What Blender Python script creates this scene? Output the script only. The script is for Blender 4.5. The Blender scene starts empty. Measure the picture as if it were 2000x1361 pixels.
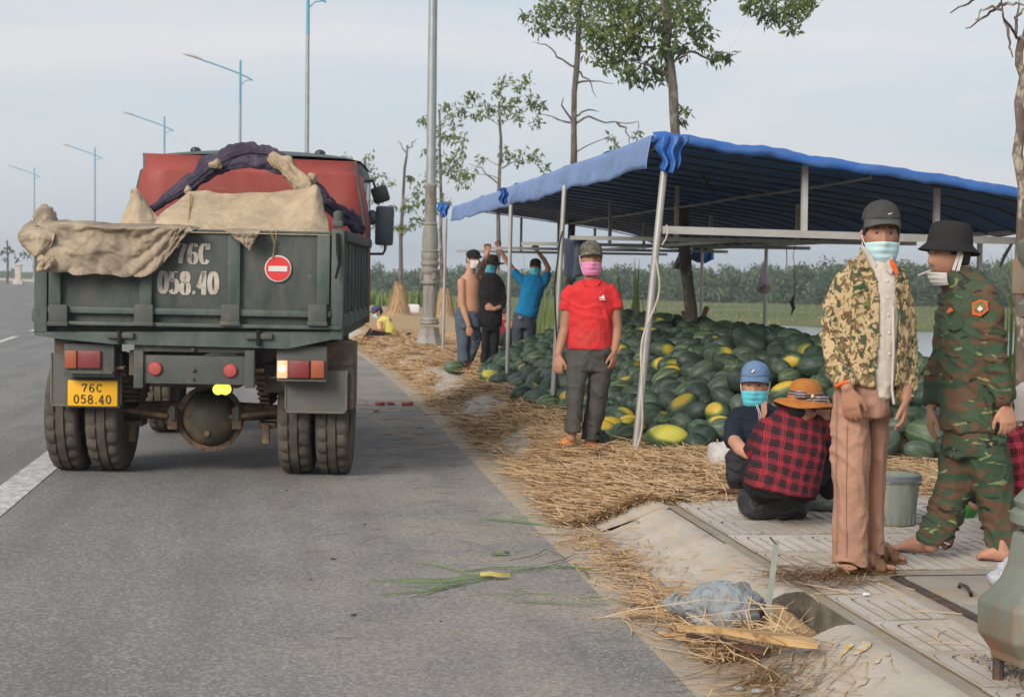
import bpy, bmesh, math, random
import numpy as np
from mathutils import Vector, Matrix, noise as mnoise
R_ = math.radians
random.seed(7)
rng = np.random.default_rng(11)
scn = bpy.context.scene
COL = scn.collection

# ---------------------------------------------------------------- camera (road runs along +Y, x to the right)
FPX, CAMH = 3100.0, 1.45
ROLL = math.atan(.014)
PITCH = math.atan((680.5 - 535) / FPX * math.cos(ROLL))
YAW = math.atan((1000 - 566) / FPX)
_f = np.array([math.sin(YAW) * math.cos(PITCH), math.cos(YAW) * math.cos(PITCH), -math.sin(PITCH)])
_r = np.array([math.cos(YAW), -math.sin(YAW), 0.0])
_u = np.cross(_r, _f)
CR = _r * math.cos(ROLL) + _u * math.sin(ROLL)
CU = -_r * math.sin(ROLL) + _u * math.cos(ROLL)
CF = _f
HF = np.array([math.sin(YAW), math.cos(YAW), 0.0])      # horizontal heading of the camera
HR = np.array([math.cos(YAW), -math.sin(YAW), 0.0])
CPOS = np.array([0, 0, CAMH])

cam = bpy.data.cameras.new('camera')
camo = bpy.data.objects.new('camera', cam)
COL.objects.link(camo)
m = Matrix((( CR[0], CU[0], -CF[0], 0), (CR[1], CU[1], -CF[1], 0), (CR[2], CU[2], -CF[2], CAMH), (0, 0, 0, 1)))
camo.matrix_world = m
cam.sensor_width = 36
cam.lens = FPX / 2000 * 36
cam.clip_start, cam.clip_end = .1, 6000
cam.dof.use_dof = True
cam.dof.focus_distance = 7.3
cam.dof.aperture_fstop = 8.0
scn.camera = camo

# ---------------------------------------------------------------- sky, sun, exposure
SUN_EL, SUN_AZ = R_(28), R_(-138)          # azimuth measured from +Y towards +X (low evening sun behind the camera, to the left)
w = bpy.data.worlds.new('World'); scn.world = w
w.use_nodes = True
N, L = w.node_tree.nodes, w.node_tree.links
N.clear()
out = N.new('ShaderNodeOutputWorld')
sky = N.new('ShaderNodeTexSky'); sky.sky_type = 'NISHITA'; sky.sun_disc = False
sky.sun_elevation = SUN_EL; sky.sun_rotation = SUN_AZ
sky.air_density = 1.0; sky.dust_density = 3.0; sky.ozone_density = 1.0
b1 = N.new('ShaderNodeBackground'); b1.inputs[1].default_value = .11
L.new(sky.outputs[0], b1.inputs[0])
tc = N.new('ShaderNodeTexCoord')
mp = N.new('ShaderNodeMapping'); mp.inputs['Scale'].default_value = (1.0, 1.0, 5.5)
L.new(tc.outputs['Generated'], mp.inputs[0])
nz = N.new('ShaderNodeTexNoise'); nz.inputs['Scale'].default_value = 2.2; nz.inputs['Detail'].default_value = 5; nz.inputs['Roughness'].default_value = .5
nz.inputs['Distortion'].default_value = .6
L.new(mp.outputs[0], nz.inputs[0])
cr = N.new('ShaderNodeValToRGB')
cr.color_ramp.elements[0].position = .36; cr.color_ramp.elements[0].color = (.62, .715, .80, 1)
cr.color_ramp.elements[1].position = .66; cr.color_ramp.elements[1].color = (.84, .82, .83, 1)
L.new(nz.outputs[0], cr.inputs[0])
b2 = N.new('ShaderNodeBackground'); b2.inputs[1].default_value = 1.0
L.new(cr.outputs[0], b2.inputs[0])
mx = N.new('ShaderNodeMixShader'); mx.inputs[0].default_value = .80
L.new(b1.outputs[0], mx.inputs[1]); L.new(b2.outputs[0], mx.inputs[2]); L.new(mx.outputs[0], out.inputs[0])

sd = bpy.data.lights.new('sun', 'SUN'); sd.energy = 3.2; sd.angle = R_(28); sd.color = (1, .93, .83)
so = bpy.data.objects.new('sun', sd); COL.objects.link(so)
sv = Vector((math.sin(SUN_AZ) * math.cos(SUN_EL), math.cos(SUN_AZ) * math.cos(SUN_EL), math.sin(SUN_EL)))
so.rotation_euler = sv.to_track_quat('Z', 'Y').to_euler(); so.location = (0, 0, 30)
scn.view_settings.view_transform = 'Standard'; scn.view_settings.look = 'None'
scn.view_settings.exposure = .08; scn.view_settings.gamma = 1; scn.view_settings.use_curve_mapping = False
scn.cycles.use_denoising = True
scn.cycles.max_bounces = 6; scn.cycles.diffuse_bounces = 3; scn.cycles.glossy_bounces = 3
scn.cycles.transmission_bounces = 4; scn.cycles.volume_bounces = 0; scn.cycles.transparent_max_bounces = 6
scn.cycles.caustics_reflective = False; scn.cycles.caustics_refractive = False

# ---------------------------------------------------------------- measuring: a pixel of the 2000 px photograph to a place
def ray(x, y):
    return (x - 1000) / FPX * CR - (y - 680.5) / FPX * CU + CF
def P(x, y, D):                       # the point at horizontal distance D along the camera heading
    d = ray(x, y)
    return Vector(CPOS + d * (D / (d @ HF)))
def G(x, y, z=0.0):                   # the point on the level z
    d = ray(x, y)
    return Vector(CPOS + d * ((z - CAMH) / d[2]))
def Dof(p):
    return float(np.array(p) @ HF)
def shift(Y):                         # the road bends to the left
    return -.00121 * max(0.0, Y - 15) ** 2

# ---------------------------------------------------------------- scene helpers
def tag(o, label=None, cat=None, group=None, kind=None):
    if label: o['label'] = label
    if cat: o['category'] = cat
    if group: o['group'] = group
    if kind: o['kind'] = kind
    return o
def thing(name, label, cat, loc=(0, 0, 0), group=None, rot=None):
    o = bpy.data.objects.new(name, None); COL.objects.link(o)
    o.location = loc; o.empty_display_size = .1
    if rot: o.rotation_euler = rot
    return tag(o, label, cat, group)
def link(name, me, mat=None, parent=None, loc=None):
    o = bpy.data.objects.new(name, me); COL.objects.link(o)
    if mat is not None:
        ms = mat if isinstance(mat, (list, tuple)) else [mat]
        if len(me.materials) == 0:
            for q in ms: me.materials.append(q)
    if parent is not None: o.parent = parent
    if loc is not None: o.location = loc
    return o
def frame(t, side):
    t = t.normalized()
    s = side - t * side.dot(t)
    if s.length < 1e-5:
        s = Vector((1, 0, 0)) - t * t.x
        if s.length < 1e-3: s = Vector((0, 1, 0))
    s.normalize()
    return s, t.cross(s)
class MB:
    """collects shapes for one mesh"""
    def __init__(s): s.v = []; s.f = []; s.mi = []
    def add(s, vs, fs, mi=0):
        b = len(s.v); s.v += [tuple(q) for q in vs]; s.f += [tuple(i + b for i in q) for q in fs]; s.mi += [mi] * len(fs); return s
    def box(s, c, d, rot=None, mi=0, taper=None):
        c = Vector(c); x, y, z = [q / 2 for q in d]
        tx, ty = taper or (1, 1)
        vs = [Vector(q) for q in ((-x, -y, -z), (x, -y, -z), (x, y, -z), (-x, y, -z), (-x * tx, -y * ty, z), (x * tx, -y * ty, z), (x * tx, y * ty, z), (-x * tx, y * ty, z))]
        if rot is not None: vs = [rot @ q for q in vs]
        return s.add([q + c for q in vs], [(3, 2, 1, 0), (4, 5, 6, 7), (0, 1, 5, 4), (1, 2, 6, 5), (2, 3, 7, 6), (3, 0, 4, 7)], mi)
    def bbox(s, c, d, bv=.01, rot=None, mi=0):      # box with cut edges
        c = Vector(c); bm = bmesh.new()
        bmesh.ops.create_cube(bm, size=1)
        for q in bm.verts: q.co = Vector((q.co.x * d[0], q.co.y * d[1], q.co.z * d[2]))
        bmesh.ops.bevel(bm, geom=bm.edges[:], offset=min(bv, min(d) * .45), segments=2, affect='EDGES', profile=.6)
        bm.verts.index_update()
        vs = [(rot @ q.co if rot is not None else q.co) + c for q in bm.verts]
        fs = [[q.index for q in f.verts] for f in bm.faces]; bm.free()
        return s.add(vs, fs, mi)
    def tube(s, pts, ra, rb=None, side=Vector((1, 0, 0)), n=10, cap=True, mi=0, capk=.8):
        pts = [Vector(p) for p in pts]; k = len(pts)
        if not isinstance(ra, (list, tuple)): ra = [ra] * k
        if rb is None: rb = ra
        if not isinstance(rb, (list, tuple)): rb = [rb] * k
        rings = []
        side = Vector(side); last = None
        for i in range(k):
            t = (pts[min(i + 1, k - 1)] - pts[max(i - 1, 0)])
            if t.length < 1e-7: t = Vector((0, 0, 1))
            sd_, up = frame(t, side)
            if last is not None and sd_.dot(last) < 0: sd_ = -sd_; up = -up
            last = sd_
            rings.append((pts[i], sd_, up, ra[i], rb[i], t.normalized()))
        full = []
        if cap:
            p, a, b, x, y, t = rings[0]
            for an in (75, 45, 20):
                q = R_(an); full.append((p - t * (min(x, y) * capk * math.sin(q)), a, b, x * math.cos(q), y * math.cos(q)))
        full += [q[:5] for q in rings]
        if cap:
            p, a, b, x, y, t = rings[-1]
            for an in (20, 45, 75):
                q = R_(an); full.append((p + t * (min(x, y) * capk * math.sin(q)), a, b, x * math.cos(q), y * math.cos(q)))
        vs, fs = [], []
        for p, a, b, x, y in full:
            for j in range(n):
                an = 2 * math.pi * j / n
                vs.append(p + a * (x * math.cos(an)) + b * (y * math.sin(an)))
        for i in range(len(full) - 1):
            for j in range(n):
                j2 = (j + 1) % n
                fs.append((i * n + j, i * n + j2, (i + 1) * n + j2, (i + 1) * n + j))
        fs.append(tuple(reversed(range(n)))); fs.append(tuple(range((len(full) - 1) * n, len(full) * n)))
        return s.add(vs, fs, mi)
    def bar(s, a, b, w, h=None, side=Vector((1, 0, 0)), mi=0):        # square bar between two points
        a, b = Vector(a), Vector(b); h = h or w
        sd_, up = frame(b - a, Vector(side))
        vs = []
        for p in (a, b):
            for i, j in ((-1, -1), (1, -1), (1, 1), (-1, 1)): vs.append(p + sd_ * (i * w / 2) + up * (j * h / 2))
        return s.add(vs, [(3, 2, 1, 0), (4, 5, 6, 7), (0, 1, 5, 4), (1, 2, 6, 5), (2, 3, 7, 6), (3, 0, 4, 7)], mi)
    def lathe(s, prof, n=24, c=(0, 0, 0), axis='z', mi=0, close=True):
        c = Vector(c); vs = []; fs = []; k = len(prof)
        for r, z in prof:
            for j in range(n):
                a = 2 * math.pi * j / n
                q = (r * math.cos(a), r * math.sin(a), z)
                if axis == 'x': q = (z, q[0], q[1])
                if axis == 'y': q = (q[1], z, q[0])
                vs.append(c + Vector(q))
        for i in range(k - 1):
            for j in range(n):
                j2 = (j + 1) % n
                fs.append((i * n + j, i * n + j2, (i + 1) * n + j2, (i + 1) * n + j))
        if close:
            fs.append(tuple(reversed(range(n)))); fs.append(tuple(range((k - 1) * n, k * n)))
        return s.add(vs, fs, mi)
    def ball(s, c, r, n=12, m=8, rot=None, mi=0):
        if not isinstance(r, (list, tuple)): r = (r, r, r)
        c = Vector(c); vs = [Vector((0, 0, -r[2]))]; fs = []
        for i in range(1, m):
            a = -math.pi / 2 + math.pi * i / m
            for j in range(n):
                b = 2 * math.pi * j / n
                vs.append(Vector((r[0] * math.cos(a) * math.cos(b), r[1] * math.cos(a) * math.sin(b), r[2] * math.sin(a))))
        vs.append(Vector((0, 0, r[2]))); e = len(vs) - 1
        for j in range(n):
            j2 = (j + 1) % n
            fs.append((0, 1 + j2, 1 + j)); fs.append((e, 1 + (m - 2) * n + j, 1 + (m - 2) * n + j2))
            for i in range(m - 2): fs.append((1 + i * n + j, 1 + i * n + j2, 1 + (i + 1) * n + j2, 1 + (i + 1) * n + j))
        if rot is not None: vs = [rot @ q for q in vs]
        return s.add([q + c for q in vs], fs, mi)
    def grid(s, fn, nu, nv, mi=0):
        vs = [fn(i / nu, j / nv) for j in range(nv + 1) for i in range(nu + 1)]
        fs = [(j * (nu + 1) + i, j * (nu + 1) + i + 1, (j + 1) * (nu + 1) + i + 1, (j + 1) * (nu + 1) + i) for j in range(nv) for i in range(nu)]
        return s.add(vs, fs, mi)
    def mesh(s, name, origin=None, smooth=True, fix=True):
        me = bpy.data.meshes.new(name)
        v = s.v
        if origin is not None: o = Vector(origin); v = [Vector(q) - o for q in v]
        me.from_pydata([tuple(q) for q in v], [], s.f)
        if fix and len(s.f) < 60000:
            bm = bmesh.new(); bm.from_mesh(me); bmesh.ops.recalc_face_normals(bm, faces=bm.faces[:]); bm.to_mesh(me); bm.free()
        if any(s.mi): me.polygons.foreach_set('material_index', s.mi)
        if smooth:
            me.polygons.foreach_set('use_smooth', [True] * len(me.polygons))
            if smooth == 'auto': me.set_sharp_from_angle(angle=R_(35))
        me.update()
        return me
    def build(s, name, mat, parent=None, origin=None, smooth='auto', loc=None, fix=True):
        return link(name, s.mesh(name, origin, smooth, fix), mat, parent, loc)
def solidify(o, th, off=0):
    md = o.modifiers.new('thickness', 'SOLIDIFY'); md.thickness = th; md.offset = off; return o
def subsurf(o, k=1):
    md = o.modifiers.new('smooth', 'SUBSURF'); md.levels = k; md.render_levels = k; return o
def fastmesh(name, V, F, smooth=False):          # numpy arrays, all faces with the same count of corners
    me = bpy.data.meshes.new(name)
    nF, k = F.shape
    me.vertices.add(len(V)); me.vertices.foreach_set('co', np.ascontiguousarray(V, dtype=np.float32).ravel())
    me.loops.add(nF * k); me.loops.foreach_set('vertex_index', np.ascontiguousarray(F, dtype=np.int32).ravel())
    me.polygons.add(nF); me.polygons.foreach_set('loop_start', np.arange(0, nF * k, k, dtype=np.int32))
    try: me.polygons.foreach_set('loop_total', np.full(nF, k, dtype=np.int32))
    except Exception: pass
    if smooth: me.polygons.foreach_set('use_smooth', np.ones(nF, dtype=bool))
    me.update(calc_edges=True)
    return me

# ---------------------------------------------------------------- materials
def s2l(c):
    return tuple((q / 255 / 12.92 if q / 255 <= .04045 else ((q / 255 + .055) / 1.055) ** 2.4) for q in c)
def newmat(name):
    mt = bpy.data.materials.new(name); mt.use_nodes = True
    n, l = mt.node_tree.nodes, mt.node_tree.links
    return mt, n, l, n['Principled BSDF']
def rgba(c): return (c[0], c[1], c[2], 1)
def nz_(n, l, vec, scale, detail=4, rough=.55, dist=0.0):
    q = n.new('ShaderNodeTexNoise'); q.inputs['Scale'].default_value = scale; q.inputs['Detail'].default_value = detail
    q.inputs['Roughness'].default_value = rough; q.inputs['Distortion'].default_value = dist
    if vec is not None: l.new(vec, q.inputs['Vector'])
    return q.outputs[0]
def ramp(n, l, fac, lo, hi, c0=(0, 0, 0), c1=(1, 1, 1)):
    q = n.new('ShaderNodeValToRGB'); e = q.color_ramp.elements
    e[0].position = lo; e[0].color = rgba(c0); e[1].position = hi; e[1].color = rgba(c1)
    l.new(fac, q.inputs[0]); return q.outputs[0]
def mixc(n, l, fac, a, b):
    q = n.new('ShaderNodeMix'); q.data_type = 'RGBA'
    if hasattr(fac, 'node'): l.new(fac, q.inputs[0])
    else: q.inputs[0].default_value = fac
    for i, c in ((6, a), (7, b)):
        if hasattr(c, 'node'): l.new(c, q.inputs[i])
        else: q.inputs[i].default_value = rgba(c)
    return q.outputs[2]
def mathn(n, l, op, a, b=None, c=None):
    q = n.new('ShaderNodeMath'); q.operation = op
    for i, x in enumerate((a, b, c)):
        if x is None: continue
        if hasattr(x, 'node'): l.new(x, q.inputs[i])
        else: q.inputs[i].default_value = x
    return q.outputs[0]
def coords(n, l, kind='Object', scale=(1, 1, 1), loc=(0, 0, 0), rot=(0, 0, 0)):
    t = n.new('ShaderNodeTexCoord'); mpp = n.new('ShaderNodeMapping')
    mpp.inputs['Scale'].default_value = scale; mpp.inputs['Location'].default_value = loc; mpp.inputs['Rotation'].default_value = rot
    l.new(t.outputs[kind], mpp.inputs[0]); return mpp.outputs[0]
def bump(n, l, bs, h, strength=.3, dist=.01):
    q = n.new('ShaderNodeBump'); q.inputs['Strength'].default_value = strength; q.inputs['Distance'].default_value = dist
    l.new(h, q.inputs['Height']); l.new(q.outputs[0], bs.inputs['Normal']); return q
def pm(name, c1, c2=None, scale=6, rough=.75, bmp=0, bscale=60, metal=0, c3=None, s3=9, t3=(.55, .65), stretch=(1, 1, 1), spec=.35, bdist=.004, detail=4):
    """two tone painted, woven or cast surface with an optional third tone in patches (dirt, rust, wear)"""
    mt, n, l, b = newmat(name)
    v = coords(n, l, 'Object', stretch)
    c2 = c2 or tuple(q * .75 for q in c1)
    col = mixc(n, l, ramp(n, l, nz_(n, l, v, scale, detail), .35, .65), c1, c2)
    if c3:
        col = mixc(n, l, ramp(n, l, nz_(n, l, v, s3, 6, .65), t3[0], t3[1]), col, c3)
    l.new(col, b.inputs['Base Color'])
    b.inputs['Roughness'].default_value = rough; b.inputs['Metallic'].default_value = metal
    b.inputs['Specular IOR Level'].default_value = spec
    if bmp: bump(n, l, b, nz_(n, l, v, bscale, 5), bmp, bdist)
    return mt
# ================================================================ SETTING
# ---- ground materials
def asphalt_mat():
    mt, n, l, b = newmat('asphalt')
    v = coords(n, l)
    big = nz_(n, l, v, .55, 5, .6)
    col = mixc(n, l, ramp(n, l, big, .35, .7), (.165, .160, .158), (.215, .205, .197))
    vo = n.new('ShaderNodeTexVoronoi'); vo.inputs['Scale'].default_value = 85; l.new(v, vo.inputs['Vector'])
    sp = n.new('ShaderNodeSeparateColor'); l.new(vo.outputs['Color'], sp.inputs[0])
    chip = ramp(n, l, sp.outputs[0], .62, .8)
    col = mixc(n, l, mathn(n, l, 'MULTIPLY', chip, .5), col, (.40, .38, .35))
    dark = ramp(n, l, sp.outputs[1], .70, .85)
    col = mixc(n, l, mathn(n, l, 'MULTIPLY', dark, .35), col, (.07, .07, .073))
    st = coords(n, l, 'Object', (3.2, .35, 1))
    tr = ramp(n, l, nz_(n, l, st, 1.0, 4, .55), .46, .72)
    col = mixc(n, l, mathn(n, l, 'MULTIPLY', tr, .45), col, (.10, .099, .102))
    oil = ramp(n, l, nz_(n, l, coords(n, l, 'Object', (1.4, .5, 1), (3, 7, 0)), 1.1, 5, .6), .60, .74)
    col = mixc(n, l, mathn(n, l, 'MULTIPLY', oil, .4), col, (.085, .083, .082))
    # sandy dust blown along the gutter
    sx = n.new('ShaderNodeSeparateXYZ'); l.new(v, sx.inputs[0])
    edge = n.new('ShaderNodeMapRange'); edge.inputs[1].default_value = -1.0; edge.inputs[2].default_value = 1.35; l.new(sx.outputs[0], edge.inputs[0])
    d = mathn(n, l, 'MULTIPLY', mathn(n, l, 'POWER', edge.outputs[0], 1.5), ramp(n, l, nz_(n, l, v, 1.3, 6, .62), .34, .62))
    fine = ramp(n, l, nz_(n, l, v, 38, 4, .7), .35, .6)
    col = mixc(n, l, mathn(n, l, 'MULTIPLY', mathn(n, l, 'MULTIPLY', d, fine), .95), col, (.42, .345, .265))
    l.new(col, b.inputs['Base Color']); b.inputs['Roughness'].default_value = .85; b.inputs['Specular IOR Level'].default_value = .3
    h = mathn(n, l, 'ADD', sp.outputs[0], nz_(n, l, v, 130, 3))
    bump(n, l, b, h, .55, .006)
    return mt
def concrete_mat(name, base, dirt, dirt_t=(.46, .62), sc=3.0):
    mt, n, l, b = newmat(name)
    v = coords(n, l)
    col = mixc(n, l, ramp(n, l, nz_(n, l, v, sc, 6, .65), .3, .7), base, tuple(q * .72 for q in base))
    col = mixc(n, l, ramp(n, l, nz_(n, l, v, sc * 1.7, 7, .7, .8), *dirt_t), col, dirt)
    st = coords(n, l, 'Object', (6, 1.2, 6), rot=(0, 0, .5))
    col = mixc(n, l, mathn(n, l, 'MULTIPLY', ramp(n, l, nz_(n, l, st, 2.2, 5, .6), .5, .75), .5), col, tuple(q * .6 for q in base))
    col = mixc(n, l, mathn(n, l, 'MULTIPLY', ramp(n, l, nz_(n, l, v, 90, 3), .5, .8), .35), col, tuple(q * .55 for q in base))
    l.new(col, b.inputs['Base Color']); b.inputs['Roughness'].default_value = .9; b.inputs['Specular IOR Level'].default_value = .25
    bump(n, l, b, mathn(n, l, 'ADD', nz_(n, l, v, 60, 6, .7), nz_(n, l, v, 9, 5, .6)), .5, .008)
    return mt
M = {}
M['asphalt'] = asphalt_mat()
M['gutter'] = concrete_mat('gutter_concrete', (.43, .375, .315), (.46, .34, .215), (.42, .60), 2.2)
M['kerb'] = concrete_mat('kerb_concrete', (.50, .445, .38), (.47, .36, .24), (.50, .70), 2.6)
M['dirtconc'] = concrete_mat('dirty_concrete', (.38, .335, .285), (.32, .25, .175), (.42, .62), 3)
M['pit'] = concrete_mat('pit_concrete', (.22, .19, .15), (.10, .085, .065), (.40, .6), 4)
def road_paint():
    mt, n, l, b = newmat('road_paint'); v = coords(n, l)
    wear = ramp(n, l, nz_(n, l, v, 16, 6, .75), .40, .60)
    col = mixc(n, l, mathn(n, l, 'MULTIPLY', wear, .75), (.62, .60, .58), (.22, .21, .21))
    l.new(col, b.inputs['Base Color']); b.inputs['Roughness'].default_value = .8
    bump(n, l, b, nz_(n, l, v, 120, 4), .4, .004); return mt
M['paint'] = road_paint()
def tile_mat():
    mt, n, l, b = newmat('paver'); v = coords(n, l)
    oi = n.new('ShaderNodeObjectInfo')
    t = n.new('ShaderNodeTexCoord'); ad = n.new('ShaderNodeVectorMath'); ad.operation = 'ADD'
    l.new(t.outputs['Object'], ad.inputs[0]); l.new(oi.outputs['Location'], ad.inputs[1]); v = ad.outputs[0]
    col = mixc(n, l, oi.outputs['Random'], (.46, .42, .38), (.55, .505, .46))
    col = mixc(n, l, mathn(n, l, 'MULTIPLY', ramp(n, l, nz_(n, l, v, 3.0, 6, .7), .45, .68), .75), col, (.36, .27, .18))
    col = mixc(n, l, mathn(n, l, 'MULTIPLY', ramp(n, l, nz_(n, l, v, 80, 4, .7), .45, .8), .4), col, (.22, .2, .18))
    sx = n.new('ShaderNodeSeparateXYZ'); l.new(t.outputs['Object'], sx.inputs[0])
    groove = n.new('ShaderNodeMapRange'); groove.inputs[1].default_value = -.006; groove.inputs[2].default_value = -.001
    l.new(sx.outputs[2], groove.inputs[0])
    col = mixc(n, l, groove.outputs[0], (.29, .23, .165), col)        # earth packed in the joints
    l.new(col, b.inputs['Base Color']); b.inputs['Roughness'].default_value = .9; b.inputs['Specular IOR Level'].default_value = .25
    bump(n, l, b, nz_(n, l, v, 110, 5, .7), .45, .005); return mt
M['tile'] = tile_mat()
def straw_mat(name, a, b_, c_):
    mt, n, l, b = newmat(name)
    g = n.new('ShaderNodeNewGeometry'); v = coords(n, l)
    col = mixc(n, l, g.outputs['Random Per Island'], a, b_)
    col = mixc(n, l, ramp(n, l, nz_(n, l, v, 1.1, 4), .42, .66), col, c_)
    l.new(col, b.inputs['Base Color']); b.inputs['Roughness'].default_value = .75; b.inputs['Specular IOR Level'].default_value = .25
    return mt
M['straw'] = straw_mat('straw', (.54, .355, .19), (.34, .215, .115), (.44, .285, .15))
M['straw_pale'] = straw_mat('pale_straw', (.62, .44, .26), (.45, .305, .17), (.53, .37, .205))
def straw_bed_mat():
    mt, n, l, b = newmat('straw_bed'); v = coords(n, l)
    col = mixc(n, l, ramp(n, l, nz_(n, l, v, 5, 7, .75), .32, .66), (.45, .30, .165), (.31, .21, .12))
    v2 = coords(n, l, 'Object', (30, 90, 30), rot=(0, 0, .5))
    v3 = coords(n, l, 'Object', (90, 26, 30), rot=(0, 0, .2))
    s = mathn(n, l, 'MAXIMUM', nz_(n, l, v2, 1, 3, .6, .4), nz_(n, l, v3, 1, 3, .6, .4))
    col = mixc(n, l, ramp(n, l, s, .50, .72), col, (.55, .385, .21))
    col = mixc(n, l, mathn(n, l, 'MULTIPLY', ramp(n, l, nz_(n, l, v, 1.6, 5, .6), .52, .7), .6), col, (.36, .30, .23))
    l.new(col, b.inputs['Base Color']); b.inputs['Roughness'].default_value = .9; b.inputs['Specular IOR Level'].default_value = .15
    bump(n, l, b, s, .9, .02); return mt
M['straw_bed'] = straw_bed_mat()
def field_mat():
    mt, n, l, b = newmat('field_grass'); v = coords(n, l, 'Object', (1, .55, 1))
    a = nz_(n, l, v, .09, 6, .6); c = nz_(n, l, v, 1.7, 6, .7)
    col = mixc(n, l, ramp(n, l, a, .36, .62), (.105, .135, .040), (.175, .165, .070))
    col = mixc(n, l, mathn(n, l, 'MULTIPLY', ramp(n, l, c, .4, .7), .7), col, (.07, .105, .032))
    col = mixc(n, l, ramp(n, l, nz_(n, l, v, .045, 5, .6), .56, .70), col, (.22, .165, .10))
    l.new(col, b.inputs['Base Color']); b.inputs['Roughness'].default_value = .95; b.inputs['Specular IOR Level'].default_value = .1
    bump(n, l, b, c, .8, .25); return mt
M['field'] = field_mat()
def leaf_mat(name, a, b_, trans=.25, c=None):
    mt, n, l, b = newmat(name)
    g = n.new('ShaderNodeNewGeometry'); v = coords(n, l)
    col = mixc(n, l, g.outputs['Random Per Island'], a, b_)
    if c: col = mixc(n, l, ramp(n, l, nz_(n, l, v, .9, 3), .5, .72), col, c)
    l.new(col, b.inputs['Base Color']); b.inputs['Roughness'].default_value = .5; b.inputs['Specular IOR Level'].default_value = .3
    tr = n.new('ShaderNodeBsdfTranslucent'); l.new(col, tr.inputs[0])
    mxs = n.new('ShaderNodeMixShader'); mxs.inputs[0].default_value = trans
    l.new(b.outputs[0], mxs.inputs[1]); l.new(tr.outputs[0], mxs.inputs[2])
    l.new(mxs.outputs[0], n['Material Output'].inputs[0]); return mt
M['leaf'] = leaf_mat('broad_leaf', (.12, .18, .055), (.20, .245, .08), .45, (.28, .30, .09))
M['leaf_far'] = leaf_mat('far_leaf', (.06, .105, .045), (.115, .155, .065), .2)
M['blade'] = leaf_mat('grass_blade', (.15, .215, .07), (.23, .28, .10), .35)
M['cutgrass'] = leaf_mat('cut_grass', (.07, .15, .05), (.16, .24, .075), .2)
M['bark'] = pm('bark', (.135, .11, .085), (.085, .07, .055), 9, .9, .8, 22, c3=(.24, .215, .18), s3=5, t3=(.52, .62), bdist=.02, stretch=(1, 1, .5))
M['bark_pale'] = pm('peeling_bark', (.17, .12, .095), (.10, .075, .065), 7, .9, .8, 20, c3=(.38, .34, .27), s3=6, t3=(.52, .6), bdist=.02, stretch=(1, 1, .6))

# ---- ribbons along the road
YS = [-12, -4, 0, 3, 5, 7, 9, 11, 13, 15, 18, 21, 24, 27, 30, 34, 38, 43, 48, 54, 60, 67, 74, 82, 90, 100, 110, 120, 132, 145, 160, 180, 200, 230]
def ribbon(name, prof, mat, ys=None, kind='structure', wob=0.0, parent=None, capends=False):
    ys = ys or YS; mb = MB(); k = len(prof)
    vs = []
    for Y in ys:
        for i, (x, z) in enumerate(prof):
            vs.append((x + shift(Y) + (wob * (mnoise.noise(Vector((x * 3, Y * 1.3, 0)))) if 0 < i < k - 1 or wob < 0 else 0), Y, z + (abs(wob) * .3 * mnoise.noise(Vector((x * 5, Y * 2.1, 3))) if wob else 0)))
    fs = [(j * k + i, j * k + i + 1, (j + 1) * k + i + 1, (j + 1) * k + i) for j in range(len(ys) - 1) for i in range(k - 1)]
    mb.add(vs, fs)
    if capends:
        mb.add([vs[i] for i in range(k)], [tuple(range(k))]); mb.add([vs[-k + i] for i in range(k)], [tuple(range(k))])
    o = mb.build(name, mat, parent, fix=False)
    return tag(o, kind=kind) if kind else o
def dense(a, b, d):
    n_ = max(1, int((b - a) / d)); return [a + (b - a) * i / n_ for i in range(n_ + 1)]
road = ribbon('road', [(-9.2, 0.0), (-4, .03), (1.40, 0.0)], M['asphalt'])
PIT0, PIT1 = 5.74, 6.36
def split_ribbon(name, prof, mat, wob=0):
    near = [y for y in dense(-4, PIT0, .12)]; far = dense(PIT1, 30, .12) + [y for y in YS if y > 30]
    a = ribbon(name, prof, mat, near, wob=wob, capends=True); b = ribbon(name, prof, mat, far, wob=wob, capends=True)
    return a, b
ribbon('gutter', [(1.40, -.001), (1.56, -.004)], M['gutter'], dense(-4, 30, .5) + [y for y in YS if y > 30])
split_ribbon('gutter', [(1.56, -.004), (1.66, -.002), (1.745, .006)], M['gutter'])
KPR = [(1.745, .006), (1.80, .022), (1.90, .062), (2.00, .108), (2.06, .134), (2.11, .140), (2.14, .137)]
kerb = ribbon('kerb', KPR, M['kerb'], [y for y in YS if y >= 30])
ribbon('kerb_bed', [(1.75, -.03), (1.76, -.012), (2.0, .075), (2.10, .115), (2.14, .12)], M['dirtconc'], dense(-4, PIT0, 1), wob=0); ribbon('kerb_bed', [(1.75, -.03), (1.76, -.012), (2.0, .075), (2.10, .115), (2.14, .12)], M['dirtconc'], dense(PIT1, 30, 1), wob=0)
for e0, e1 in ((-4, PIT0), (PIT1, 30)):
    k = round((e1 - e0) / 1.17)
    for i in range(k):
        dz = rng.normal(0, .003); q0, q1 = e0 + (e1 - e0) * i / k + (.006 if i else 0), e0 + (e1 - e0) * (i + 1) / k - (.006 if i < k - 1 else 0)
        ribbon('kerb_stone', [(x, z + dz) for x, z in KPR], M['kerb'], dense(q0, q1, .12), None, .004, kerb, True)
ribbon('kerb_border', [(2.14, .1365), (2.17, .133), (2.205, .131)], M['dirtconc'], dense(-4, 30, .15) + [y for y in YS if y > 30], wob=.008)
pav = ribbon('pavement', [(2.205, .128), (4.6, .128), (7.0, .128)], M['dirtconc'], dense(-4, 30, 1) + [y for y in YS if y > 30])
ribbon('road_marking', [(-1.87, .0225), (-1.64, .0213)], M['paint'])
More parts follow.
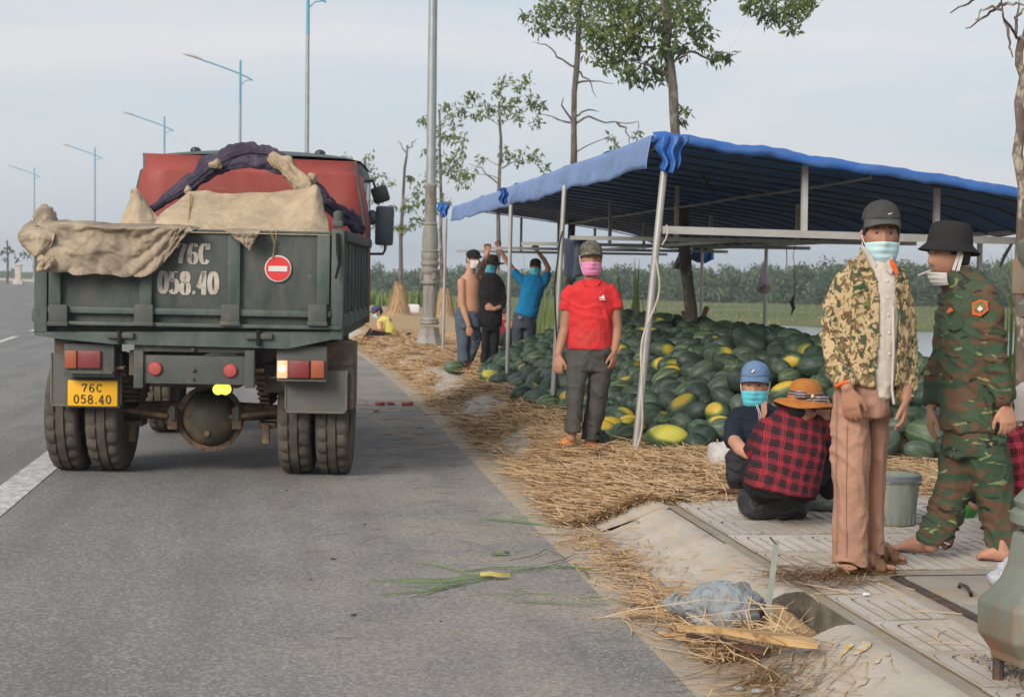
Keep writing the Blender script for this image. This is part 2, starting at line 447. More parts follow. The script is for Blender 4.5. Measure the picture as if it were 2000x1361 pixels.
for Y0 in (14, 20, 26, 32, 38, 44, 50, 56):
    ribbon('road_marking', [(-5.22, .031), (-5.07, .031)], M['paint'], [Y0 - 1.6, Y0, Y0 + 1.6])
ribbon('verge', [(-60, .1), (-14, .12), (-9.6, .12), (-9.2, .12), (-9.2, -.01)], M['field'])

# the drain opening in the kerb
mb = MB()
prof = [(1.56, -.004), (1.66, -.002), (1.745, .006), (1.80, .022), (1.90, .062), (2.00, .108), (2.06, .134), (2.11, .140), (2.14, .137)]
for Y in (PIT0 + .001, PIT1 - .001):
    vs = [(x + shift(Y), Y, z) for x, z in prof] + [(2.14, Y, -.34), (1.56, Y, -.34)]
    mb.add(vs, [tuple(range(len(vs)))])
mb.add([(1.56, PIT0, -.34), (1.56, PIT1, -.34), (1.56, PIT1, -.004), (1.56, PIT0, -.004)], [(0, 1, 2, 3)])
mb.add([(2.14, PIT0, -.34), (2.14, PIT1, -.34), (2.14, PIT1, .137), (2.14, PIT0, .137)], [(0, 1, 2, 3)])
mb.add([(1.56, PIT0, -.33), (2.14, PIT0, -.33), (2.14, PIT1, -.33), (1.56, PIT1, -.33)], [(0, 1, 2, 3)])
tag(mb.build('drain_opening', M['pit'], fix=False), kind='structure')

# ---- paving tiles: rows of blocks with three nested U grooves
TW, TL_ = .335, .50
def tile_mesh():
    mb = MB(); g = .013; zt, zb = 0.0, -.007
    def upath(wd, top):
        r = wd; pts = [(-wd, -TL_ / 2)]
        for i in range(9):
            a = math.pi - math.pi * i / 8
            ca, sa = math.cos(a), math.sin(a)
            pts.append((wd * math.copysign(abs(ca) ** .75, ca), top - r * .8 + r * .8 * abs(sa) ** .75))
        pts.append((wd, -TL_ / 2)); return pts
    def band(o_, i_):
        k = len(o_); vs = []
        for a, b in zip(o_, i_): vs += [(a[0], a[1], zt), (b[0], b[1], zt), (a[0], a[1], zb), (b[0], b[1], zb)]
        fs = []
        for q in range(k - 1):
            p, e = q * 4, q * 4 + 4
            fs += [(p, p + 1, e + 1, e), (p + 2, p, e, e + 2), (p + 1, p + 3, e + 3, e + 1)]
        mb.add(vs, fs)
    W2 = TW / 2 - .004; T = TL_ / 2 - .004
    o1, i1 = upath(W2 - .012, T), upath(W2 - .062, T - .052)
    o2, i2 = upath(W2 - .062 - g, T - .052 - g), upath(.028 + g, T - .105)
    o3 = upath(.028, T - .105 - g)
    rect = [(-W2, -TL_ / 2)] + [(-W2, T * .55), (-W2, T * .8), (-W2, T), (-W2 * .5, T), (0, T), (W2 * .5, T), (W2, T), (W2, T * .8), (W2, T * .55)] + [(W2, -TL_ / 2)]
    band(rect, upath(W2 - .003, T - .004))
    band(o1, i1); band(o2, i2)
    c = [(0, -TL_ / 2)] + [(0, o3[5][1] - .03)] * 9 + [(0, -TL_ / 2)]
    band(o3, c)
    mb.add([(-TW / 2, -TL_ / 2, zb), (TW / 2, -TL_ / 2, zb), (TW / 2, TL_ / 2, zb), (-TW / 2, TL_ / 2, zb)], [(0, 1, 2, 3)])
    return mb.mesh('paving_tile', smooth=False, fix=False)
tme = tile_mesh()
tme.materials.append(M['tile'])
for ix in range(8):
    for iy in range(13):
        x = 2.215 + TW * (ix + .5) ; Y = 4.30 + TL_ * (iy + .5)
        if ix >= 1 and Y < 6.85: continue
        if ix > 4 and Y > 9.6: continue
        o = link('paving_tile', tme, parent=pav, loc=(x + rng.normal(0, .002), Y, .1405 + rng.normal(0, .0012)))
        o.rotation_euler = (rng.normal(0, .004), rng.normal(0, .004), rng.normal(0, .006))
# worn concrete between the first row of tiles and the manhole
ribbon('concrete_strip', [(2.55, .133), (2.575, .139), (2.6, .1395), (5.0, .1395)], M['dirtconc'], dense(3.0, 6.80, .12), wob=.006)

# ---- manhole of two concrete slabs in an iron frame
M['iron'] = pm('rusty_iron', (.085, .065, .058), (.05, .042, .04), 12, .75, .5, 50, c3=(.17, .085, .05), s3=8, t3=(.5, .62), metal=.2)
M['slab'] = concrete_mat('slab_concrete', (.37, .335, .295), (.33, .24, .16), (.48, .66), 3)
mh = thing('manhole_cover', 'square manhole cover of two concrete slabs in a rusty iron frame', 'manhole cover', (3.06, 6.05, .14))
def L3(o, mb, name, mat, parent, **k): return mb.build(name, mat, parent, origin=o, **k)
o0 = (3.06, 6.05, .14)
fr = MB(); x0, x1, y0, y1 = 2.64, 3.50, 5.45, 6.62
for a, b in (((x0, y0), (x0, y1)), ((x1, y0), (x1, y1)), ((x0, y0), (x1, y0)), ((x0, y1), (x1, y1))):
    fr.bar((*a, .142), (*b, .142), .045 if a[0] == b[0] else .03, .014, side=Vector((1, 0, 0)) if a[0] == b[0] else Vector((0, 1, 0)))
L3(o0, fr, 'frame', M['iron'], mh)
for a, b in ((5.475, 6.00), (6.01, 6.60)):
    q = MB(); q.bbox((3.07, (a + b) / 2, .137), (.79, b - a, .03), .006); L3(o0, q, 'slab', M['slab'], mh)
q = MB(); hp = [G(1872, 1149, .146), G(1876, 1140, .175), G(1889, 1146, .18), G(1896, 1158, .172), G(1897, 1166, .146)]
q.tube(hp, .008, n=8); L3(o0, q, 'handle', M['iron'], mh)

# ---- gravel under the near lamp post
def chips(name, n_, area, size, mat, zf, kind='stuff', seed=3):
    r = np.random.default_rng(seed); V, F = [], []
    base = np.array([(1, 0, 0), (-1, 0, 0), (0, 1, 0), (0, -1, 0), (0, 0, .8), (0, 0, -.5)], float)
    fc = [(0, 2, 4), (2, 1, 4), (1, 3, 4), (3, 0, 4), (2, 0, 5), (1, 2, 5), (3, 1, 5), (0, 3, 5)]
    for i in range(n_):
        x, y = area(r)
        b = base * r.uniform(.5, 1.2, (6, 1)) * r.uniform(*size)
        a = r.uniform(0, 6.3); c_, s_ = math.cos(a), math.sin(a)
        b = b @ np.array([[c_, -s_, 0], [s_, c_, 0], [0, 0, 1]])
        b += (x, y, zf(x, y))
        F += [[q + len(V) for q in f] for f in fc]; V += list(b)
    o = link(name, fastmesh(name, np.array(V), np.array(F)), mat)
    return tag(o, kind=kind)
M['gravel'] = pm('gravel', (.22, .19, .165), (.33, .27, .21), 30, .9, c3=(.17, .115, .09), s3=20)
chips('gravel', 2200, lambda r: (r.uniform(2.33, 3.1), r.uniform(4.3, 5.22)), (.006, .016), M['gravel'], lambda x, y: .142)
def kz(x, Y=0):
    x -= shift(Y)
    pf = [(1.40, .0), (1.56, -.004), (1.745, .006), (1.80, .022), (1.90, .062), (2.00, .108), (2.06, .134), (2.11, .140), (2.2, .14), (20, .14)]
    if x <= 1.4: return .001 + max(0, min(.03, (1.4 - x) * .0055))
    for (a, za), (b, zb) in zip(pf, pf[1:]):
        if x <= b: return za + (zb - za) * (x - a) / (b - a)
    return .14
chips('sand', 2600, lambda r: (min(2.0, 1.2 + abs(r.normal(0, .28))), 4.6 + r.uniform(0, 1) ** 1.5 * 16), (.002, .0055), M['gravel'], lambda x, y: kz(x, y), seed=8)

# ---- straw: a trampled bed over pavement and kerb, loose stalks above it
def bed_h(x, Y):
    e = min(1, max(0, (Y - 9.0 - .5 * mnoise.noise(Vector((x * 1.7, 0, 5)))) / 1.0))
    xr = x - shift(Y)
    e *= min(1, max(0, (xr - 1.62 - .28 * mnoise.noise(Vector((Y * .55, 1, 0)))) / .25))
    if e <= 0: return -1
    bare = mnoise.noise(Vector((xr * 1.2 + 4, Y * .5, 9))) + .55 * mnoise.noise(Vector((xr * 3, Y * 1.4, 2)))
    if 1.72 < xr < 2.3 and Y > 10.2 and bare > .02: return -1           # the kerb shows through here and there
    return e * (.030 + .035 * mnoise.noise(Vector((x * 2.2, Y * 1.8, 0))) + .018 * mnoise.noise(Vector((x * 9, Y * 9, 1))))
mb = MB(); idx = {}
xs = [1.45 + .08 * i for i in range(71)]; ys = dense(8.8, 16, .09) + dense(16.15, 32, .2) + dense(32.5, 62, .6)
Z = [[bed_h(x + shift(Y), Y) for x in xs] for Y in ys]
for j, Y in enumerate(ys):
    for i, x in enumerate(xs):
        mb.v.append((x + shift(Y), Y, kz(x + shift(Y), Y) + max(Z[j][i], -.02)))
W_ = len(xs)
for j in range(len(ys) - 1):
    for i in range(W_ - 1):
        if max(Z[j][i], Z[j][i + 1], Z[j + 1][i], Z[j + 1][i + 1]) > -.5:
            mb.f.append((j * W_ + i, j * W_ + i + 1, (j + 1) * W_ + i + 1, (j + 1) * W_ + i)); mb.mi.append(0)
tag(mb.build('straw_bed', M['straw_bed'], smooth=True, fix=False), kind='stuff')

def stalks(name, n_, place, length, width, mat, seed=5, lift=.02, arch=.25, kind='stuff', parent=None, label=None, cat=None, pref=None):
    """thin bent stalks lying about: each three flat segments with a fold"""
    r = np.random.default_rng(seed)
    V = np.zeros((n_, 8, 3)); 
    for i in range(n_):
        x, y, z = place(r)
        L_ = r.uniform(*length); a = r.normal(pref[0], pref[1]) if pref else r.uniform(0, math.pi)
        dx, dy = math.cos(a), math.sin(a); wd = r.uniform(*width) / 2
        bend = r.normal(0, arch); tilt = r.normal(0, lift)
        h0 = abs(r.normal(0, lift))
        for k, t in enumerate((-.5, -.17, .17, .5)):
            cx = x + dx * L_ * t - dy * bend * L_ * (t * t - .08)
            cy = y + dy * L_ * t + dx * bend * L_ * (t * t - .08)
            cz = max(z + .002, z + h0 + tilt * 2 * t + (.25 - t * t) * lift * r.uniform(-.5, 1))
            V[i, 2 * k] = (cx - dy * wd, cy + dx * wd, cz); V[i, 2 * k + 1] = (cx + dy * wd, cy - dx * wd, cz + wd * .8)
    q = np.array([(0, 1, 3, 2), (2, 3, 5, 4), (4, 5, 7, 6)])
    F = (np.arange(n_)[:, None, None] * 8 + q[None]).reshape(-1, 4)
    o = link(name, fastmesh(name, V.reshape(-1, 3), F), mat, parent)
    return tag(o, label, cat, kind=kind)
def on_bed(y0, y1, p=1.6):
    def f(r):
        for _ in range(60):
            Y = y0 + (y1 - y0) * r.uniform() ** p; x = r.uniform(1.55, 5.6) if r.uniform() < .35 else r.uniform(1.55, 3.3)
            x += shift(Y); h = bed_h(x, Y)
            if h > -.5 or r.uniform() < .12: return x, Y, kz(x, Y) + max(h, 0)
        return x, Y, .15
    return f
stalks('straw', 15000, on_bed(9.0, 14.5), (.08, .34), (.0035, .007), M['straw'], 21, .014, .25)
stalks('straw', 5000, on_bed(9.0, 15), (.12, .42), (.004, .007), M['straw_pale'], 22, .02, .25)
stalks('straw', 12000, on_bed(14, 34, 1.3), (.15, .5), (.006, .012), M['straw'], 23, .02, .25)
stalks('straw', 3000, on_bed(14, 34, 1.3), (.15, .5), (.006, .012), M['straw_pale'], 24, .02, .25)
stalks('straw', 230, lambda r: (lambda x, y: (x, y, kz(x, y)))(1.5 + r.gamma(1.3, .13), 6.5 + r.uniform() * 4), (.05, .25), (.003, .006), M['straw'], 25, .006)
stalks('straw', 160, lambda r: (lambda x, y: (x, y, kz(x, y)))(r.uniform(2.2, 4.2), 4.7 + r.uniform() * 5), (.06, .34), (.003, .006), M['straw_pale'], 26, .004)
stalks('straw', 150, lambda r: (lambda x, y: (x, y, kz(x, y)))(r.normal(1.0, .5), 6 + r.uniform() * 9), (.04, .22), (.003, .006), M['straw'], 27, .002, pref=(0, .6))
stalks('straw', 170, lambda r: (lambda x, y: (x, y, kz(x, y)))(r.normal(1.1, .35), r.uniform(13, 18)), (.08, .3), (.004, .009), M['straw'], 29, .004)
stalks('straw', 520, lambda r: (lambda x, y: (x, y, kz(x, y)))(r.normal(1.66, .09), r.normal(7.6, .9)), (.05, .24), (.003, .006), M['straw'], 28, .010)
stalks('straw', 330, lambda r: (lambda x, y: (x, y, kz(x, y)))(r.normal(1.76, .13), r.normal(5.42, .2)), (.08, .36), (.003, .006), M['straw_pale'], 30, .014, pref=(.35, .5))
stalks('straw', 260, lambda r: (lambda x, y: (x, y, kz(x, y)))(r.normal(2.3, .14), r.normal(6.62, .12)), (.08, .3), (.003, .006), M['straw'], 31, .02, pref=(.2, .5))

# ---- cut grass blades dropped on the asphalt
def long_blades(name, pixels, mat, label, wd=.008, z=.004):
    mb = MB(); o = G(*pixels[0][0], 0)
    for pl in pixels:
        pts = [G(x, y, 0) for x, y in pl]; fine = []
        for a, b in zip(pts, pts[1:]):
            for t in (0, .5): fine.append(a.lerp(b, t))
        fine.append(pts[-1]); k = len(fine)
        for i, p in enumerate(fine): p.z = kz(p.x, p.y) + z + .012 * math.sin(3.1 * i / (k - 1)) * random.random()
        vs = []
        for i, p in enumerate(fine):
            t = (fine[min(i + 1, k - 1)] - fine[max(i - 1, 0)]).normalized(); s_ = Vector((-t.y, t.x, 0)).normalized() * wd * max(.15, math.sin(math.pi * (i + .5) / k)) / 2
            vs += [p - s_, p + Vector((0, 0, wd * .35)), p + s_]
        mb.add(vs, [f for i in range(k - 1) for f in ((3 * i, 3 * i + 1, 3 * i + 4, 3 * i + 3), (3 * i + 1, 3 * i + 2, 3 * i + 5, 3 * i + 4))])
    return tag(mb.build(name, mat, origin=o, loc=o, fix=False), label, 'grass blades')
long_blades('grass_blade', [[(725, 1140), (820, 1136), (900, 1133), (980, 1124), (1050, 1112)], [(740, 1166), (830, 1158), (900, 1146), (960, 1132)],
    [(812, 1101), (850, 1107), (890, 1118), (930, 1128)], [(770, 1140), (860, 1140), (940, 1131)], [(800, 1172), (850, 1158), (905, 1142)], [(900, 1120), (960, 1112), (1050, 1114), (1075, 1108)],
    [(780, 1150), (860, 1150), (930, 1136), (1000, 1126)]], M['cutgrass'], 'long bundle of pulled green grass blades lying on the asphalt', .012)
long_blades('grass_blade', [[(915, 1166), (1000, 1164), (1030, 1160), (1110, 1165)], [(990, 1175), (1060, 1178), (1130, 1185), (1190, 1182)], [(1130, 1172), (1180, 1170), (1230, 1182)]], M['cutgrass'], 'thin green blades lying across the asphalt beside the gutter', .009)
long_blades('grass_blade', [[(935, 1014), (985, 1018), (1040, 1023), (1095, 1030)], [(1000, 1010), (1030, 1014)], [(1085, 1022), (1100, 1023)], [(950, 1016), (1010, 1022), (1075, 1028)]], M['cutgrass'], 'single long green blade lying farther up the road by the gutter', .012)
long_blades('grass_blade', [[(1150, 1000), (1170, 1008), (1200, 1006)], [(1165, 1020), (1190, 1004), (1212, 990)], [(1145, 1003), (1175, 1016), (1178, 1028)], [(1160, 1004), (1195, 1010), (1210, 1014)]], M['cutgrass'], 'small tuft of green blades dropped on the sloping kerb', .014, .02)
long_blades('grass_blade', [[(1060, 1112), (1110, 1108), (1175, 1118)], [(1080, 1104), (1100, 1112), (1130, 1110)], [(1120, 1100), (1140, 1118), (1150, 1132)]], M['cutgrass'], 'green blades with rootlets lying at the edge of the asphalt', .012)
M['root'] = pm('root', (.13, .075, .05), None, 20, .9)
long_blades('dry_root', [[(995, 1100), (1040, 1092), (1065, 1080), (1090, 1086), (1105, 1096)], [(1070, 1105), (1100, 1098), (1125, 1085)]], M['root'], 'dry brown root lying on the asphalt above the grass', .008, .012)

# ---- land beyond the pavement
rows = []
mb = MB()
px = [7.0, 7.6, 8.4, 9.6, 11, 14, 20, 30, 45, 70, 110, 170, 260, 420, 650, 900]
py = [-60, -20, 0, 6, 12, 18, 24, 30, 38, 48, 60, 75, 95, 120, 150, 190, 240, 320, 450, 650, 900]
def tz(x, Y):
    d = x
    if d <= 7.0: return .125
    if d < 11: return .125 - 1.325 * (d - 7) / 4 + .05 * mnoise.noise(Vector((x, Y * .4, 0)))
    return -1.2 + .02 * mnoise.noise(Vector((x * .05, Y * .05, 0)))
vs = [(x + shift(min(Y, 230)) * max(0, 1 - (x - 7) / 160), Y, tz(x, Y)) for Y in py for x in px]
k = len(px)
mb.add(vs, [(j * k + i, j * k + i + 1, (j + 1) * k + i + 1, (j + 1) * k + i) for j in range(len(py) - 1) for i in range(k - 1)])
tag(mb.build('field', M['field'], smooth=True, fix=False), kind='structure')
mb = MB(); mb.add([(-920, -300, -1.45), (920, -300, -1.45), (920, 920, -1.45), (-920, 920, -1.45)], [(0, 1, 2, 3)])
tag(mb.build('ground', M['field'], fix=False), kind='structure')
mt, n, l, b = newmat('river_water'); b.inputs['Base Color'].default_value = (.16, .19, .19, 1); b.inputs['Roughness'].default_value = .12; b.inputs['Specular IOR Level'].default_value = .8
bump(n, l, b, nz_(n, l, coords(n, l, 'Object', (1, .4, 1)), 1.5, 4), .08, .05); M['water'] = mt
wp = [(1330, 646), (1400, 641), (1480, 635), (1560, 637), (1640, 643), (1720, 650), (1860, 648), (2100, 650), (2150, 706), (1950, 704), (1820, 697), (1700, 688), (1610, 668), (1500, 660), (1420, 655)]
mb = MB(); mb.add([G(x, y, -1.16) for x, y in wp], [tuple(range(len(wp)))])
tag(mb.build('water', M['water'], fix=False, smooth=False), kind='structure')

def leaf_cloud(centers, radii, counts, size, seed, flat=1.0, droop=.4):
    """many leaf-sized faces spread through given crowns; returns arrays"""
    r = np.random.default_rng(seed); V = []
    for c, rad, cn in zip(centers, radii, counts):
        d = r.normal(size=(cn, 3)); d /= np.linalg.norm(d, axis=1)[:, None]
        p = np.array(c) + d * (r.uniform(0, 1, (cn, 1)) ** .45) * np.array(rad)
        u = r.normal(size=(cn, 3)); u[:, 2] -= droop; u /= np.linalg.norm(u, axis=1)[:, None]
        q = r.normal(size=(cn, 3)); q[:, 2] *= flat; s_ = np.cross(u, q); s_ /= np.linalg.norm(s_, axis=1)[:, None] + 1e-9
        nn = np.cross(u, s_)
        L_ = r.uniform(*size, (cn, 1)); wdt = L_ * r.uniform(.30, .46, (cn, 1))
        quad = np.stack([p, p + u * L_ * .45 + s_ * wdt * .5 + nn * L_ * .06, p + u * L_ - nn * L_ * .10, p + u * L_ * .45 - s_ * wdt * .5 + nn * L_ * .06], 1)
        V.append(quad.reshape(-1, 3))
    V = np.concatenate(V); F = np.arange(len(V)).reshape(-1, 4)
    return V, F
# far wood across the field: one mass of crowns
def wood(name, pxs, basey, topf, Dm, mat, seed, leafs=95, size=(.32, .70)):
    r = np.random.default_rng(seed); C_, R2, N2 = [], [], []
    for x in pxs:
        for row in range(2):
            D = Dm(x) * r.uniform(.98, 1.12); b0 = P(x + r.normal(0, 6), basey(x), D)
            top = P(x, topf(x) + (r.normal(0, 6) if row else r.uniform(6, 22)), D).z; zb = -1.2
            h = top - zb
            for q in range(4):
                f_ = (q + .6) / 4
                C_.append((b0.x + r.normal(0, 1.0), b0.y + r.normal(0, 1.0), zb + h * f_ * .92)); R2.append((1.7 - .22 * q, 1.6, h * .19)); N2.append(leafs)
    V, F = leaf_cloud(C_, R2, N2, size, seed)
    return tag(link(name, fastmesh(name, V, F), mat), kind='stuff')
def topline(x):
    return 526 + 10 * mnoise.noise(Vector((x * .012, 0, 0))) + 9 * mnoise.noise(Vector((x * .05, 2, 0))) + (4 if x < 1150 else -3) + (-8 if 1600 < x < 2050 else 0)
wood('far_woods', np.arange(640, 2090, 9.0), lambda x: 590, topline, lambda x: 190 - 30 * min(1, max(0, (x - 900) / 700)), M['leaf_far'], 41)
wood('far_woods', np.arange(-40, 120, 6.0), lambda x: 548, lambda x: 538 + 4 * mnoise.noise(Vector((x * .1, 0, 0))), lambda x: 420, M['leaf_far'], 42, 40, (.9, 1.6))

# grass tussocks and reeds between pavement and river
def blades(name, n_, place, hgt, wd, mat, seed, lean=.25, kind='stuff', label=None, cat=None):
    r = np.random.default_rng(seed); V = np.zeros((n_, 6, 3))
    for i in range(n_):
        x, y, z = place(r); h = r.uniform(*hgt); a = r.uniform(0, 6.283); w2 = r.uniform(*wd) / 2
        ln = abs(r.normal(0, lean)) * h; b_ = r.uniform(0, 6.283); dx, dy = math.cos(b_) * ln, math.sin(b_) * ln; sx, sy = math.cos(a) * w2, math.sin(a) * w2
        V[i] = [(x - sx, y - sy, z), (x + sx, y + sy, z), (x + dx * .35 - sx * .9, y + dy * .35 - sy * .9, z + h * .6), (x + dx * .35 + sx * .9, y + dy * .35 + sy * .9, z + h * .6), (x + dx - sx * .1, y + dy - sy * .1, z + h), (x + dx + sx * .1, y + dy + sy * .1, z + h)]
    q = np.array([(0, 1, 3, 2), (2, 3, 5, 4)]); F = (np.arange(n_)[:, None, None] * 6 + q[None]).reshape(-1, 4)
    return tag(link(name, fastmesh(name, V.reshape(-1, 3), F), mat), label, cat, kind=kind)
def near_field(r):
    x = 7.2 + abs(r.normal(0, 4)); Y = r.uniform(9, 70); return x + shift(Y) * .9, Y, tz(x, Y)
blades('grass', 5000, near_field, (.06, .20), (.012, .03), M['blade'], 51, .5)
def mid_field(r):
    D = 40 + 120 * r.uniform() ** 1.4; x_ = r.uniform(700, 2080); p = P(x_, 600, D); return p.x, p.y, -1.22
def not_water(r):
    while True:
        x, y, z = mid_field(r)
        D = Dof((x, y, 0)); px_ = 1000 + FPX * float(np.array((x, y, 0)) @ HR) / D; py_ = 535 + .014 * (px_ - 1000) + FPX * 2.55 / D
        if not (1330 < px_ < 2100 and 634 + (px_ - 1480) * .02 < py_ < 706): return x, y, z
blades('grass', 4000, not_water, (.08, .24), (.06, .16), M['blade'], 52, .5)
def reed_at(x, y, D, s):
    c = P(x, y, D)
    return lambda r: (c.x + r.normal(0, s), c.y + r.normal(0, s), tz(c.x - shift(c.y) * .9, c.y) - .05)
blades('reeds', 26, reed_at(1062, 600, 30, .28), (.9, 1.8), (.03, .06), M['blade'], 53, .22, 'thing', 'tall pale green reeds behind the melon heap left of red shirt', 'reeds')
blades('reeds', 26, reed_at(1248, 600, 26, .22), (1.0, 1.7), (.03, .05), M['blade'], 54, .25, 'thing', 'short green reeds behind the heap just left of tent corner pole', 'reeds')
blades('reeds', 34, reed_at(1968, 640, 15, .22), (1.2, 1.9), (.02, .04), M['blade'], 55, .22, 'thing', 'tall green reeds behind the soldier at the right edge', 'reeds')
# ---- haze in the air over the plain
def haze():
    mt, n, l, b = newmat('haze_air'); n.remove(b)
    v = n.new('ShaderNodeVolumePrincipled'); v.inputs['Color'].default_value = (.80, .86, .95, 1); v.inputs['Density'].default_value = HAZE
    v.inputs['Anisotropy'].default_value = .2
    l.new(v.outputs[0], n['Material Output'].inputs['Volume'])
    mb = MB(); mb.box((0, 0, 6.0), (1900, 1900, 17.0))
    o = mb.build('haze', mt, smooth=False); tag(o, kind='stuff'); return o
HAZE = .0010
haze()

# ---- street lamps: cast iron foot, tapered steel pole, blue arm
M['castiron'] = pm('weathered_cast_iron', (.20, .215, .18), (.13, .14, .115), 4, .7, .5, 30, c3=(.24, .12, .062), s3=5, t3=(.49, .64), metal=.15, stretch=(1, 1, .35))
M['castgrey'] = pm('grey_cast_iron', (.30, .285, .26), (.21, .195, .175), 6, .65, .35, 30, c3=(.185, .125, .085), s3=5, t3=(.55, .68), metal=.1, stretch=(1, 1, .4))
M['galv'] = pm('galvanised_steel', (.34, .36, .37), (.28, .30, .31), 5, .45, .1, 40, metal=.35)
M['lampblue'] = pm('blue_paint', (.12, .34, .47), (.10, .29, .42), 5, .5)
M['lamphead'] = pm('lamp_housing', (.52, .53, .50), (.45, .46, .44), 5, .5)
def lamp_post(loc, label, mat, turn, near=False, detail=True):
    t = thing('street_lamp', label, 'street lamp', loc, 'street lamps along the road', (0, 0, turn))
    o8 = R_(22.5)
    mb = MB()
    if near:
        pf = [(.225, 0), (.232, .035), (.238, .04), (.272, .085), (.274, .19), (.262, .205), (.240, .222), (.205, .262), (.184, .31), (.176, .36), (.168, .415), (.150, .42)]
    else:
        pf = [(.27, 0), (.265, .06), (.20, .20), (.18, .33), (.19, .345), (.155, .36)]
    mb.lathe(pf, 8); b_ = mb.build('base', mat, t, smooth=False); 
    md = b_.modifiers.new('bevel', 'BEVEL'); md.width = .012; md.segments = 2
    b_.rotation_euler = (0, 0, o8 if not near else .0)
    z0 = .40 if not near else .43
    mb = MB(); pf = [(.15, z0), (.175, z0 + .02), (.175, z0 + .05), (.155, z0 + .065), (.165, z0 + .09), (.14, z0 + .12)]; mb.lathe(pf, 20); mb.build('collar', mat, t)
    mb = MB(); mb.lathe([(.122 if not near else .108, z0 + .10), (.122 if not near else .108, 1.10)], 8); q = mb.build('shaft', mat, t, smooth=False); q.rotation_euler = (0, 0, o8)
    for k in range(8):
        mb = MB(); a = k * math.pi / 4; c_, s_ = math.cos(a), math.sin(a)
        mb.box((c_ * .1155, s_ * .1155, (z0 + 1.2) / 2), (.012, .06, .42), Matrix.Rotation(a, 3, 'Z')); mb.build('shaft_panel', mat, t, smooth=False)
    mb = MB(); mb.lathe([(.13, 1.10), (.165, 1.12), (.17, 1.16), (.15, 1.18), (.15, 1.28), (.175, 1.31), (.18, 1.36), (.14, 1.38), (.14, 1.42), (.165, 1.45), (.165, 1.50), (.14, 1.52), (.15, 1.56), (.16, 1.60), (.15, 1.66), (.165, 1.69), (.13, 1.71)], 24)
    mb.build('ring_moulding', mat, t)
    for k in range(4):
        mb = MB(); a = k * math.pi / 2 + o8; mb.bbox((math.cos(a) * .165, math.sin(a) * .165, 1.25), (.05, .06, .12), .015, Matrix.Rotation(a, 3, 'Z')); mb.build('bracket', mat, t)
    mb = MB(); mb.lathe([(.13, 1.70), (.145, 1.78), (.142, 1.95), (.125, 2.10), (.115, 2.14), (.13, 2.16), (.115, 2.19)], 16); mb.build('vase', mat, t)
    mb = MB(); mb.lathe([(.105, 2.18), (.10, 2.80), (.112, 2.82), (.112, 2.85), (.09, 2.87)], 16); mb.build('sleeve', mat, t)
    mb = MB(); mb.lathe([(.088, 2.86), (.062, 9.45)], 16); mb.build('pole', M['galv'], t)
    mb = MB(); mb.lathe([(.066, 9.44), (.064, 9.46), (.052, 11.5), (.02, 11.53)], 12); mb.build('mast_top', M['lampblue'], t)
    mb = MB(); pts = []
    for i in range(13):
        u = i / 12; pts.append((.62 - 2.55 * u, 0, 10.55 + .95 * u ** .8))
    mb.tube(pts, .035, n=8, side=Vector((0, 1, 0)), cap=False); arm = mb.build('arm', M['lampblue'], t)
    mb = MB(); mb.tube([(.04, 0, 10.35), (.25, 0, 10.55), (.55, 0, 10.60)], .025, n=6, side=Vector((0, 1, 0))); mb.build('brace', M['lampblue'], t)
    mb = MB(); mb.tube([(-1.85, 0, 11.50), (-2.1, 0, 11.60), (-2.45, 0, 11.70), (-2.75, 0, 11.74)], [.06, .12, .13, .04], [.04, .07, .075, .03], Vector((0, 1, 0)), 10)
    mb.build('lamp_head', M['lamphead'], t)
    if near:
        for k in range(4):
            mb = MB(); a = k * math.pi / 2 + R_(45); mb.tube([(math.cos(a) * .20, math.sin(a) * .20, -.075), (math.cos(a) * .20, math.sin(a) * .20, .02)], .019, n=8); mb.build('anchor_bolt', M['iron'], t)
    return t
b_ = G(2072, 1332, .14); lamp_post((b_.x, b_.y, .215), 'street lamp post with rusty green octagonal foot on bolts at right edge', M['castiron'], R_(30), True)
b_ = G(838, 678, .14); lamp_post((b_.x, b_.y, .14), 'street lamp post with tall ornate foot standing between truck and tent', M['castgrey'], 0)
for px_, py_, D, words in ((597, 590, 55, 'tall grey street lamp pole rising directly behind the truck, cut off at top'), (467, 570, 78, 'blue armed street lamp second along the bend, above the red headboard left half'),
                           (320, 556, 107, 'blue armed street lamp just above the left end of the red headboard'), (185, 549, 135, 'blue armed street lamp in open sky left of the red headboard'), (67, 545, 164, 'faintest and farthest blue armed street lamp at the left edge')):
    q = P(px_, py_, D); lamp_post((q.x, q.y, .14), words, M['castgrey'], R_(2))

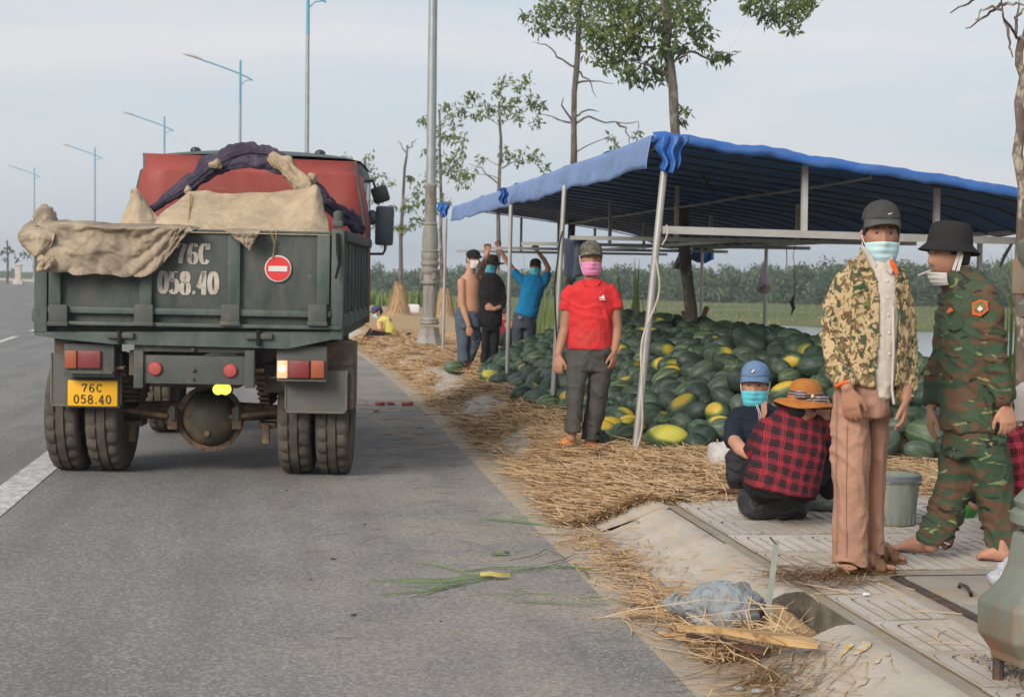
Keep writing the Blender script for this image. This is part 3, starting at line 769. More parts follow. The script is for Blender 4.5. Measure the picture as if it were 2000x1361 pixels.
# ---- trees of the avenue
def tree(name, label, D, trunk, w0, w1, clusters, twigs=(), leaf=(.11, .19), dens=1.0, bark='bark', seed=1, leafmat='leaf', spread=1.0, group='young trees planted along the pavement'):
    rr = random.Random(seed); s = D / FPX
    pts = [P(x, y, D) for x, y in trunk]; o = pts[0].copy()
    t = thing(name, label, 'tree', o, group)
    mb = MB(); k = len(pts); fine = []
    for i in range(k - 1):
        for q in range(3): fine.append(pts[i].lerp(pts[i + 1], q / 3) + Vector((rr.gauss(0, .012), rr.gauss(0, .012), 0)) * (1 if i or q else 0))
    fine.append(pts[-1]); kk = len(fine)
    mb.tube(fine, [(w0 + (w1 - w0) * i / (kk - 1)) * s / 2 * rr.uniform(.93, 1.07) for i in range(kk)], n=9)
    mb.build('trunk', M[bark], t, o)
    br = MB(); C_, R2, N2 = [], [], []
    def twig(pl, d0, d1, r0, r1):
        m_ = len(pl); q = [P(x, y, D + d0 + (d1 - d0) * i / (m_ - 1)) for i, (x, y) in enumerate(pl)]; f2 = []
        for i in range(m_ - 1):
            for e in (0, .33, .66): f2.append(q[i].lerp(q[i + 1], e) + Vector((rr.gauss(0, 1), rr.gauss(0, 1), rr.gauss(0, 1))) * (D * .0006 if (i or e) else 0))
        f2.append(q[-1]); br.tube(f2, [r0 + (r1 - r0) * i / (len(f2) - 1) for i in range(len(f2))], n=5, cap=False)
    for tw in twigs:
        dd = rr.uniform(-.8, .8) * min(1, D / 18); twig(tw, 0, dd, min(.020, D * .0011), .004)
    for (cx, cy, cr_) in clusters:
        dd = rr.gauss(0, 1) * cr_ * s * 1.6 * spread; c = P(cx, cy, D + dd); R = cr_ * s * 1.12
        C_.append(c); R2.append((R, R, R * .8)); N2.append(max(9, int(dens * 84 * (cr_ / 30) ** 1.6)))
    # limbs: each clump hangs on the nearest part of the tree that is already there
    nodes = [(q, max(.008, .026 * (1 - .5 * i / kk))) for i, q in enumerate(fine)]
    for c, R in sorted(zip(C_, R2), key=lambda e: min((e[0] - q[0]).length for q in nodes)):
        R = R[0]; a, ra = min(nodes, key=lambda q: (q[0] - c).length + max(0, q[0].z - c.z + .15) * 1.2); ln = (c - a).length
        mid = a.lerp(c, .5) + Vector((rr.gauss(0, .05), rr.gauss(0, .05), ln * .07)); r0 = min(ra * .8, .005 + .009 * ln)
        br.tube([a, a.lerp(mid, .5) + Vector((rr.gauss(0, .02), 0, rr.gauss(0, .02))), mid, mid.lerp(c, .5) + Vector((rr.gauss(0, .03), 0, rr.gauss(0, .02))), c], [r0, r0 * .85, r0 * .7, r0 * .55, r0 * .4], n=5, cap=False)
        nodes += [(mid, r0 * .7), (c, r0 * .5)]
        for q in range(4):
            e = c + Vector((rr.uniform(-1, 1), rr.uniform(-1, 1), rr.uniform(-.6, .6))) * R * .9; br.tube([mid.lerp(c, .6), mid.lerp(e, .7), e], [.006, .004, .002], n=4, cap=False)
    if br.v: tag(br.build('branch', M[bark], t, o, fix=False), kind='stuff')
    if C_:
        V, F = leaf_cloud([np.array(c) - np.array(o) for c in C_], R2, N2, leaf, seed, droop=.9)
        link('crown', fastmesh('crown', V, F), M[leafmat], t)
    return t
tree('broadleaf_tree', 'dark leafy tree whose trunk passes through the blue tent roof', 17.8, [(1352, 690), (1345, 560), (1337, 470), (1331, 380), (1323, 260), (1311, 130), (1301, 40), (1288, -90)], 25, 14,
     [(1180, 88, 42), (1212, 60, 46), (1252, 40, 52), (1200, 28, 46), (1238, 98, 42), (1282, 140, 30), (1250, 152, 26), (1222, 140, 24), (1160, 62, 26), (1192, 118, 28), (1298, 92, 26), (1328, 98, 24), (1368, 60, 28), (1398, 112, 16), (1418, 108, 12), (1375, 92, 14), (1348, 42, 34), (1290, 18, 50), (1338, 0, 52), (1240, -20, 60), (1310, -50, 80), (1180, -30, 50), (1338, 215, 12), (1332, 235, 9), (1300, 60, 30),
      (1480, 8, 24), (1502, 28, 26), (1532, 30, 30), (1562, 12, 28), (1550, 52, 15), (1462, 8, 16), (1580, 2, 22), (1540, -20, 50), (1480, -30, 40)],
     [[(1306, 110), (1350, 100), (1385, 118), (1415, 118), (1448, 100)], [(1309, 150), (1270, 130), (1235, 120)], [(1300, 40), (1370, -10), (1440, -40), (1500, 0)]], (.065, .12), 1.1, seed=2)
tree('broadleaf_tree', 'thin leafy tree with bare lower twigs rising left of tent peak', 24.8, [(1112, 655), (1114, 440), (1120, 300), (1124, 180), (1130, 60), (1132, -70)], 15, 9,
     [(1050, 40, 28), (1092, 30, 36), (1132, 22, 38), (1072, 14, 36), (1022, 30, 13), (1152, 44, 26), (1110, -24, 56), (1160, 0, 40), (1244, 264, 11), (1202, 286, 8), (1192, 268, 6), (1062, 60, 16), (1100, 55, 22)],
     [[(1118, 246), (1148, 226), (1172, 238), (1205, 239), (1245, 240), (1250, 262)], [(1116, 240), (1080, 230), (1055, 224)], [(1124, 132), (1090, 110), (1065, 88), (1040, 82)], [(1128, 162), (1160, 158), (1200, 164)], [(1118, 238), (1098, 210), (1100, 190)], [(1205, 240), (1225, 260), (1235, 285)], [(1127, 110), (1150, 92), (1165, 85)], [(1128, 140), (1148, 155), (1165, 190)], [(1118, 230), (1150, 215), (1170, 218)]], (.075, .13), 1.1, seed=3)
tree('broadleaf_tree', 'small leafy tree between lamp post and tent, crown in two tiers', 33.8, [(968, 660), (972, 470), (975, 350), (978, 270), (975, 200)], 10, 4,
     [(985, 158, 18), (1022, 168, 20), (922, 190, 20), (900, 216, 16), (952, 212, 20), (1002, 200, 20), (1042, 200, 20), (1060, 206, 12), (1012, 226, 16), (1046, 236, 14), (976, 216, 22), (930, 226, 14), (968, 180, 12), (1030, 150, 10), (985, 300, 13), (1012, 306, 20), (1046, 304, 18), (1060, 326, 10), (940, 310, 12), (910, 340, 18), (885, 345, 12)],
     [[(976, 330), (1000, 318), (1040, 310)], [(974, 360), (940, 330), (915, 320)]], (.10, .17), 1.0, seed=4)
tree('broadleaf_tree', 'leafy tree with loose bright clumps directly behind the ornate lamp post', 46, [(866, 640), (860, 450), (861, 330), (858, 215)], 8, 4,
     [(832, 236, 16), (872, 212, 20), (846, 250, 16), (884, 240, 16), (832, 296, 12), (872, 264, 24), (902, 272, 18), (882, 312, 22), (852, 332, 22), (892, 332, 22), (836, 354, 22), (906, 356, 14), (830, 392, 20), (862, 390, 18), (802, 402, 15), (820, 434, 16), (796, 442, 10), (850, 300, 16), (812, 375, 14), (905, 300, 10), (845, 410, 16)],
     (), (.14, .23), .95, seed=5)
tree('bare_tree', 'slim nearly bare sapling with straw tied round its foot', 47.5, [(778, 625), (784, 470), (789, 350), (796, 285)], 9, 4, [(792, 402, 8), (768, 404, 8), (805, 345, 5), (776, 440, 7)], [[(796, 290), (810, 278), (815, 272)], [(794, 300), (782, 282), (776, 276)], [(786, 460), (800, 445), (812, 440)], [(788, 400), (800, 380)]], (.2, .3), .8, seed=6)
tree('broadleaf_tree', 'distant small leafy tree showing behind the truck mirrors', 74, [(708, 580), (709, 440), (712, 310)], 9, 5, [(682, 308, 16), (702, 328, 18), (722, 326, 16), (738, 346, 16), (722, 304, 11), (762, 354, 10), (696, 345, 14), (718, 350, 14), (745, 365, 8), (665, 320, 9), (735, 390, 12), (752, 470, 12), (740, 440, 12)], (), (.2, .33), .9, seed=7)
tree('bare_tree', 'bare leafless tree with peeling bark at right edge behind the soldier', 9.6, [(1997, 830), (1994, 640), (1994, 500), (1996, 300), (1996, 150), (1996, 76)], 26, 15, [],
     [[(1996, 78), (1976, 60), (1961, 34), (1953, -12)], [(1984, 66), (1988, 24), (1991, -12)], [(1996, 78), (2010, 30), (2020, -20)], [(1956, 6), (1935, 25), (1912, 42), (1886, 56)], [(1958, 20), (1936, 12), (1915, 18), (1905, 40)], [(1955, -6), (1910, -4), (1880, 12), (1856, 26)], [(1962, 40), (1970, 80), (1978, 112)], [(1986, 40), (1996, 20), (2005, 18)], [(1960, 10), (1985, 8), (2000, 12)]], bark='bark_pale', seed=8)
tree('broadleaf_tree', 'far spindly tree on the left verge beyond the road', 118, [(14, 552), (15, 500), (14, 470)], 5, 3, [(18, 484, 9), (8, 492, 8), (26, 492, 7), (44, 494, 6), (12, 505, 5), (34, 505, 6), (54, 498, 6)], (), (.28, .5), .8, seed=9, leafmat='leaf_far', group='far trees by the verge')
# white washed pillar on the verge
M['whitewash'] = pm('whitewash', (.55, .50, .46), (.45, .40, .36), 3, .9)
q = P(36, 556, 120); pl = thing('gate_pillar', 'pale stone pillar standing far off on the left verge', 'pillar', q)
mb = MB(); mb.bbox((0, 0, .15), (.75, .75, .3), .03); mb.build('plinth', M['whitewash'], pl)
mb = MB(); mb.bbox((0, 0, .85), (.45, .45, 1.15), .03); mb.build('shaft', M['whitewash'], pl)
mb = MB(); mb.bbox((0, 0, 1.48), (.58, .58, .14), .03); mb.build('cap', M['whitewash'], pl)
# straw skirts tied round the saplings
def skirt(name, c, h, r0, r1, label, seed):
    t = thing(name, label, 'straw bundle', c, 'straw tied round tree feet')
    mb = MB(); n_ = 22; vs, fs = [], []
    for k in range(9):
        u = k / 8
        for j in range(n_):
            a = 2 * math.pi * j / n_; rr = (r0 + (r1 - r0) * u ** .7) * (1 + .16 * mnoise.noise(Vector((math.cos(a) * 3, math.sin(a) * 3, u * 1.2 + seed))))
            vs.append((rr * math.cos(a), rr * math.sin(a), h * u - .03))
    fs = [(k * n_ + j, k * n_ + (j + 1) % n_, (k + 1) * n_ + (j + 1) % n_, (k + 1) * n_ + j) for k in range(8) for j in range(n_)]
    mb.add(vs, fs + [tuple(range(8 * n_, 9 * n_))]); mb.build('wrap', M['straw_bed'], t, smooth=True)
    r = np.random.default_rng(seed); V = []
    for i in range(260):
        a = r.uniform(0, 6.283); z0 = r.uniform(0, h * .8); z1 = min(h * 1.1, z0 + r.uniform(.15, .5)); w2 = .008
        ra, rb = (r0 + (r1 - r0) * (z / h) ** .7 + r.uniform(0, .05) for z in (z0, z1))
        c_, s_ = math.cos(a), math.sin(a); a2 = a + r.normal(0, .12); c2, s2 = math.cos(a2), math.sin(a2)
        V += [(ra * c_ - s_ * w2, ra * s_ + c_ * w2, z0), (ra * c_ + s_ * w2, ra * s_ - c_ * w2, z0), (rb * c2 + s2 * w2, rb * s2 - c2 * w2, z1), (rb * c2 - s2 * w2, rb * s2 + c2 * w2, z1)]
    tag(link('stalk', fastmesh('stalk', np.array(V), np.arange(len(V)).reshape(-1, 4)), M['straw'], t), kind='stuff')
c = P(779, 628, 47.5); c.z = .14; skirt('straw_wrap', c, .95, .42, .13, 'cone of straw tied round the foot of the bare sapling', 61)
c = P(868, 640, 46); c.z = .14; skirt('straw_wrap', c, .8, .35, .12, 'straw tied round the tree foot right of the lamp post', 62)
blades('shrub', 500, reed_at(735, 605, 62, .8), (.25, .75), (.08, .16), M['blade'], 56, .3, 'thing', 'bright green bush between the truck and the straw cone', 'bush')
blades('shrub', 500, reed_at(812, 605, 60, .6), (.25, .75), (.08, .16), M['blade'], 57, .3, 'thing', 'bright green bush right of the straw cone behind the lamp post', 'bush')
blades('shrub', 300, reed_at(882, 610, 55, .5), (.2, .6), (.08, .16), M['blade'], 58, .3, 'thing', 'low green bush right of the lamp post behind the tent pole', 'bush')

# ================================================================ TENT
def tarp_mat(name, c, trans, rib=False):
    mt, n, l, b = newmat(name); v = coords(n, l)
    col = mixc(n, l, ramp(n, l, nz_(n, l, v, 1.3, 6, .65), .35, .68), c, tuple(q * .72 + .02 for q in c))
    st = nz_(n, l, coords(n, l, 'Object', (1.2, 9, 9)), 1.5, 4)
    col = mixc(n, l, mathn(n, l, 'MULTIPLY', ramp(n, l, st, .5, .75), .55), col, tuple(q * .55 + .10 for q in c))
    l.new(col, b.inputs['Base Color']); b.inputs['Roughness'].default_value = .45; b.inputs['Specular IOR Level'].default_value = .4
    h = mathn(n, l, 'ADD', nz_(n, l, coords(n, l, 'Object', (1.5, 8, 3)), 1.6, 4), nz_(n, l, v, 7, 4))
    bump(n, l, b, h, .5, .03)
    tr = n.new('ShaderNodeBsdfTranslucent'); l.new(col, tr.inputs[0])
    ms = n.new('ShaderNodeMixShader'); ms.inputs[0].default_value = trans
    l.new(b.outputs[0], ms.inputs[1]); l.new(tr.outputs[0], ms.inputs[2]); l.new(ms.outputs[0], n['Material Output'].inputs[0]); return mt
M['tarp'] = tarp_mat('blue_tarpaulin', (.025, .145, .50), .14)
M['fascia'] = tarp_mat('skylit_blue_tarpaulin', (.15, .25, .50), .05)  # same tarpaulin as the roof; skylight on it is painted as a paler blue
M['strutd'] = pm('dark_batten', (.05, .065, .10), None, 5, .7)
M['pole'] = pm('steel_tube', (.47, .46, .44), (.38, .365, .345), 6, .38, .15, 40, metal=.45, c3=(.30, .24, .18), s3=7, t3=(.62, .72), stretch=(1, 1, .4))
M['railm'] = pm('white_rail', (.50, .49, .47), (.42, .40, .38), 5, .5, .1, 40, metal=.2, c3=(.26, .18, .12), s3=9, t3=(.66, .74))
TX0, TX1, TY0, TY1 = 2.62, 6.05, 11.45, 25.4
tent = thing('market_tent', 'long steel framed shelter with blue tarpaulin roof over the melons', 'tent', (TX0, TY0, .14))
TO = Vector((TX0, TY0, .14))
def roof_z(x, Y):
    u = (x - TX0) / (TX1 - TX0)
    sag = -.012 * abs(math.sin((Y - TY0) * math.pi / 3.48))
    return 2.425 + .05 * (Y - TY0) / 14 - .43 * max(0, u) ** 1.05 - .15 * max(0, (u - .80) / .20) ** 1.5 + sag
mb = MB()
def rf(u, v):
    x = TX0 - .03 + (TX1 - TX0 + .1) * u; Y = TY0 - .12 + (TY1 - TY0 + .3) * v
    return (x, Y, roof_z(x, Y) + .035 + .007 * abs(math.sin(Y * math.pi / .55)) + .022 * mnoise.noise(Vector((x * 1.5, Y * 1.5, 0))) + .008 * mnoise.noise(Vector((x * 6, Y * 3, 4))))
mb.grid(rf, 26, 150); o = mb.build('roof_sheet', M['tarp'], tent, TO, smooth=True, fix=False); solidify(o, .006)
# the strip hanging down along the road side, creased, with skylight painted in as paler blue
mb = MB()
def fs_(u, v):
    Y = TY0 - .12 + (TY1 - TY0 + .3) * u; x = TX0 - .03
    hang = .235 + .03 * mnoise.noise(Vector((Y * 1.3, 0, 0)))
    return (x - .035 * math.sin(v * 1.6) - .020 * v * mnoise.noise(Vector((Y * 4.5, v, 2))) - .025 * v * mnoise.noise(Vector((Y * 1.5, v, 7))), Y, roof_z(x, Y) + .045 - hang * v - .012 * math.sin(v * 3))
mb.grid(fs_, 220, 6); o = mb.build('hanging_edge', M['fascia'], tent, TO, smooth=True, fix=False); solidify(o, .005)
mb = MB()
def fs2(u, v):     # rolled front edge
    x = TX0 - .03 + (TX1 - TX0 + .1) * u; a = v * 5.2
    return (x, TY0 - .14 + .035 * math.cos(a + 1.5) + .02 * mnoise.noise(Vector((x * 5, v * 2, 1))), roof_z(x, TY0) + .03 + .04 * math.sin(a + 1.5) + .022 * mnoise.noise(Vector((x * 3, 3, 1))) + .012 * mnoise.noise(Vector((x * 11, v * 3, 1))))
mb.grid(fs2, 120, 8); o = mb.build('rolled_edge', M['tarp'], tent, TO, smooth=True, fix=False); solidify(o, .004)
# bunched tarpaulin knots at the corner and along the edge
def knot(c, w_, h_, seed, mat='tarp', name='gathered_corner'):
    mb = MB(); c = Vector(c)
    def f(u, v):
        t = u * 2 - 1; wd = w_ * (1.05 - .30 * v + .18 * math.sin(v * 5 + seed)); lo = 1 - .16 * abs(t) ** 2 + .10 * mnoise.noise(Vector((u * 4, seed, 0)))
        dep = .042 * math.sin(u * 15 + seed + 1.6 * v) * (.4 + .6 * v) + .03 * mnoise.noise(Vector((u * 7, v * 3, seed))) - .06 * (1 - t * t)
        return c + RV_ * (t * wd + .012 * math.sin(v * 9 + seed)) + TV_ * (-dep) + Vector((0, 0, .03 - h_ * v * lo))
    mb.grid(f, 44, 14); o = mb.build(name, M[mat], tent, TO, smooth=True, fix=False); solidify(o, .006); return o
RV_, TV_ = Vector(HR), -Vector(HF)
q = P(1306, 275, 11.62); knot((q.x, q.y - .05, q.z), .098, .27, 1)
q = P(984, 372, 18.6); knot((q.x, q.y, q.z), .05, .20, 4)
q = P(866, 400, 25.9); knot((q.x, q.y, q.z), .09, .24, 6)
q = P(1372, 472, 23.4); knot((q.x, q.y, q.z), .20, .34, 9)
# poles
def pole(bx, by, tx, ty, D0, D1=None, r=.024, name='pole', z0=.14, mat='pole'):
    a = G(bx, by, z0) if D0 is None else P(bx, by, D0)
    D_ = Dof(a); b_ = P(tx, ty, D1 or D_)
    mb = MB(); mb.tube([a, a.lerp(b_, .5), b_], r, n=12, cap=False); return mb.build(name, M[mat], tent, TO)
pole(1240, 888, 1297, 335, None, r=.027)
pole(1078, 806, 1103, 362, None, r=.024)
pole(990, 758, 998, 400, None, r=.024)
pole(865, 692, 871, 425, None, r=.024)
pole(1493, 660, 1497, 478, 20.3, r=.024); pole(1368, 650, 1372, 478, 23.3, r=.024)
pole(1910, 720, 1914, 470, 13.6, r=.024)
RZ = 1.80
def vpole(x, Y, z0, z1, w_=.04, name='post', mat='railm'):
    mb = MB(); mb.bar((x, Y, z0), (x, Y, z1), w_, side=Vector((1, 0, 0))); return mb.build(name, M[mat], tent, TO)
def rail(a, b_, w_=.04, name='rail', mat='railm', h=None):
    mb = MB(); mb.bar(a, b_, w_, h, side=Vector((0, 0, 1)) if abs(Vector(b_).z - Vector(a).z) < .5 else Vector((1, 0, 0))); return mb.build(name, M[mat], tent, TO)
a = P(1296, 449, 11.56); b_ = P(1992, 471, 12.6); b_ = a + (b_ - a) * 1.08
rail(a, b_, .055, h=.04)
for px_, yt, yb in ((1570, 322, 455), (1828, 368, 462)):
    D = 11.56 + 1.04 * (px_ - 1296) / 696; q0, q1 = P(px_, yb, D), P(px_ + 2, yt, D)
    mb = MB(); mb.bar(q0, q1, .042); mb.build('post', M['railm'], tent, TO)
for Y in (14.85, 18.05, 21.6, 25.2):
    rail((TX0, Y, RZ), (TX1, Y, RZ), .038)
    for x in (3.65, 4.85): vpole(x, Y, RZ + .021, roof_z(x, Y), .036)
rail((4.25, 14.8, 1.80), (4.25, 25.2, 1.80), .034)
rail((TX1, TY0, 1.86), (TX1, TY1, 1.86), .036)
rail((TX0 + .02, TY0, roof_z(TX0, TY0) - .03), (TX0 + .02, TY1, roof_z(TX0, TY1) - .03), .035)
for i in range(26):
    Y = TY0 + .1 + i * .555
    mb = MB(); mb.tube([(TX0 + (TX1 - TX0) * q / 8, Y, roof_z(TX0 + (TX1 - TX0) * q / 8, Y) + .012) for q in range(9)], .009, n=6, cap=False, side=Vector((0, 1, 0))); mb.build('rafter', M['strutd'], tent, TO)
for x in (4.3,):
    mb = MB(); mb.tube([(x, TY0 + 14 * q / 20, roof_z(x, TY0 + 14 * q / 20) - .012) for q in range(21)], .014, n=6, cap=False); mb.build('purlin', M['galv'], tent, TO)
# dark blue cloth hanging from the cross rail by the second pole
M['denim'] = pm('faded_dark_cloth', (.10, .12, .16), (.06, .075, .11), 8, .95, .4, 30)
q0 = P(1128, 470, 15.2)
mb = MB()
def cl(u, v):
    return q0 + Vector((HR[0] * (u - .5) * .24, 0, 0)) + Vector((.05 * math.sin(u * 9) * v, .05 * math.sin(u * 7 + 1), -.42 * v * (1 - .45 * abs(u - .35)) + .02))
mb.grid(cl, 16, 10); o = mb.build('hanging_cloth', M['denim'], origin=q0, loc=q0, smooth=True, fix=False); solidify(o, .02)
tag(o, 'dark blue cloth hung over the cross rail behind the second pole', 'cloth')
# ================================================================ DUMP TRUCK (local frame: x right, y forward, z up, origin under the tailgate)
def paint_mat(name, c, dirt=(.235, .205, .165), dl=.5, rough=.5, chip=(.42, .36, .28)):
    mt, n, l, b = newmat(name); v = coords(n, l)
    col = mixc(n, l, ramp(n, l, nz_(n, l, v, 2.2, 5), .35, .65), c, tuple(q * .72 for q in c))
    d = ramp(n, l, nz_(n, l, coords(n, l, 'Object', (2.2, 2.2, .9)), 2.6, 7, .72), .38, .74)
    col = mixc(n, l, mathn(n, l, 'MULTIPLY', d, dl), col, dirt)
    ch = ramp(n, l, nz_(n, l, coords(n, l, 'Object', (1.0, 1.0, 1.6)), 9, 8, .78, .5), .655, .69)
    col = mixc(n, l, mathn(n, l, 'MULTIPLY', ch, .65), col, chip)
    l.new(col, b.inputs['Base Color'])
    rr = mathn(n, l, 'MULTIPLY_ADD', d, .3, rough); l.new(rr, b.inputs['Roughness']); b.inputs['Specular IOR Level'].default_value = .35
    bump(n, l, b, mathn(n, l, 'ADD', nz_(n, l, v, 1.8, 2), mathn(n, l, 'MULTIPLY', nz_(n, l, v, 45, 5, .7), .22)), .35, .016); return mt
M['green'] = paint_mat('truck_green', (.048, .084, .078), (.165, .16, .14), .78)
M['greend'] = paint_mat('truck_green_panel', (.044, .064, .060), (.14, .13, .112), .85)
M['red'] = paint_mat('headboard_red', (.33, .052, .042), (.30, .12, .09), .45, .45, (.40, .22, .17))
M['chassis'] = pm('dusty_chassis', (.060, .056, .052), (.14, .105, .075), 7, .85, .4, 40, c3=(.20, .125, .075), s3=5, t3=(.50, .66))
M['axle'] = pm('muddy_axle', (.15, .10, .065), (.09, .065, .045), 8, .9, .6, 40, c3=(.24, .155, .09), s3=7, t3=(.48, .62), bdist=.01)
M['diff'] = pm('oily_housing', (.050, .048, .036), (.075, .066, .045), 8, .55, .3, 40, c3=(.15, .105, .06), s3=6, t3=(.52, .66))
M['panel'] = pm('grey_green_steel', (.066, .074, .068), (.088, .092, .084), 4, .7, .2, 40, c3=(.14, .12, .095), s3=5, t3=(.55, .7))
M['flap'] = pm('dusty_rubber_flap', (.105, .105, .10), (.14, .135, .125), 3, .85, .2, 50, c3=(.19, .16, .125), s3=3, t3=(.5, .7))
M['rub'] = pm('rubber_edge', (.17, .15, .125), None, 6, .9)
def tyre_mat():
    mt, n, l, b = newmat('tyre_rubber'); v = coords(n, l)
    col = mixc(n, l, ramp(n, l, nz_(n, l, v, 5, 6, .7), .3, .68), (.045, .043, .040), (.135, .112, .085))
    l.new(col, b.inputs['Base Color']); b.inputs['Roughness'].default_value = .9; b.inputs['Specular IOR Level'].default_value = .2
    bump(n, l, b, nz_(n, l, v, 40, 4), .3, .004); return mt
M['tyre'] = tyre_mat()
M['black'] = pm('black_plastic', (.025, .026, .027), (.04, .04, .04), 6, .5)
M['dark'] = pm('dark_void', (.012, .012, .012), None, 6, .9)
M['glass_dark'] = pm('dark_glass', (.02, .03, .035), None, 3, .08, spec=.6)
M['mirror'] = pm('mirror_back', (.075, .10, .12), (.05, .065, .08), 4, .3, spec=.5)
M['white'] = pm('white_paint', (.72, .70, .66), (.60, .57, .52), 5, .6)
M['stencil'] = pm('stencilled_white', (.52, .47, .41), (.36, .32, .27), 14, .85, c3=(.15, .13, .11), s3=8, t3=(.58, .70))
M['signred'] = pm('sign_red', (.68, .045, .045), (.60, .04, .045), 4, .45)
M['plate'] = pm('plate_yellow', (.80, .42, .012), (.74, .38, .012), 4, .5, c3=(.5, .3, .1), s3=12, t3=(.62, .72))
M['ink'] = pm('plate_ink', (.035, .03, .025), None, 4, .6)
def lens(name, c, em=0, ec=None):
    mt, n, l, b = newmat(name); v = coords(n, l); l.new(mixc(n, l, mathn(n, l, 'MULTIPLY', ramp(n, l, nz_(n, l, v, 14, 6, .7), .35, .7), .45 if em == 0 else .1), c, (.17, .11, .085)), b.inputs['Base Color']); b.inputs['Roughness'].default_value = .4
    if em: b.inputs['Emission Color'].default_value = rgba(ec or c); b.inputs['Emission Strength'].default_value = em
    w_ = n.new('ShaderNodeTexWave'); w_.inputs['Scale'].default_value = 60; l.new(coords(n, l), w_.inputs[0]); bump(n, l, b, w_.outputs[0], .3, .002); return mt
M['lens_red'] = lens('red_lens', (.20, .014, .02)); M['lens_amber'] = lens('amber_lens', (.36, .07, .018)); M['reflex'] = lens('red_reflector', (.48, .055, .05))
M['lens_lit'] = lens('lit_amber_lens', (.85, .45, .25), .45, (1, .50, .22)); M['bulb'] = lens('lit_bulb', (1, .8, .5), 4, (1, .62, .25))
M['worklamp'] = lens('lit_yellow_lamp', (.8, 1, .1), 2.0, (.80, 1, .06))

t0 = P(361, 700, 10.6); HEAD = YAW - R_(1.85)
TRM = Matrix.Translation((t0.x, t0.y, .012)) @ Matrix.Rotation(-HEAD, 4, 'Z') @ Matrix.Rotation(.006, 4, 'Y')
TRI = TRM.inverted()
def tl(px_, py_, D): return TRI @ P(px_, py_, D)
def tp(px_, py_, y=0.0):                 # pixel to the local vertical plane y
    a = TRI @ Vector(CPOS); b_ = TRI @ Vector(CPOS + ray(px_, py_)); d = b_ - a
    return a + d * ((y - a.y) / d.y)
truck = thing('dump_truck', 'old green dump truck with red headboard and canvas over its tailgate', 'truck', (t0.x, t0.y, .012))
truck.rotation_euler = TRM.to_euler()
def tpart(mb, name, mat, parent=None, **k): return mb.build(name, M[mat] if isinstance(mat, str) else mat, parent or truck, **k)
W2 = 1.015; ZT, ZB, LB = 1.722, 1.06, 3.0
def X(px_): return tp(px_, 600).x
def Zp(py_, px_=361): return tp(px_, py_).z
def boxp(name, mat, px0, py0, px1, py1, y0, y1, parent=None, bv=.006, y=None):
    """a box whose rear face fills a pixel rectangle on the plane y0 and reaches forward to y1"""
    a, b_ = tp(px0, py0, y0), tp(px1, py1, y0)
    q = MB(); q.bbox(((a.x + b_.x) / 2, (y0 + y1) / 2, (a.z + b_.z) / 2), (abs(b_.x - a.x), abs(y1 - y0), abs(a.z - b_.z)), bv); return tpart(q, name, mat, parent)
# --- bed
q = MB(); q.bbox((0, LB / 2 + .05, 1.03), (2 * W2 - .02, LB - .1, .10), .01); tpart(q, 'bed_floor', 'greend')
tg = boxp('tailgate', 'greend', 68, 448, 645, 640, .03, .065)
boxp('top_rail', 'green', 68, 441, 648, 458, -.005, .06, tg, .012)
for a in (95, 273, 445, 620): boxp('rib', 'green', a, 459, a + 23, 596, -.012, .028, tg, .008)
boxp('lower_rail', 'green', 92, 597, 646, 621, -.022, .028, tg, .012)
boxp('edge_post', 'green', 67, 440, 91, 652, .0, .09, None, .008)
boxp('bottom_lip', 'green', 92, 626, 668, 645, -.035, .06, None, .014)
for a in (114, 281, 450, 620):
    h = MB(); c = tp(a, 612, -.03); h.bbox((c.x, -.035, c.z), (.125, .03, .12), .012); ho = tpart(h, 'hinge', 'panel')
    h = MB(); c2 = tp(a, 632, -.03); h.bbox((c2.x, -.05, c2.z), (.135, .03, .03), .008); tpart(h, 'hinge_pin', 'panel', ho)
# sill below the bed, deeper in the middle
a, b_, c, d = tp(68, 648), tp(664, 660), tp(562, 681), tp(222, 672)
q = MB(); e_ = [tp(68, 655), tp(110, 661), d, c, b_, tp(664, 648), a]; vs = [Vector((p.x, .0, p.z)) for p in e_] + [Vector((p.x, .10, p.z)) for p in e_]; k = len(e_)
q.add(vs, [tuple(reversed(range(k))), tuple(range(k, 2 * k))] + [(i, (i + 1) % k, k + (i + 1) % k, k + i) for i in range(k)]); tpart(q, 'sill', 'green', smooth=False)
for px_ in (234, 505):
    for dx in (-14, 15):
        c = tp(px_ + dx, 655 + (2 if px_ > 400 else 0), -.02); h = MB(); h.bbox((c.x, -.015, c.z), (.085, .03, .042), .014); tpart(h, 'latch_plate', 'panel')
    c = tp(px_, 660, -.02); h = MB(); h.tube([(c.x, -.02, c.z + .04), (c.x, -.025, c.z - .04)], .016, n=8); tpart(h, 'latch_pin', 'dark')
# corner post with locking handle
boxp('corner_post', 'green', 648, 447, 669, 664, -.005, .10, None, .01)
c = tp(659, 440, 0); q = MB(); q.bbox((c.x, .03, c.z + .01), (.07, .09, .045), .012); cp = tpart(q, 'post_cap', 'panel')
q = MB(); q.tube([(c.x, .03, c.z + .02), (c.x, .03, c.z + .075)], .03, n=10); tpart(q, 'post_knob', 'panel', cp)
q = MB(); q.tube([tp(660, 458, -.02), tp(661, 490, -.03), tp(663, 515, -.035), tp(656, 543, -.05)], [.014, .016, .012, .008], n=8); tpart(q, 'lock_handle', 'dark')
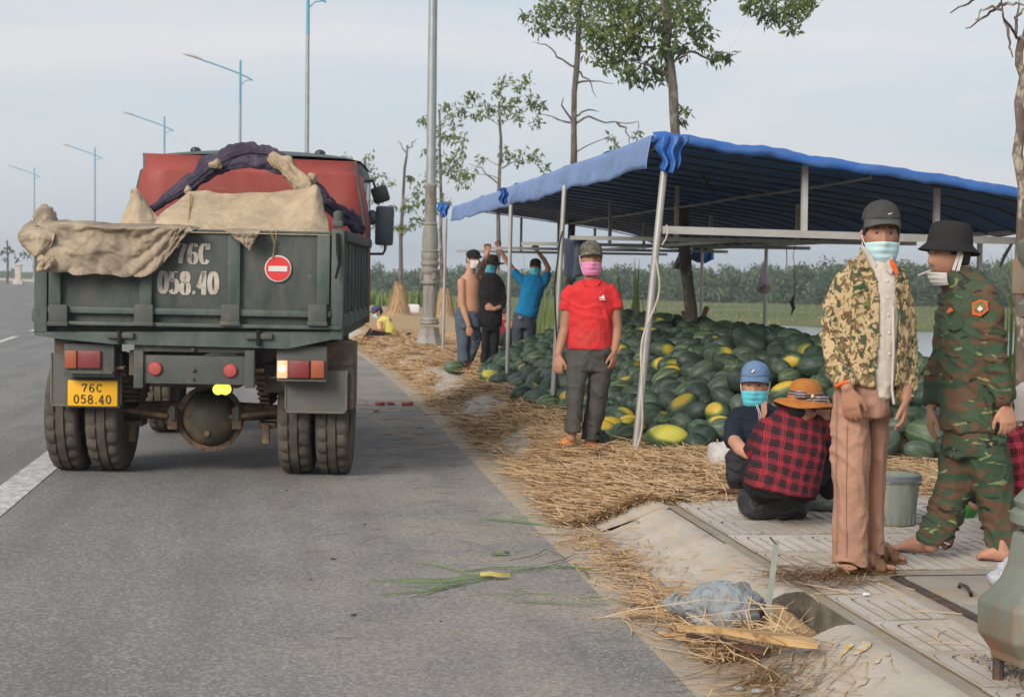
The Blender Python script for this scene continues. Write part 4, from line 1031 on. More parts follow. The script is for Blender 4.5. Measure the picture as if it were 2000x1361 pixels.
# side boards with upright ribs
for sx in (-1, 1):
    q = MB(); q.bbox((sx * (W2 - .02), LB / 2 + .05, 1.37), (.035, LB - .12, .64), .006); sb = tpart(q, 'side_board', 'green')
    q = MB(); q.bbox((sx * (W2 + .005), LB / 2 + .05, 1.685), (.085, LB - .11, .075), .015); tpart(q, 'side_rail', 'panel', sb)
    q = MB(); q.bbox((sx * (W2 + .0), LB / 2 + .05, 1.11), (.075, LB - .11, .09), .012); tpart(q, 'side_rail', 'green', sb)
    for i in range(8):
        q = MB(); q.bbox((sx * (W2 + .004), .30 + i * (LB - .5) / 7, 1.40), (.05, .07, .49), .012); tpart(q, 'rib', 'green', sb)
    for i in range(5):
        q = MB(); q.bbox((sx * (W2 + .03), .45 + i * .55, 1.16), (.03, .09, .06), .008); tpart(q, 'side_latch', 'panel', sb)
# headboard, flared and sloping up over the cab
yb = LB - .02
def hb(px_, py_, y): return tp(px_, py_, y)
tops = [tp(283, 303, yb + .10), tp(692, 320, yb + .10)]; mids = [tp(279, 334, yb + .02), tp(696, 345, yb + .02)]; bots = [tp(262, 402, yb), tp(711, 440, yb)]
zf = 1.06
q = MB()
lv = [(-.965, 1.0, yb), (bots[0].x, bots[0].z, yb), (mids[0].x, mids[0].z, yb), (mids[0].x + .02, mids[0].z + .02, yb + .03), (tops[0].x, tops[0].z, yb + .12)]
rv = [(.995, 1.0, yb), (bots[1].x, bots[1].z, yb), (mids[1].x, mids[1].z, yb), (mids[1].x - .02, mids[1].z + .02, yb + .03), (tops[1].x, tops[1].z, yb + .12)]
vs = []
for (xa, za, ya), (xb, zb, yb2) in zip(lv, rv):
    for i in range(9): u = i / 8; vs.append((xa + (xb - xa) * u, ya + (yb2 - ya) * u + .008 * math.sin(u * 9), za + (zb - za) * u))
q.add(vs, [(j * 9 + i, j * 9 + i + 1, (j + 1) * 9 + i + 1, (j + 1) * 9 + i) for j in range(4) for i in range(8)])
hbo = tpart(q, 'headboard', 'red', smooth='auto', fix=False); solidify(hbo, .02, 1)
q = MB(); q.bar((lv[4][0] - .02, yb + .12, lv[4][1] + .005), (rv[4][0] + .02, yb + .12, rv[4][1] + .005), .025, side=Vector((0, 1, 0))); tpart(q, 'headboard_lip', 'red', hbo)
for pts, sx in ((lv, -1), (rv, 1)):
    q = MB(); f = [Vector((p[0] + sx * .012, p[2], p[1])) for p in pts]
    vs = []
    for (x, z, y) in pts: vs += [(x, y, z), (x + sx * .03, y + .32, z + .005)]
    q.add(vs, [(2 * i, 2 * i + 1, 2 * i + 3, 2 * i + 2) for i in range(4)]); o = tpart(q, 'headboard_cheek', 'red', hbo, fix=False); solidify(o, .02)
    q = MB(); q.tube([(x + sx * .005, y - .006, z) for x, z, y in pts], .014, n=6); tpart(q, 'headboard_edge', 'panel', hbo)
q = MB(); a, b_ = tp(420, 372, yb - .03), tp(560, 376, yb - .03); q.bbox(((a.x + b_.x) / 2, yb - .012, a.z + .01), (abs(b_.x - a.x), .02, .028), .008); tpart(q, 'headboard_rib', 'red', hbo)
# --- cab ahead of the bed
q = MB(); q.bbox((.02, 3.95, 1.70), (1.86, 1.5, 1.42), .10); cabo = tpart(q, 'cab', 'green')
q = MB()
def rfn(u, v):
    x = -.90 + 1.84 * u; y = 3.2 + 1.5 * v; return (x, y, 2.40 + .115 * (math.sin(math.pi * u) ** .45) * (math.sin(math.pi * min(1, v * 1.05 + .02)) ** .4))
q.grid(rfn, 16, 10); tpart(q, 'cab_roof', 'green', cabo, smooth=True, fix=False)
for px_ in (382, 440, 625):
    c = tp(px_, 300 + (px_ - 380) * .035, 3.75); q = MB(); q.ball((c.x, 3.75, 2.50), (.05, .05, .035)); tpart(q, 'roof_lamp', 'glass_dark', cabo)
for sx in (-1, 1):
    q = MB(); q.bbox((.02 + sx * .935, 3.85, 1.98), (.012, .8, .55), .005); tpart(q, 'side_window', 'glass_dark', cabo)
q = MB(); q.bbox((.02, 4.705, 1.98), (1.5, .012, .6), .005); tpart(q, 'windscreen', 'glass_dark', cabo)
q = MB(); q.bbox((.0, 4.75, .75), (1.5, .16, .35), .04); tpart(q, 'bumper', 'panel', cabo)
# mirrors on the right
def mirror(name, c, w_, h_, tilt, mat, lead):
    q = MB(); q.bbox(c, (w_, .07, h_), .03, Matrix.Rotation(tilt, 3, 'Y')); mo = tpart(q, name, mat)
    q = MB(); q.tube(lead, .012, n=8); tpart(q, 'mirror_arm', 'black', mo); return mo
DM = 14.3
c = tl(751, 441, DM); mirror('mirror', c, .165, .355, R_(1), 'mirror', [tl(722, 496, DM), tl(748, 496, DM), tl(752, 488, DM), tl(752, 476, DM)])
c = tl(743, 380, DM); mirror('mirror', c, .15, .15, R_(-18), 'black', [tl(697, 354, DM), tl(728, 354, DM), tl(733, 366, DM)])
c = tl(727, 425, DM); q = MB(); q.ball(c, (.05, .05, .07)); tpart(q, 'round_mirror', 'mirror')
q = MB(); q.tube([tl(700, 356, DM), tl(714, 352, DM), tl(712, 420, DM), tl(704, 428, DM)], .012, n=8); tpart(q, 'grab_rail', 'black')
q = MB(); a, b_ = tl(704, 390, DM), tl(704, 365, DM); q.bbox(tl(704, 382, DM), (.05, .04, .26), .015, Matrix.Rotation(R_(4), 3, 'Y')); tpart(q, 'quarter_glass', 'white')
# --- chassis and running gear
for sx in (-1, 1):
    q = MB(); q.bbox((sx * .36, 2.35, .80), (.075, 4.5, .17), .01); tpart(q, 'chassis_rail', 'chassis')
boxp('cross_member', 'panel', 277, 693, 480, 752, .04, .10, None, .006)
boxp('cross_member_lid', 'panel', 262, 672, 497, 690, .05, .12, None, .006)
for a in (261, 478): boxp('bracket', 'panel', a, 684, a + 18, 758, .015, .09, None, .006)
for px_, py_ in ((303, 720), (450, 724)):
    c = tp(px_, py_, .03); q = MB(); q.lathe([(.045, .015), (.047, .0), (.040, -.012), (.012, -.016)], 20, (c.x, .03, c.z), 'y'); tpart(q, 'reflector', 'reflex')
for px_, py_, r in ((377, 722, .016), (377, 683, .016), (377, 740, .008)):
    c = tp(px_, py_, .03); q = MB(); q.lathe([(r, .02), (r, -.006), (r * .6, -.012)], 8, (c.x, .03, c.z), 'y'); tpart(q, 'bolt', 'chassis')
YA = .72; RT = .425; WT = .235
for i in (-1, 1):
    c = tp(432 + i * 7, 761, .10); q = MB(); q.lathe([(.035, .05), (.036, 0), (.02, -.015)], 16, (c.x, .12, c.z), 'y'); tpart(q, 'work_lamp', 'worklamp')
c = tp(432, 760, .1); q = MB(); q.bbox((c.x, .19, c.z + .0), (.13, .06, .06), .01); tpart(q, 'lamp_bracket', 'chassis')
# axle, differential, springs, rods
zc = RT + .0
q = MB(); q.tube([(-.80, YA, zc), (-.45, YA, zc + .005), (0, YA, zc), (.45, YA, zc + .005), (.80, YA, zc)], [.055, .06, .085, .06, .055], n=14); tpart(q, 'axle', 'axle')
cd = tp(407, 818, YA - .17)
q = MB(); q.lathe([(.205, .16), (.215, .10), (.20, .06), (.195, .02), (.18, -.03), (.14, -.085), (.07, -.115), (.018, -.122)], 28, (cd.x, YA - .12, cd.z), 'y'); df = tpart(q, 'differential', 'diff')
q = MB(); q.lathe([(.20, .05), (.237, .045), (.237, .015), (.20, .008)], 28, (cd.x, YA - .115, cd.z), 'y', close=False); tpart(q, 'flange', 'axle', df)
for i in range(14):
    a = math.pi * 2 * i / 14; q = MB(); q.lathe([(.012, .02), (.012, -.002), (.007, -.006)], 6, (cd.x + .221 * math.cos(a), YA - .105, cd.z + .221 * math.sin(a)), 'y'); tpart(q, 'bolt', 'axle', df)
q = MB(); q.lathe([(.022, .02), (.022, -.015)], 6, (cd.x, YA - .23, cd.z - .095), 'y'); tpart(q, 'drain_plug', 'axle', df)
for sx, px_ in ((-1, 338), (1, 463)):
    q = MB(); a, b_ = tp(px_, 795, YA - .15), tp(px_, 838, YA - .15); q.bbox(((a + b_) / 2), (.07, .06, abs(a.z - b_.z)), .012); tpart(q, 'bracket', 'axle')
    q = MB(); c = tp(px_ + sx * 0, 806, YA - .2); q.bbox((c.x, c.y, c.z), (.035, .03, .10), .008); tpart(q, 'shackle', 'panel')
for sx in (-1, 1):
    for i in range(7):
        q = MB(); ln = .62 - .065 * i; pts = [(sx * .47, YA + t * ln, zc + .075 + .028 * (6 - i) + .10 * (t * ln / .62) ** 2) for t in (-1, -.6, -.2, .2, .6, 1)]
        for a_, b2 in zip(pts, pts[1:]): q.bar(a_, b2, .075, .018, side=Vector((1, 0, 0)))
        tpart(q, 'spring_leaf', 'axle')
    for dy in (-.05, .05):
        q = MB(); q.tube([(sx * .425, YA + dy, zc + .33), (sx * .425, YA + dy, zc - .10)], .011, n=6); tpart(q, 'spring_bolt', 'axle')
    q = MB(); q.bbox((sx * .47, YA, zc - .085), (.13, .19, .04), .01); tpart(q, 'spring_plate', 'axle')
    q = MB(); q.bbox((sx * .47, YA - .12, zc - .14), (.05, .05, .14), .012); tpart(q, 'spring_stop', 'axle')
    q = MB(); q.bbox((sx * .56, .42, .70), (.16, .25, .20), .02); tpart(q, 'hanger', 'chassis')
    q = MB(); q.tube([(sx * .62, YA - .16, zc + .03), (sx * .22, YA - .18, zc - .02)], .018, n=8); tpart(q, 'brake_pipe', 'axle')
q = MB(); q.bbox((0, .55, .70), (.62, .35, .16), .02); tpart(q, 'cross_beam', 'chassis')
q = MB(); q.tube([(0, YA, zc + .02), (0, 2.6, .62)], .05, n=10); tpart(q, 'drive_shaft', 'chassis')
q = MB(); q.tube([tp(386, 771, .35), tp(384, 772, .9), tp(384, 776, 1.6)], .024, n=10); tpart(q, 'exhaust_pipe', 'dark')
for a, b_ in (((215, 700), (245, 715)), ((500, 712), (555, 735))):
    p0, p1 = tp(*a, .2), tp(*b_, .12); q = MB(); q.tube([p0, p0.lerp(p1, .5) - Vector((0, 0, .05)), p1], .008, n=6); tpart(q, 'cable', 'black')
q = MB(); q.bbox((0, 1.55, .99), (1.5, 2.6, .06), .01); tpart(q, 'subframe', 'chassis')
q = MB(); q.bbox((.60, 2.1, .72), (.40, .65, .34), .05); tpart(q, 'fuel_tank', 'chassis')
# wheels: tyre with lugs, rim
def tyre_mesh():
    q = MB(); n_ = 72; h = WT / 2
    pf = [(.245, -h * .72), (.30, -h * .95), (.36, -h), (RT - .035, -h * .96), (RT - .012, -h * .86), (RT, -h * .62), (RT - .0, -h * .34), (RT - .016, -h * .32), (RT - .016, -h * .24), (RT, -h * .22), (RT + .001, h * .22), (RT - .016, h * .24), (RT - .016, h * .32), (RT, h * .34), (RT, h * .62), (RT - .012, h * .86), (RT - .035, h * .96), (.36, h), (.30, h * .95), (.245, h * .72)]
    k = len(pf); vs, fs = [], []
    for j in range(n_):
        a = 2 * math.pi * j / n_
        for i, (r, x) in enumerate(pf):
            off = 0
            if (4 <= i <= 6 or 13 <= i <= 15): off = -.020 if (j % 3 == (0 if x < 0 else 1)) else 0
            elif i in (9, 10): off = -.012 if j % 6 == 2 else 0
            elif i in (3, 16): off = -.010 if (j % 3 == (0 if x < 0 else 1)) else 0
            tw = .03 * (x / h) * (1 if i < 10 else 1); r2 = r + off
            vs.append((x, r2 * math.cos(a + tw), r2 * math.sin(a + tw)))
    for j in range(n_):
        j2 = (j + 1) % n_
        for i in range(k - 1): fs.append((j * k + i, j2 * k + i, j2 * k + i + 1, j * k + i + 1))
    q.add(vs, fs); return q.mesh('tyre', smooth='auto', fix=False)
ty_me = tyre_mesh(); ty_me.materials.append(M['tyre'])
q = MB(); q.lathe([(.255, -.09), (.25, -.07), (.22, -.05), (.21, .0), (.12, .02), (.10, .05), (.05, .06), (.02, .06)], 28, axis='x'); rim_me = q.mesh('rim'); rim_me.materials.append(M['chassis'])
def wheel(x, y, flip):
    w_ = thing('wheel', None, None, (x, y, RT - .004)); w_.parent = truck
    a = link('tyre', ty_me, parent=w_); a.rotation_euler = (rng.uniform(0, 6), 0, 0)
    r_ = link('rim', rim_me, parent=w_)
    if flip: r_.rotation_euler = (0, 0, math.pi)
xo = tp(655, 925, YA).x; xi = tp(583, 925, YA).x; xl = tp(144, 920, YA).x; xli = tp(221, 920, YA).x
for x, fl in ((xo, 0), (xi, 0), (xl, 1), (xli, 1)): wheel(x, YA, fl)
for x, fl in ((-.76, 1), (.78, 0)): wheel(x, 3.45, fl)
# mud wings, flaps, tail lights, plate
def flap(name, px0, py0, px1, py1, y):
    a, b_ = tp(px0, py0, y), tp(px1, py1, y); q = MB(); q.bbox(((a.x + b_.x) / 2, y + .008, (a.z + b_.z) / 2), (abs(b_.x - a.x), .016, abs(a.z - b_.z)), .007); o = tpart(q, name, 'flap')
    q = MB(); x0, x1, z0 = a.x, b_.x, b_.z
    q.tube([(x0, y, a.z), (x0, y, z0 + .03), (x0 + .02, y, z0 + .006), (x1 - .02, y, z0 + .006), (x1, y, z0 + .03), (x1, y, a.z)], .008, n=6); tpart(q, 'flap_edge', 'rub', o); return o
flap('mud_flap', 101, 690, 236, 795, .20); flap('mud_flap', 559, 722, 676, 808, .20)
boxp('wing_panel', 'chassis', 106, 655, 236, 740, .215, .25); boxp('wing_panel', 'chassis', 636, 668, 690, 800, .24, .60)
boxp('wing_panel', 'chassis', 545, 674, 690, 715, .23, .30)
def tail(px0, py0, px1, py1, lenses, left):
    o = boxp('tail_light', 'panel', px0, py0, px1, py1, .06, .18, None, .012)
    for a, b_, mt_ in lenses: boxp('lens', mt_, a, py0 + (14 if left else 30), b_, py1 - (17 if left else 7), .035, .08, o, .01)
    return o
tail(124, 670, 223, 737, [(126, 149, 'lens_amber'), (151, 196, 'lens_red')], True)
tr_ = tail(540, 674, 638, 746, [(541, 561, 'lens_lit'), (563, 604, 'lens_red'), (607, 633, 'lens_amber')], False)
for o in list(tr_.children): pass
c = tp(551, 720, .03); q = MB(); q.ball((c.x, .032, c.z), (.024, .012, .022)); tpart(q, 'bulb', 'bulb', tr_)
boxp('light_guard', 'panel', 136, 724, 220, 731, .03, .06, None, .004); boxp('light_guard', 'panel', 542, 741, 636, 746, .03, .06, None, .004)
pl = boxp('number_plate', 'plate', 132, 742, 229, 794, .165, .185, None, .006)
boxp('plate_frame', 'panel', 128, 738, 233, 797, .178, .190, pl, .008)

# --- lettering: strokes whose width follows their direction, as stencilled numerals have it
def strokes(glyph):
    def arc(cx, cy, rx, ry, a0, a1, k=22): return [(cx + rx * math.cos(R_(a0 + (a1 - a0) * i / k)), cy + ry * math.sin(R_(a0 + (a1 - a0) * i / k))) for i in range(k + 1)]
    return {
        '0': [arc(.5, .5, .36, .44, 90, 450, 34)],
        '7': [[(.12, .92), (.88, .92)], [(.12, .95), (.12, .74)], [(.86, .92), (.60, .55), (.46, .28), (.42, .05)]],
        '6': [arc(.5, .30, .34, .25, 0, 360, 30), arc(.58, .42, .43, .52, 78, 190, 20), [(.66, .93), (.80, .86), (.80, .80)]],
        'C': [arc(.53, .5, .38, .44, 40, 322, 30), [(.84, .95), (.84, .70)]],
        '5': [[(.22, .93), (.82, .93)], [(.24, .95), (.22, .54)], arc(.46, .34, .36, .29, 140, -150, 28)],
        '8': [arc(.5, .71, .29, .22, 0, 360, 28), arc(.5, .27, .36, .25, 0, 360, 28)],
        '4': [[(.66, .98), (.66, .03)], [(.66, .95), (.10, .30)], [(.08, .28), (.95, .28)], [(.45, .03), (.87, .03)]],
        '.': [arc(.28, .10, .035, .035, 0, 360, 12)],
    }[glyph]
ADV = {'.': .5}
def lettering(text, x0, z0, w_, h_, y, thick, thin, gap=.12):
    q = MB(); x = x0
    for ch in text:
        for st in strokes(ch):
            pts = [Vector((x + px_ * w_, 0, z0 + pz * h_)) for px_, pz in st]; k = len(pts); vs = []
            closed = (pts[0] - pts[-1]).length < 1e-4
            for i, p in enumerate(pts):
                t = (pts[(i + 1) % (k - 1)] - pts[(i - 1) % (k - 1)]) if closed else (pts[min(i + 1, k - 1)] - pts[max(i - 1, 0)])
                t.normalize(); nrm = Vector((-t.z, 0, t.x)); wd = (thin + (thick - thin) * abs(t.z) ** 1.6) * h_ / 2
                if ch == '.': wd = h_ * .05
                for e, yy in ((-1, y), (1, y), (1, y + .004), (-1, y + .004)): vs.append(p + nrm * (wd * e) + Vector((0, yy, 0)))
            fs = []
            for i in range(k - 1):
                for e in range(4): fs.append((4 * i + e, 4 * i + (e + 1) % 4, 4 * i + 4 + (e + 1) % 4, 4 * i + 4 + e))
            q.add(vs, fs)
        x += w_ * (ADV.get(ch, 1) + gap)
    return q
def text_at(text, px0, py0, px1, py1, y, thick, thin, mat, name, parent, gap=.12):
    a, b_ = tp(px0, py0, y), tp(px1, py1, y); units = sum(ADV.get(c, 1) + gap for c in text) - gap
    o = lettering(text, a.x, b_.z, (b_.x - a.x) / units, a.z - b_.z, y, thick, thin, gap).build(name, M[mat], parent, smooth=False, fix=False); return o
text_at('76C', 344, 473, 409, 518, .024, .20, .045, 'stencil', 'registration_lettering', tg, .10)
text_at('058.40', 309, 527, 426, 577, .024, .20, .045, 'stencil', 'registration_lettering', tg, .10)
text_at('76C', 159, 749, 199, 766, .1605, .115, .115, 'ink', 'plate_lettering', pl, .22)
text_at('058.40', 143, 770, 217, 789, .1605, .115, .115, 'ink', 'plate_lettering', pl, .20)
# round no entry sign
c = tp(543, 525, .01); q = MB(); q.lathe([(.088, .012), (.090, .004), (.086, -.002)], 40, (c.x, .012, c.z), 'y'); sg = tpart(q, 'no_entry_sign', 'white')
q = MB(); q.lathe([(.081, .004), (.081, -.003)], 40, (c.x, .010, c.z), 'y'); tpart(q, 'sign_disc', 'signred', sg)
q = MB(); q.box((c.x, .004, c.z), (.125, .004, .036)); tpart(q, 'sign_bar', 'white', sg)
M['twine'] = pm('twine', (.36, .23, .10), None, 30, .9)
q = MB(); q.tube([tp(529, 452, -.01), tp(536, 475, .0), tp(533, 503, .0)], .005, n=6); q.tube([tp(541, 450, -.01), tp(537, 475, .0)], .004, n=6); tpart(q, 'twine', 'twine', sg)

# --- canvas sheets: things lying on the truck
def cloth_mat(name, a, b_, d, wv=220, s3=4):
    mt, n, l, b = newmat(name); v = coords(n, l)
    col = mixc(n, l, ramp(n, l, nz_(n, l, v, 3.2, 6, .65), .32, .68), a, b_)
    col = mixc(n, l, mathn(n, l, 'MULTIPLY', ramp(n, l, nz_(n, l, v, s3, 7, .7, .8), .42, .66), .85), col, d)
    l.new(col, b.inputs['Base Color']); b.inputs['Roughness'].default_value = .95; b.inputs['Specular IOR Level'].default_value = .12
    bump(n, l, b, mathn(n, l, 'ADD', mathn(n, l, 'MULTIPLY', nz_(n, l, v, wv, 3), .25), nz_(n, l, v, 11, 6, .65, .8)), .9, .03); return mt
M['canvas'] = cloth_mat('dirty_canvas', (.50, .405, .295), (.38, .30, .22), (.155, .125, .10))
M['canvas_lt'] = cloth_mat('pale_canvas', (.56, .44, .305), (.47, .36, .24), (.36, .28, .20))
M['purple'] = cloth_mat('dark_purple_cloth', (.075, .065, .105), (.055, .048, .078), (.14, .115, .15))
def sheet(name, label, rows, D, mat, seed, th=.012, wr=.02, sub=4, loc=None, cat='tarpaulin', parent=None):
    """rows of (px, py, depth) points, top to bottom; filled in smoothly, creased and given thickness"""
    rows = [[P(x, y, d) for x, y, d in r] for r in rows]
    o = rows[0][0].copy() if loc is None else loc
    nr, nc = len(rows), len(rows[0]); q = MB()
    def cub(pts, t):
        t = min(max(t, 0), len(pts) - 1 - 1e-6); i = int(t); f = t - i
        p0, p1, p2, p3 = pts[max(i - 1, 0)], pts[i], pts[i + 1], pts[min(i + 2, len(pts) - 1)]
        return .5 * ((2 * p1) + (p2 - p0) * f + (2 * p0 - 5 * p1 + 4 * p2 - p3) * f * f + (3 * p1 - p0 - 3 * p2 + p3) * f ** 3)
    def fn(u, v):
        col_ = [cub(r, u * (nc - 1)) for r in rows]; p = cub(col_, v * (nr - 1))
        w1 = 1.1 - 2.6 * abs(mnoise.noise(Vector((u * nc * .9 + seed + v * 1.3, v * nr * .5, 0)))) + .6 * (.5 - 1.6 * abs(mnoise.noise(Vector((u * nc * 2.6 - v * 3, v * nr * 1.3, seed)))))
        return p + Vector((HF[0] * w1 * wr, HF[1] * w1 * wr, .4 * w1 * wr))
    q.grid(fn, (nc - 1) * sub * 2, (nr - 1) * sub * 2)
    ob = q.build(name, M[mat], parent, o, True, None if parent else o, fix=False); solidify(ob, th); subsurf(ob)
    if label: tag(ob, label, cat)
    return ob
DT = 10.50
sheet('tarpaulin', 'stained canvas draped over left half of the truck tailgate', [
    [(88, 436, 10.85), (130, 434, 10.9), (200, 438, 10.95), (270, 442, 10.95), (330, 443, 10.95), (362, 445, 10.95), (390, 449, 10.95)],
    [(76, 441, DT), (130, 438, DT), (200, 442, DT), (270, 444, DT), (330, 445, DT), (360, 446, DT), (380, 449, DT)],
    [(72, 470, DT - .06), (130, 472, DT - .03), (200, 470, DT - .01), (265, 472, DT), (322, 470, DT), (346, 463, DT), (369, 457, DT)],
    [(74, 500, DT - .08), (138, 503, DT - .07), (200, 505, DT - .04), (262, 507, DT - .02), (310, 502, DT), (332, 488, DT), (350, 477, DT)],
    [(76, 528, DT - .06), (135, 537, DT - .08), (197, 541, DT - .07), (255, 544, DT - .05), (292, 537, DT - .03), (312, 523, DT - .02), (331, 500, DT - .01)]], DT, 'canvas', 3, .006, .036, 6)
sheet('tarpaulin', 'small pointed flap of canvas hanging over the tailgate centre', [
    [(440, 449, 10.95), (462, 448, 10.95), (485, 448, 10.95), (512, 451, 10.95)], [(440, 451, DT), (462, 452, DT), (485, 452, DT), (508, 454, DT)],
    [(456, 464, DT - .01), (470, 467, DT - .02), (484, 469, DT - .02), (500, 466, DT)], [(471, 476, DT), (479, 480, DT - .01), (486, 481, DT - .01), (494, 477, DT)], [(484, 487, DT), (486, 489, DT), (488, 489, DT), (489, 487, DT)]], DT, 'canvas', 5, .006, .012, 4)
# bulging corner and knob of the same canvas
sheet('tarpaulin', 'canvas corner bulging outward past the left tailgate edge', [
    [(104, 432, 10.9), (70, 430, 10.85), (48, 440, 10.8), (60, 432, 10.9)], [(108, 455, 10.5), (70, 455, 10.44), (34, 462, 10.6), (50, 455, 10.85)], [(100, 480, 10.44), (70, 485, 10.42), (42, 482, 10.6), (55, 480, 10.85)], [(84, 507, 10.46), (70, 505, 10.45), (62, 497, 10.6), (66, 500, 10.8)]], 10.5, 'canvas', 9, .008, .022, 5)
sheet('canvas_bundle', 'knotted lump of canvas standing up on top of left tailgate corner', [
    [(72, 412, 10.85), (80, 405, 10.8), (92, 404, 10.8), (104, 414, 10.85)], [(66, 424, 10.75), (78, 422, 10.66), (94, 422, 10.66), (108, 428, 10.8)], [(68, 438, 10.7), (80, 440, 10.6), (96, 440, 10.6), (108, 444, 10.75)], [(64, 452, 10.6), (80, 455, 10.5), (98, 454, 10.5), (112, 456, 10.6)]], 10.6, 'canvas', 31, .02, .03, 5, cat='canvas bundle')
sheet('canvas_knot', 'small crumpled canvas knot at lower left corner of the draped sheet', [
    [(70, 502, 10.42), (84, 504, 10.38), (96, 506, 10.40), (106, 512, 10.44)], [(72, 514, 10.38), (84, 512, 10.34), (98, 516, 10.34), (112, 520, 10.42)], [(74, 528, 10.42), (86, 530, 10.36), (92, 526, 10.36), (108, 522, 10.43)]], 10.4, 'canvas_lt', 37, .02, .035, 5, cat='canvas knot')
# pale canvas over the load inside the bed
sheet('tarpaulin', 'pale canvas hung across the middle of the truck bed', [
    [(368, 377, 12.3), (400, 376, 12.33), (440, 381, 12.35), (500, 380, 12.3), (560, 376, 12.3), (590, 372, 12.2), (617, 364, 12.15), (624, 372, 12.2)],
    [(338, 400, 12.2), (385, 400, 12.15), (440, 405, 12.2), (500, 405, 12.15), (555, 404, 12.15), (588, 402, 12.05), (614, 400, 11.95), (632, 408, 12.05)],
    [(306, 428, 12.0), (370, 430, 11.9), (440, 434, 11.95), (500, 434, 11.9), (552, 436, 11.9), (584, 436, 11.8), (611, 438, 11.75), (642, 446, 11.85)],
    [(292, 470, 11.8), (360, 475, 11.7), (440, 478, 11.7), (500, 478, 11.6), (550, 480, 11.6), (582, 480, 11.5), (608, 482, 11.5), (650, 485, 11.5)]], 12, 'canvas_lt', 5, .008, .035, 5)
sheet('tarpaulin', 'crumpled pale canvas at the left foot of the purple arch', [
    [(254, 374, 12.5), (262, 372, 12.45), (268, 378, 12.5), (272, 384, 12.6)], [(250, 396, 12.4), (266, 392, 12.3), (280, 398, 12.35), (286, 404, 12.5)], [(240, 420, 12.2), (262, 412, 12.1), (286, 420, 12.15), (296, 420, 12.3)], [(232, 442, 12.0), (262, 444, 11.9), (290, 446, 11.9), (318, 440, 12.1)], [(228, 470, 11.9), (262, 474, 11.8), (295, 474, 11.8), (330, 470, 11.9)]], 12, 'canvas_lt', 21, .010, .05, 5)
for px_ in (372, 586):
    q = MB(); q.tube([P(px_ + dx, y, d) for dx, y, d in ((0, 379, 12.24), (-1, 400, 12.1), (-3, 425, 11.93), (-5, 450, 11.8))], .006, n=5); o_ = P(px_, 379, 12.24)
    o = q.build('rope', M['twine'], None, o_, True, o_); tag(o, 'thin rope down the pale canvas at its ' + ('left edge' if px_ < 400 else 'right side fold'), 'rope')
# purple cloth rolled along an arched bow above the load
def roll(name, label, path, wid, mat, seed, parent=None, flat=.6):
    pts = [P(x, y, d) for x, y, d in path]; f2 = []
    for a, b_ in zip(pts, pts[1:]):
        for i in range(12): f2.append(a.lerp(b_, i / 12))
    f2.append(pts[-1]); o = f2[0].copy() if parent is None else parent.location; k = len(f2); q = MB()
    ws = [np.interp(i / (k - 1), np.linspace(0, 1, len(wid)), wid) for i in range(k)]
    q.tube(f2, ws, [w_ * flat for w_ in ws], Vector((0, 0, 1)), 30)
    v2 = []
    for p in q.v:
        p = Vector(p); near = min(f2, key=lambda s: (s - p).length_squared); d = p - near; w1 = math.sin(9 * math.atan2(d.z, d.dot(Vector(HF))) + 2.5 * mnoise.noise(p * 4) + seed)
        v2.append(near + d * (1 + .30 * w1 + .55 * mnoise.noise(p * 7 + Vector((seed, 0, 0))) + .3 * mnoise.noise(p * 19)))
    q.v = v2; ob = q.build(name, M[mat], parent, o, True, None if parent else o)
    if label: tag(ob, label, 'cloth')
    return ob
ar = roll('cloth_roll', 'dark purple cloth rolled in an arch over the truck load', [(284, 416, 12.5), (340, 380, 12.5), (385, 347, 12.5), (412, 326, 12.5), (455, 306, 12.5), (488, 296, 12.5), (520, 300, 12.5), (545, 316, 12.5)], [.022, .042, .055, .075, .070, .070, .075, .06], 'purple', 3)
sheet('cloth_fold', None, [[(425, 322, 12.5), (455, 308, 12.5), (490, 296, 12.5), (525, 306, 12.5), (552, 322, 12.5)], [(421, 330, 12.45), (455, 320, 12.45), (490, 315, 12.45), (525, 322, 12.45), (553, 332, 12.45)], [(417, 337, 12.47), (455, 332, 12.47), (495, 330, 12.47), (528, 336, 12.47), (556, 341, 12.47)]], 12.5, 'purple', 6, .02, .02, 4, loc=ar.location, parent=ar)
roll('canvas_strip', 'torn pale canvas strip running down the right of the purple arch', [(530, 304, 12.42), (556, 325, 12.4), (580, 352, 12.38), (604, 372, 12.35), (618, 376, 12.35)], [.035, .065, .07, .06, .045], 'canvas_lt', 8)
roll('cloth_strip', 'purple cloth trailing from arch to the right bed side', [(596, 345, 12.4), (618, 368, 12.4), (632, 392, 12.4), (655, 412, 12.5), (685, 432, 12.9), (706, 448, 13.2)], [.03, .045, .05, .06, .075, .045], 'purple', 12)
roll('canvas_tuft', 'small pale canvas tuft tied on the left limb of the arch', [(410, 322, 12.42), (424, 320, 12.4), (432, 326, 12.42)], [.02, .038, .02], 'canvas_lt', 15)
roll('canvas_tuft', 'small pale canvas tuft tied on the right limb of the arch', [(603, 342, 12.3), (612, 346, 12.3), (616, 354, 12.32)], [.02, .036, .02], 'canvas_lt', 17)
roll('canvas_tuft', 'tiny pale canvas tuft low on the left limb of the arch', [(362, 374, 12.42), (368, 371, 12.4), (373, 374, 12.42)], [.012, .022, .012], 'canvas_lt', 19)
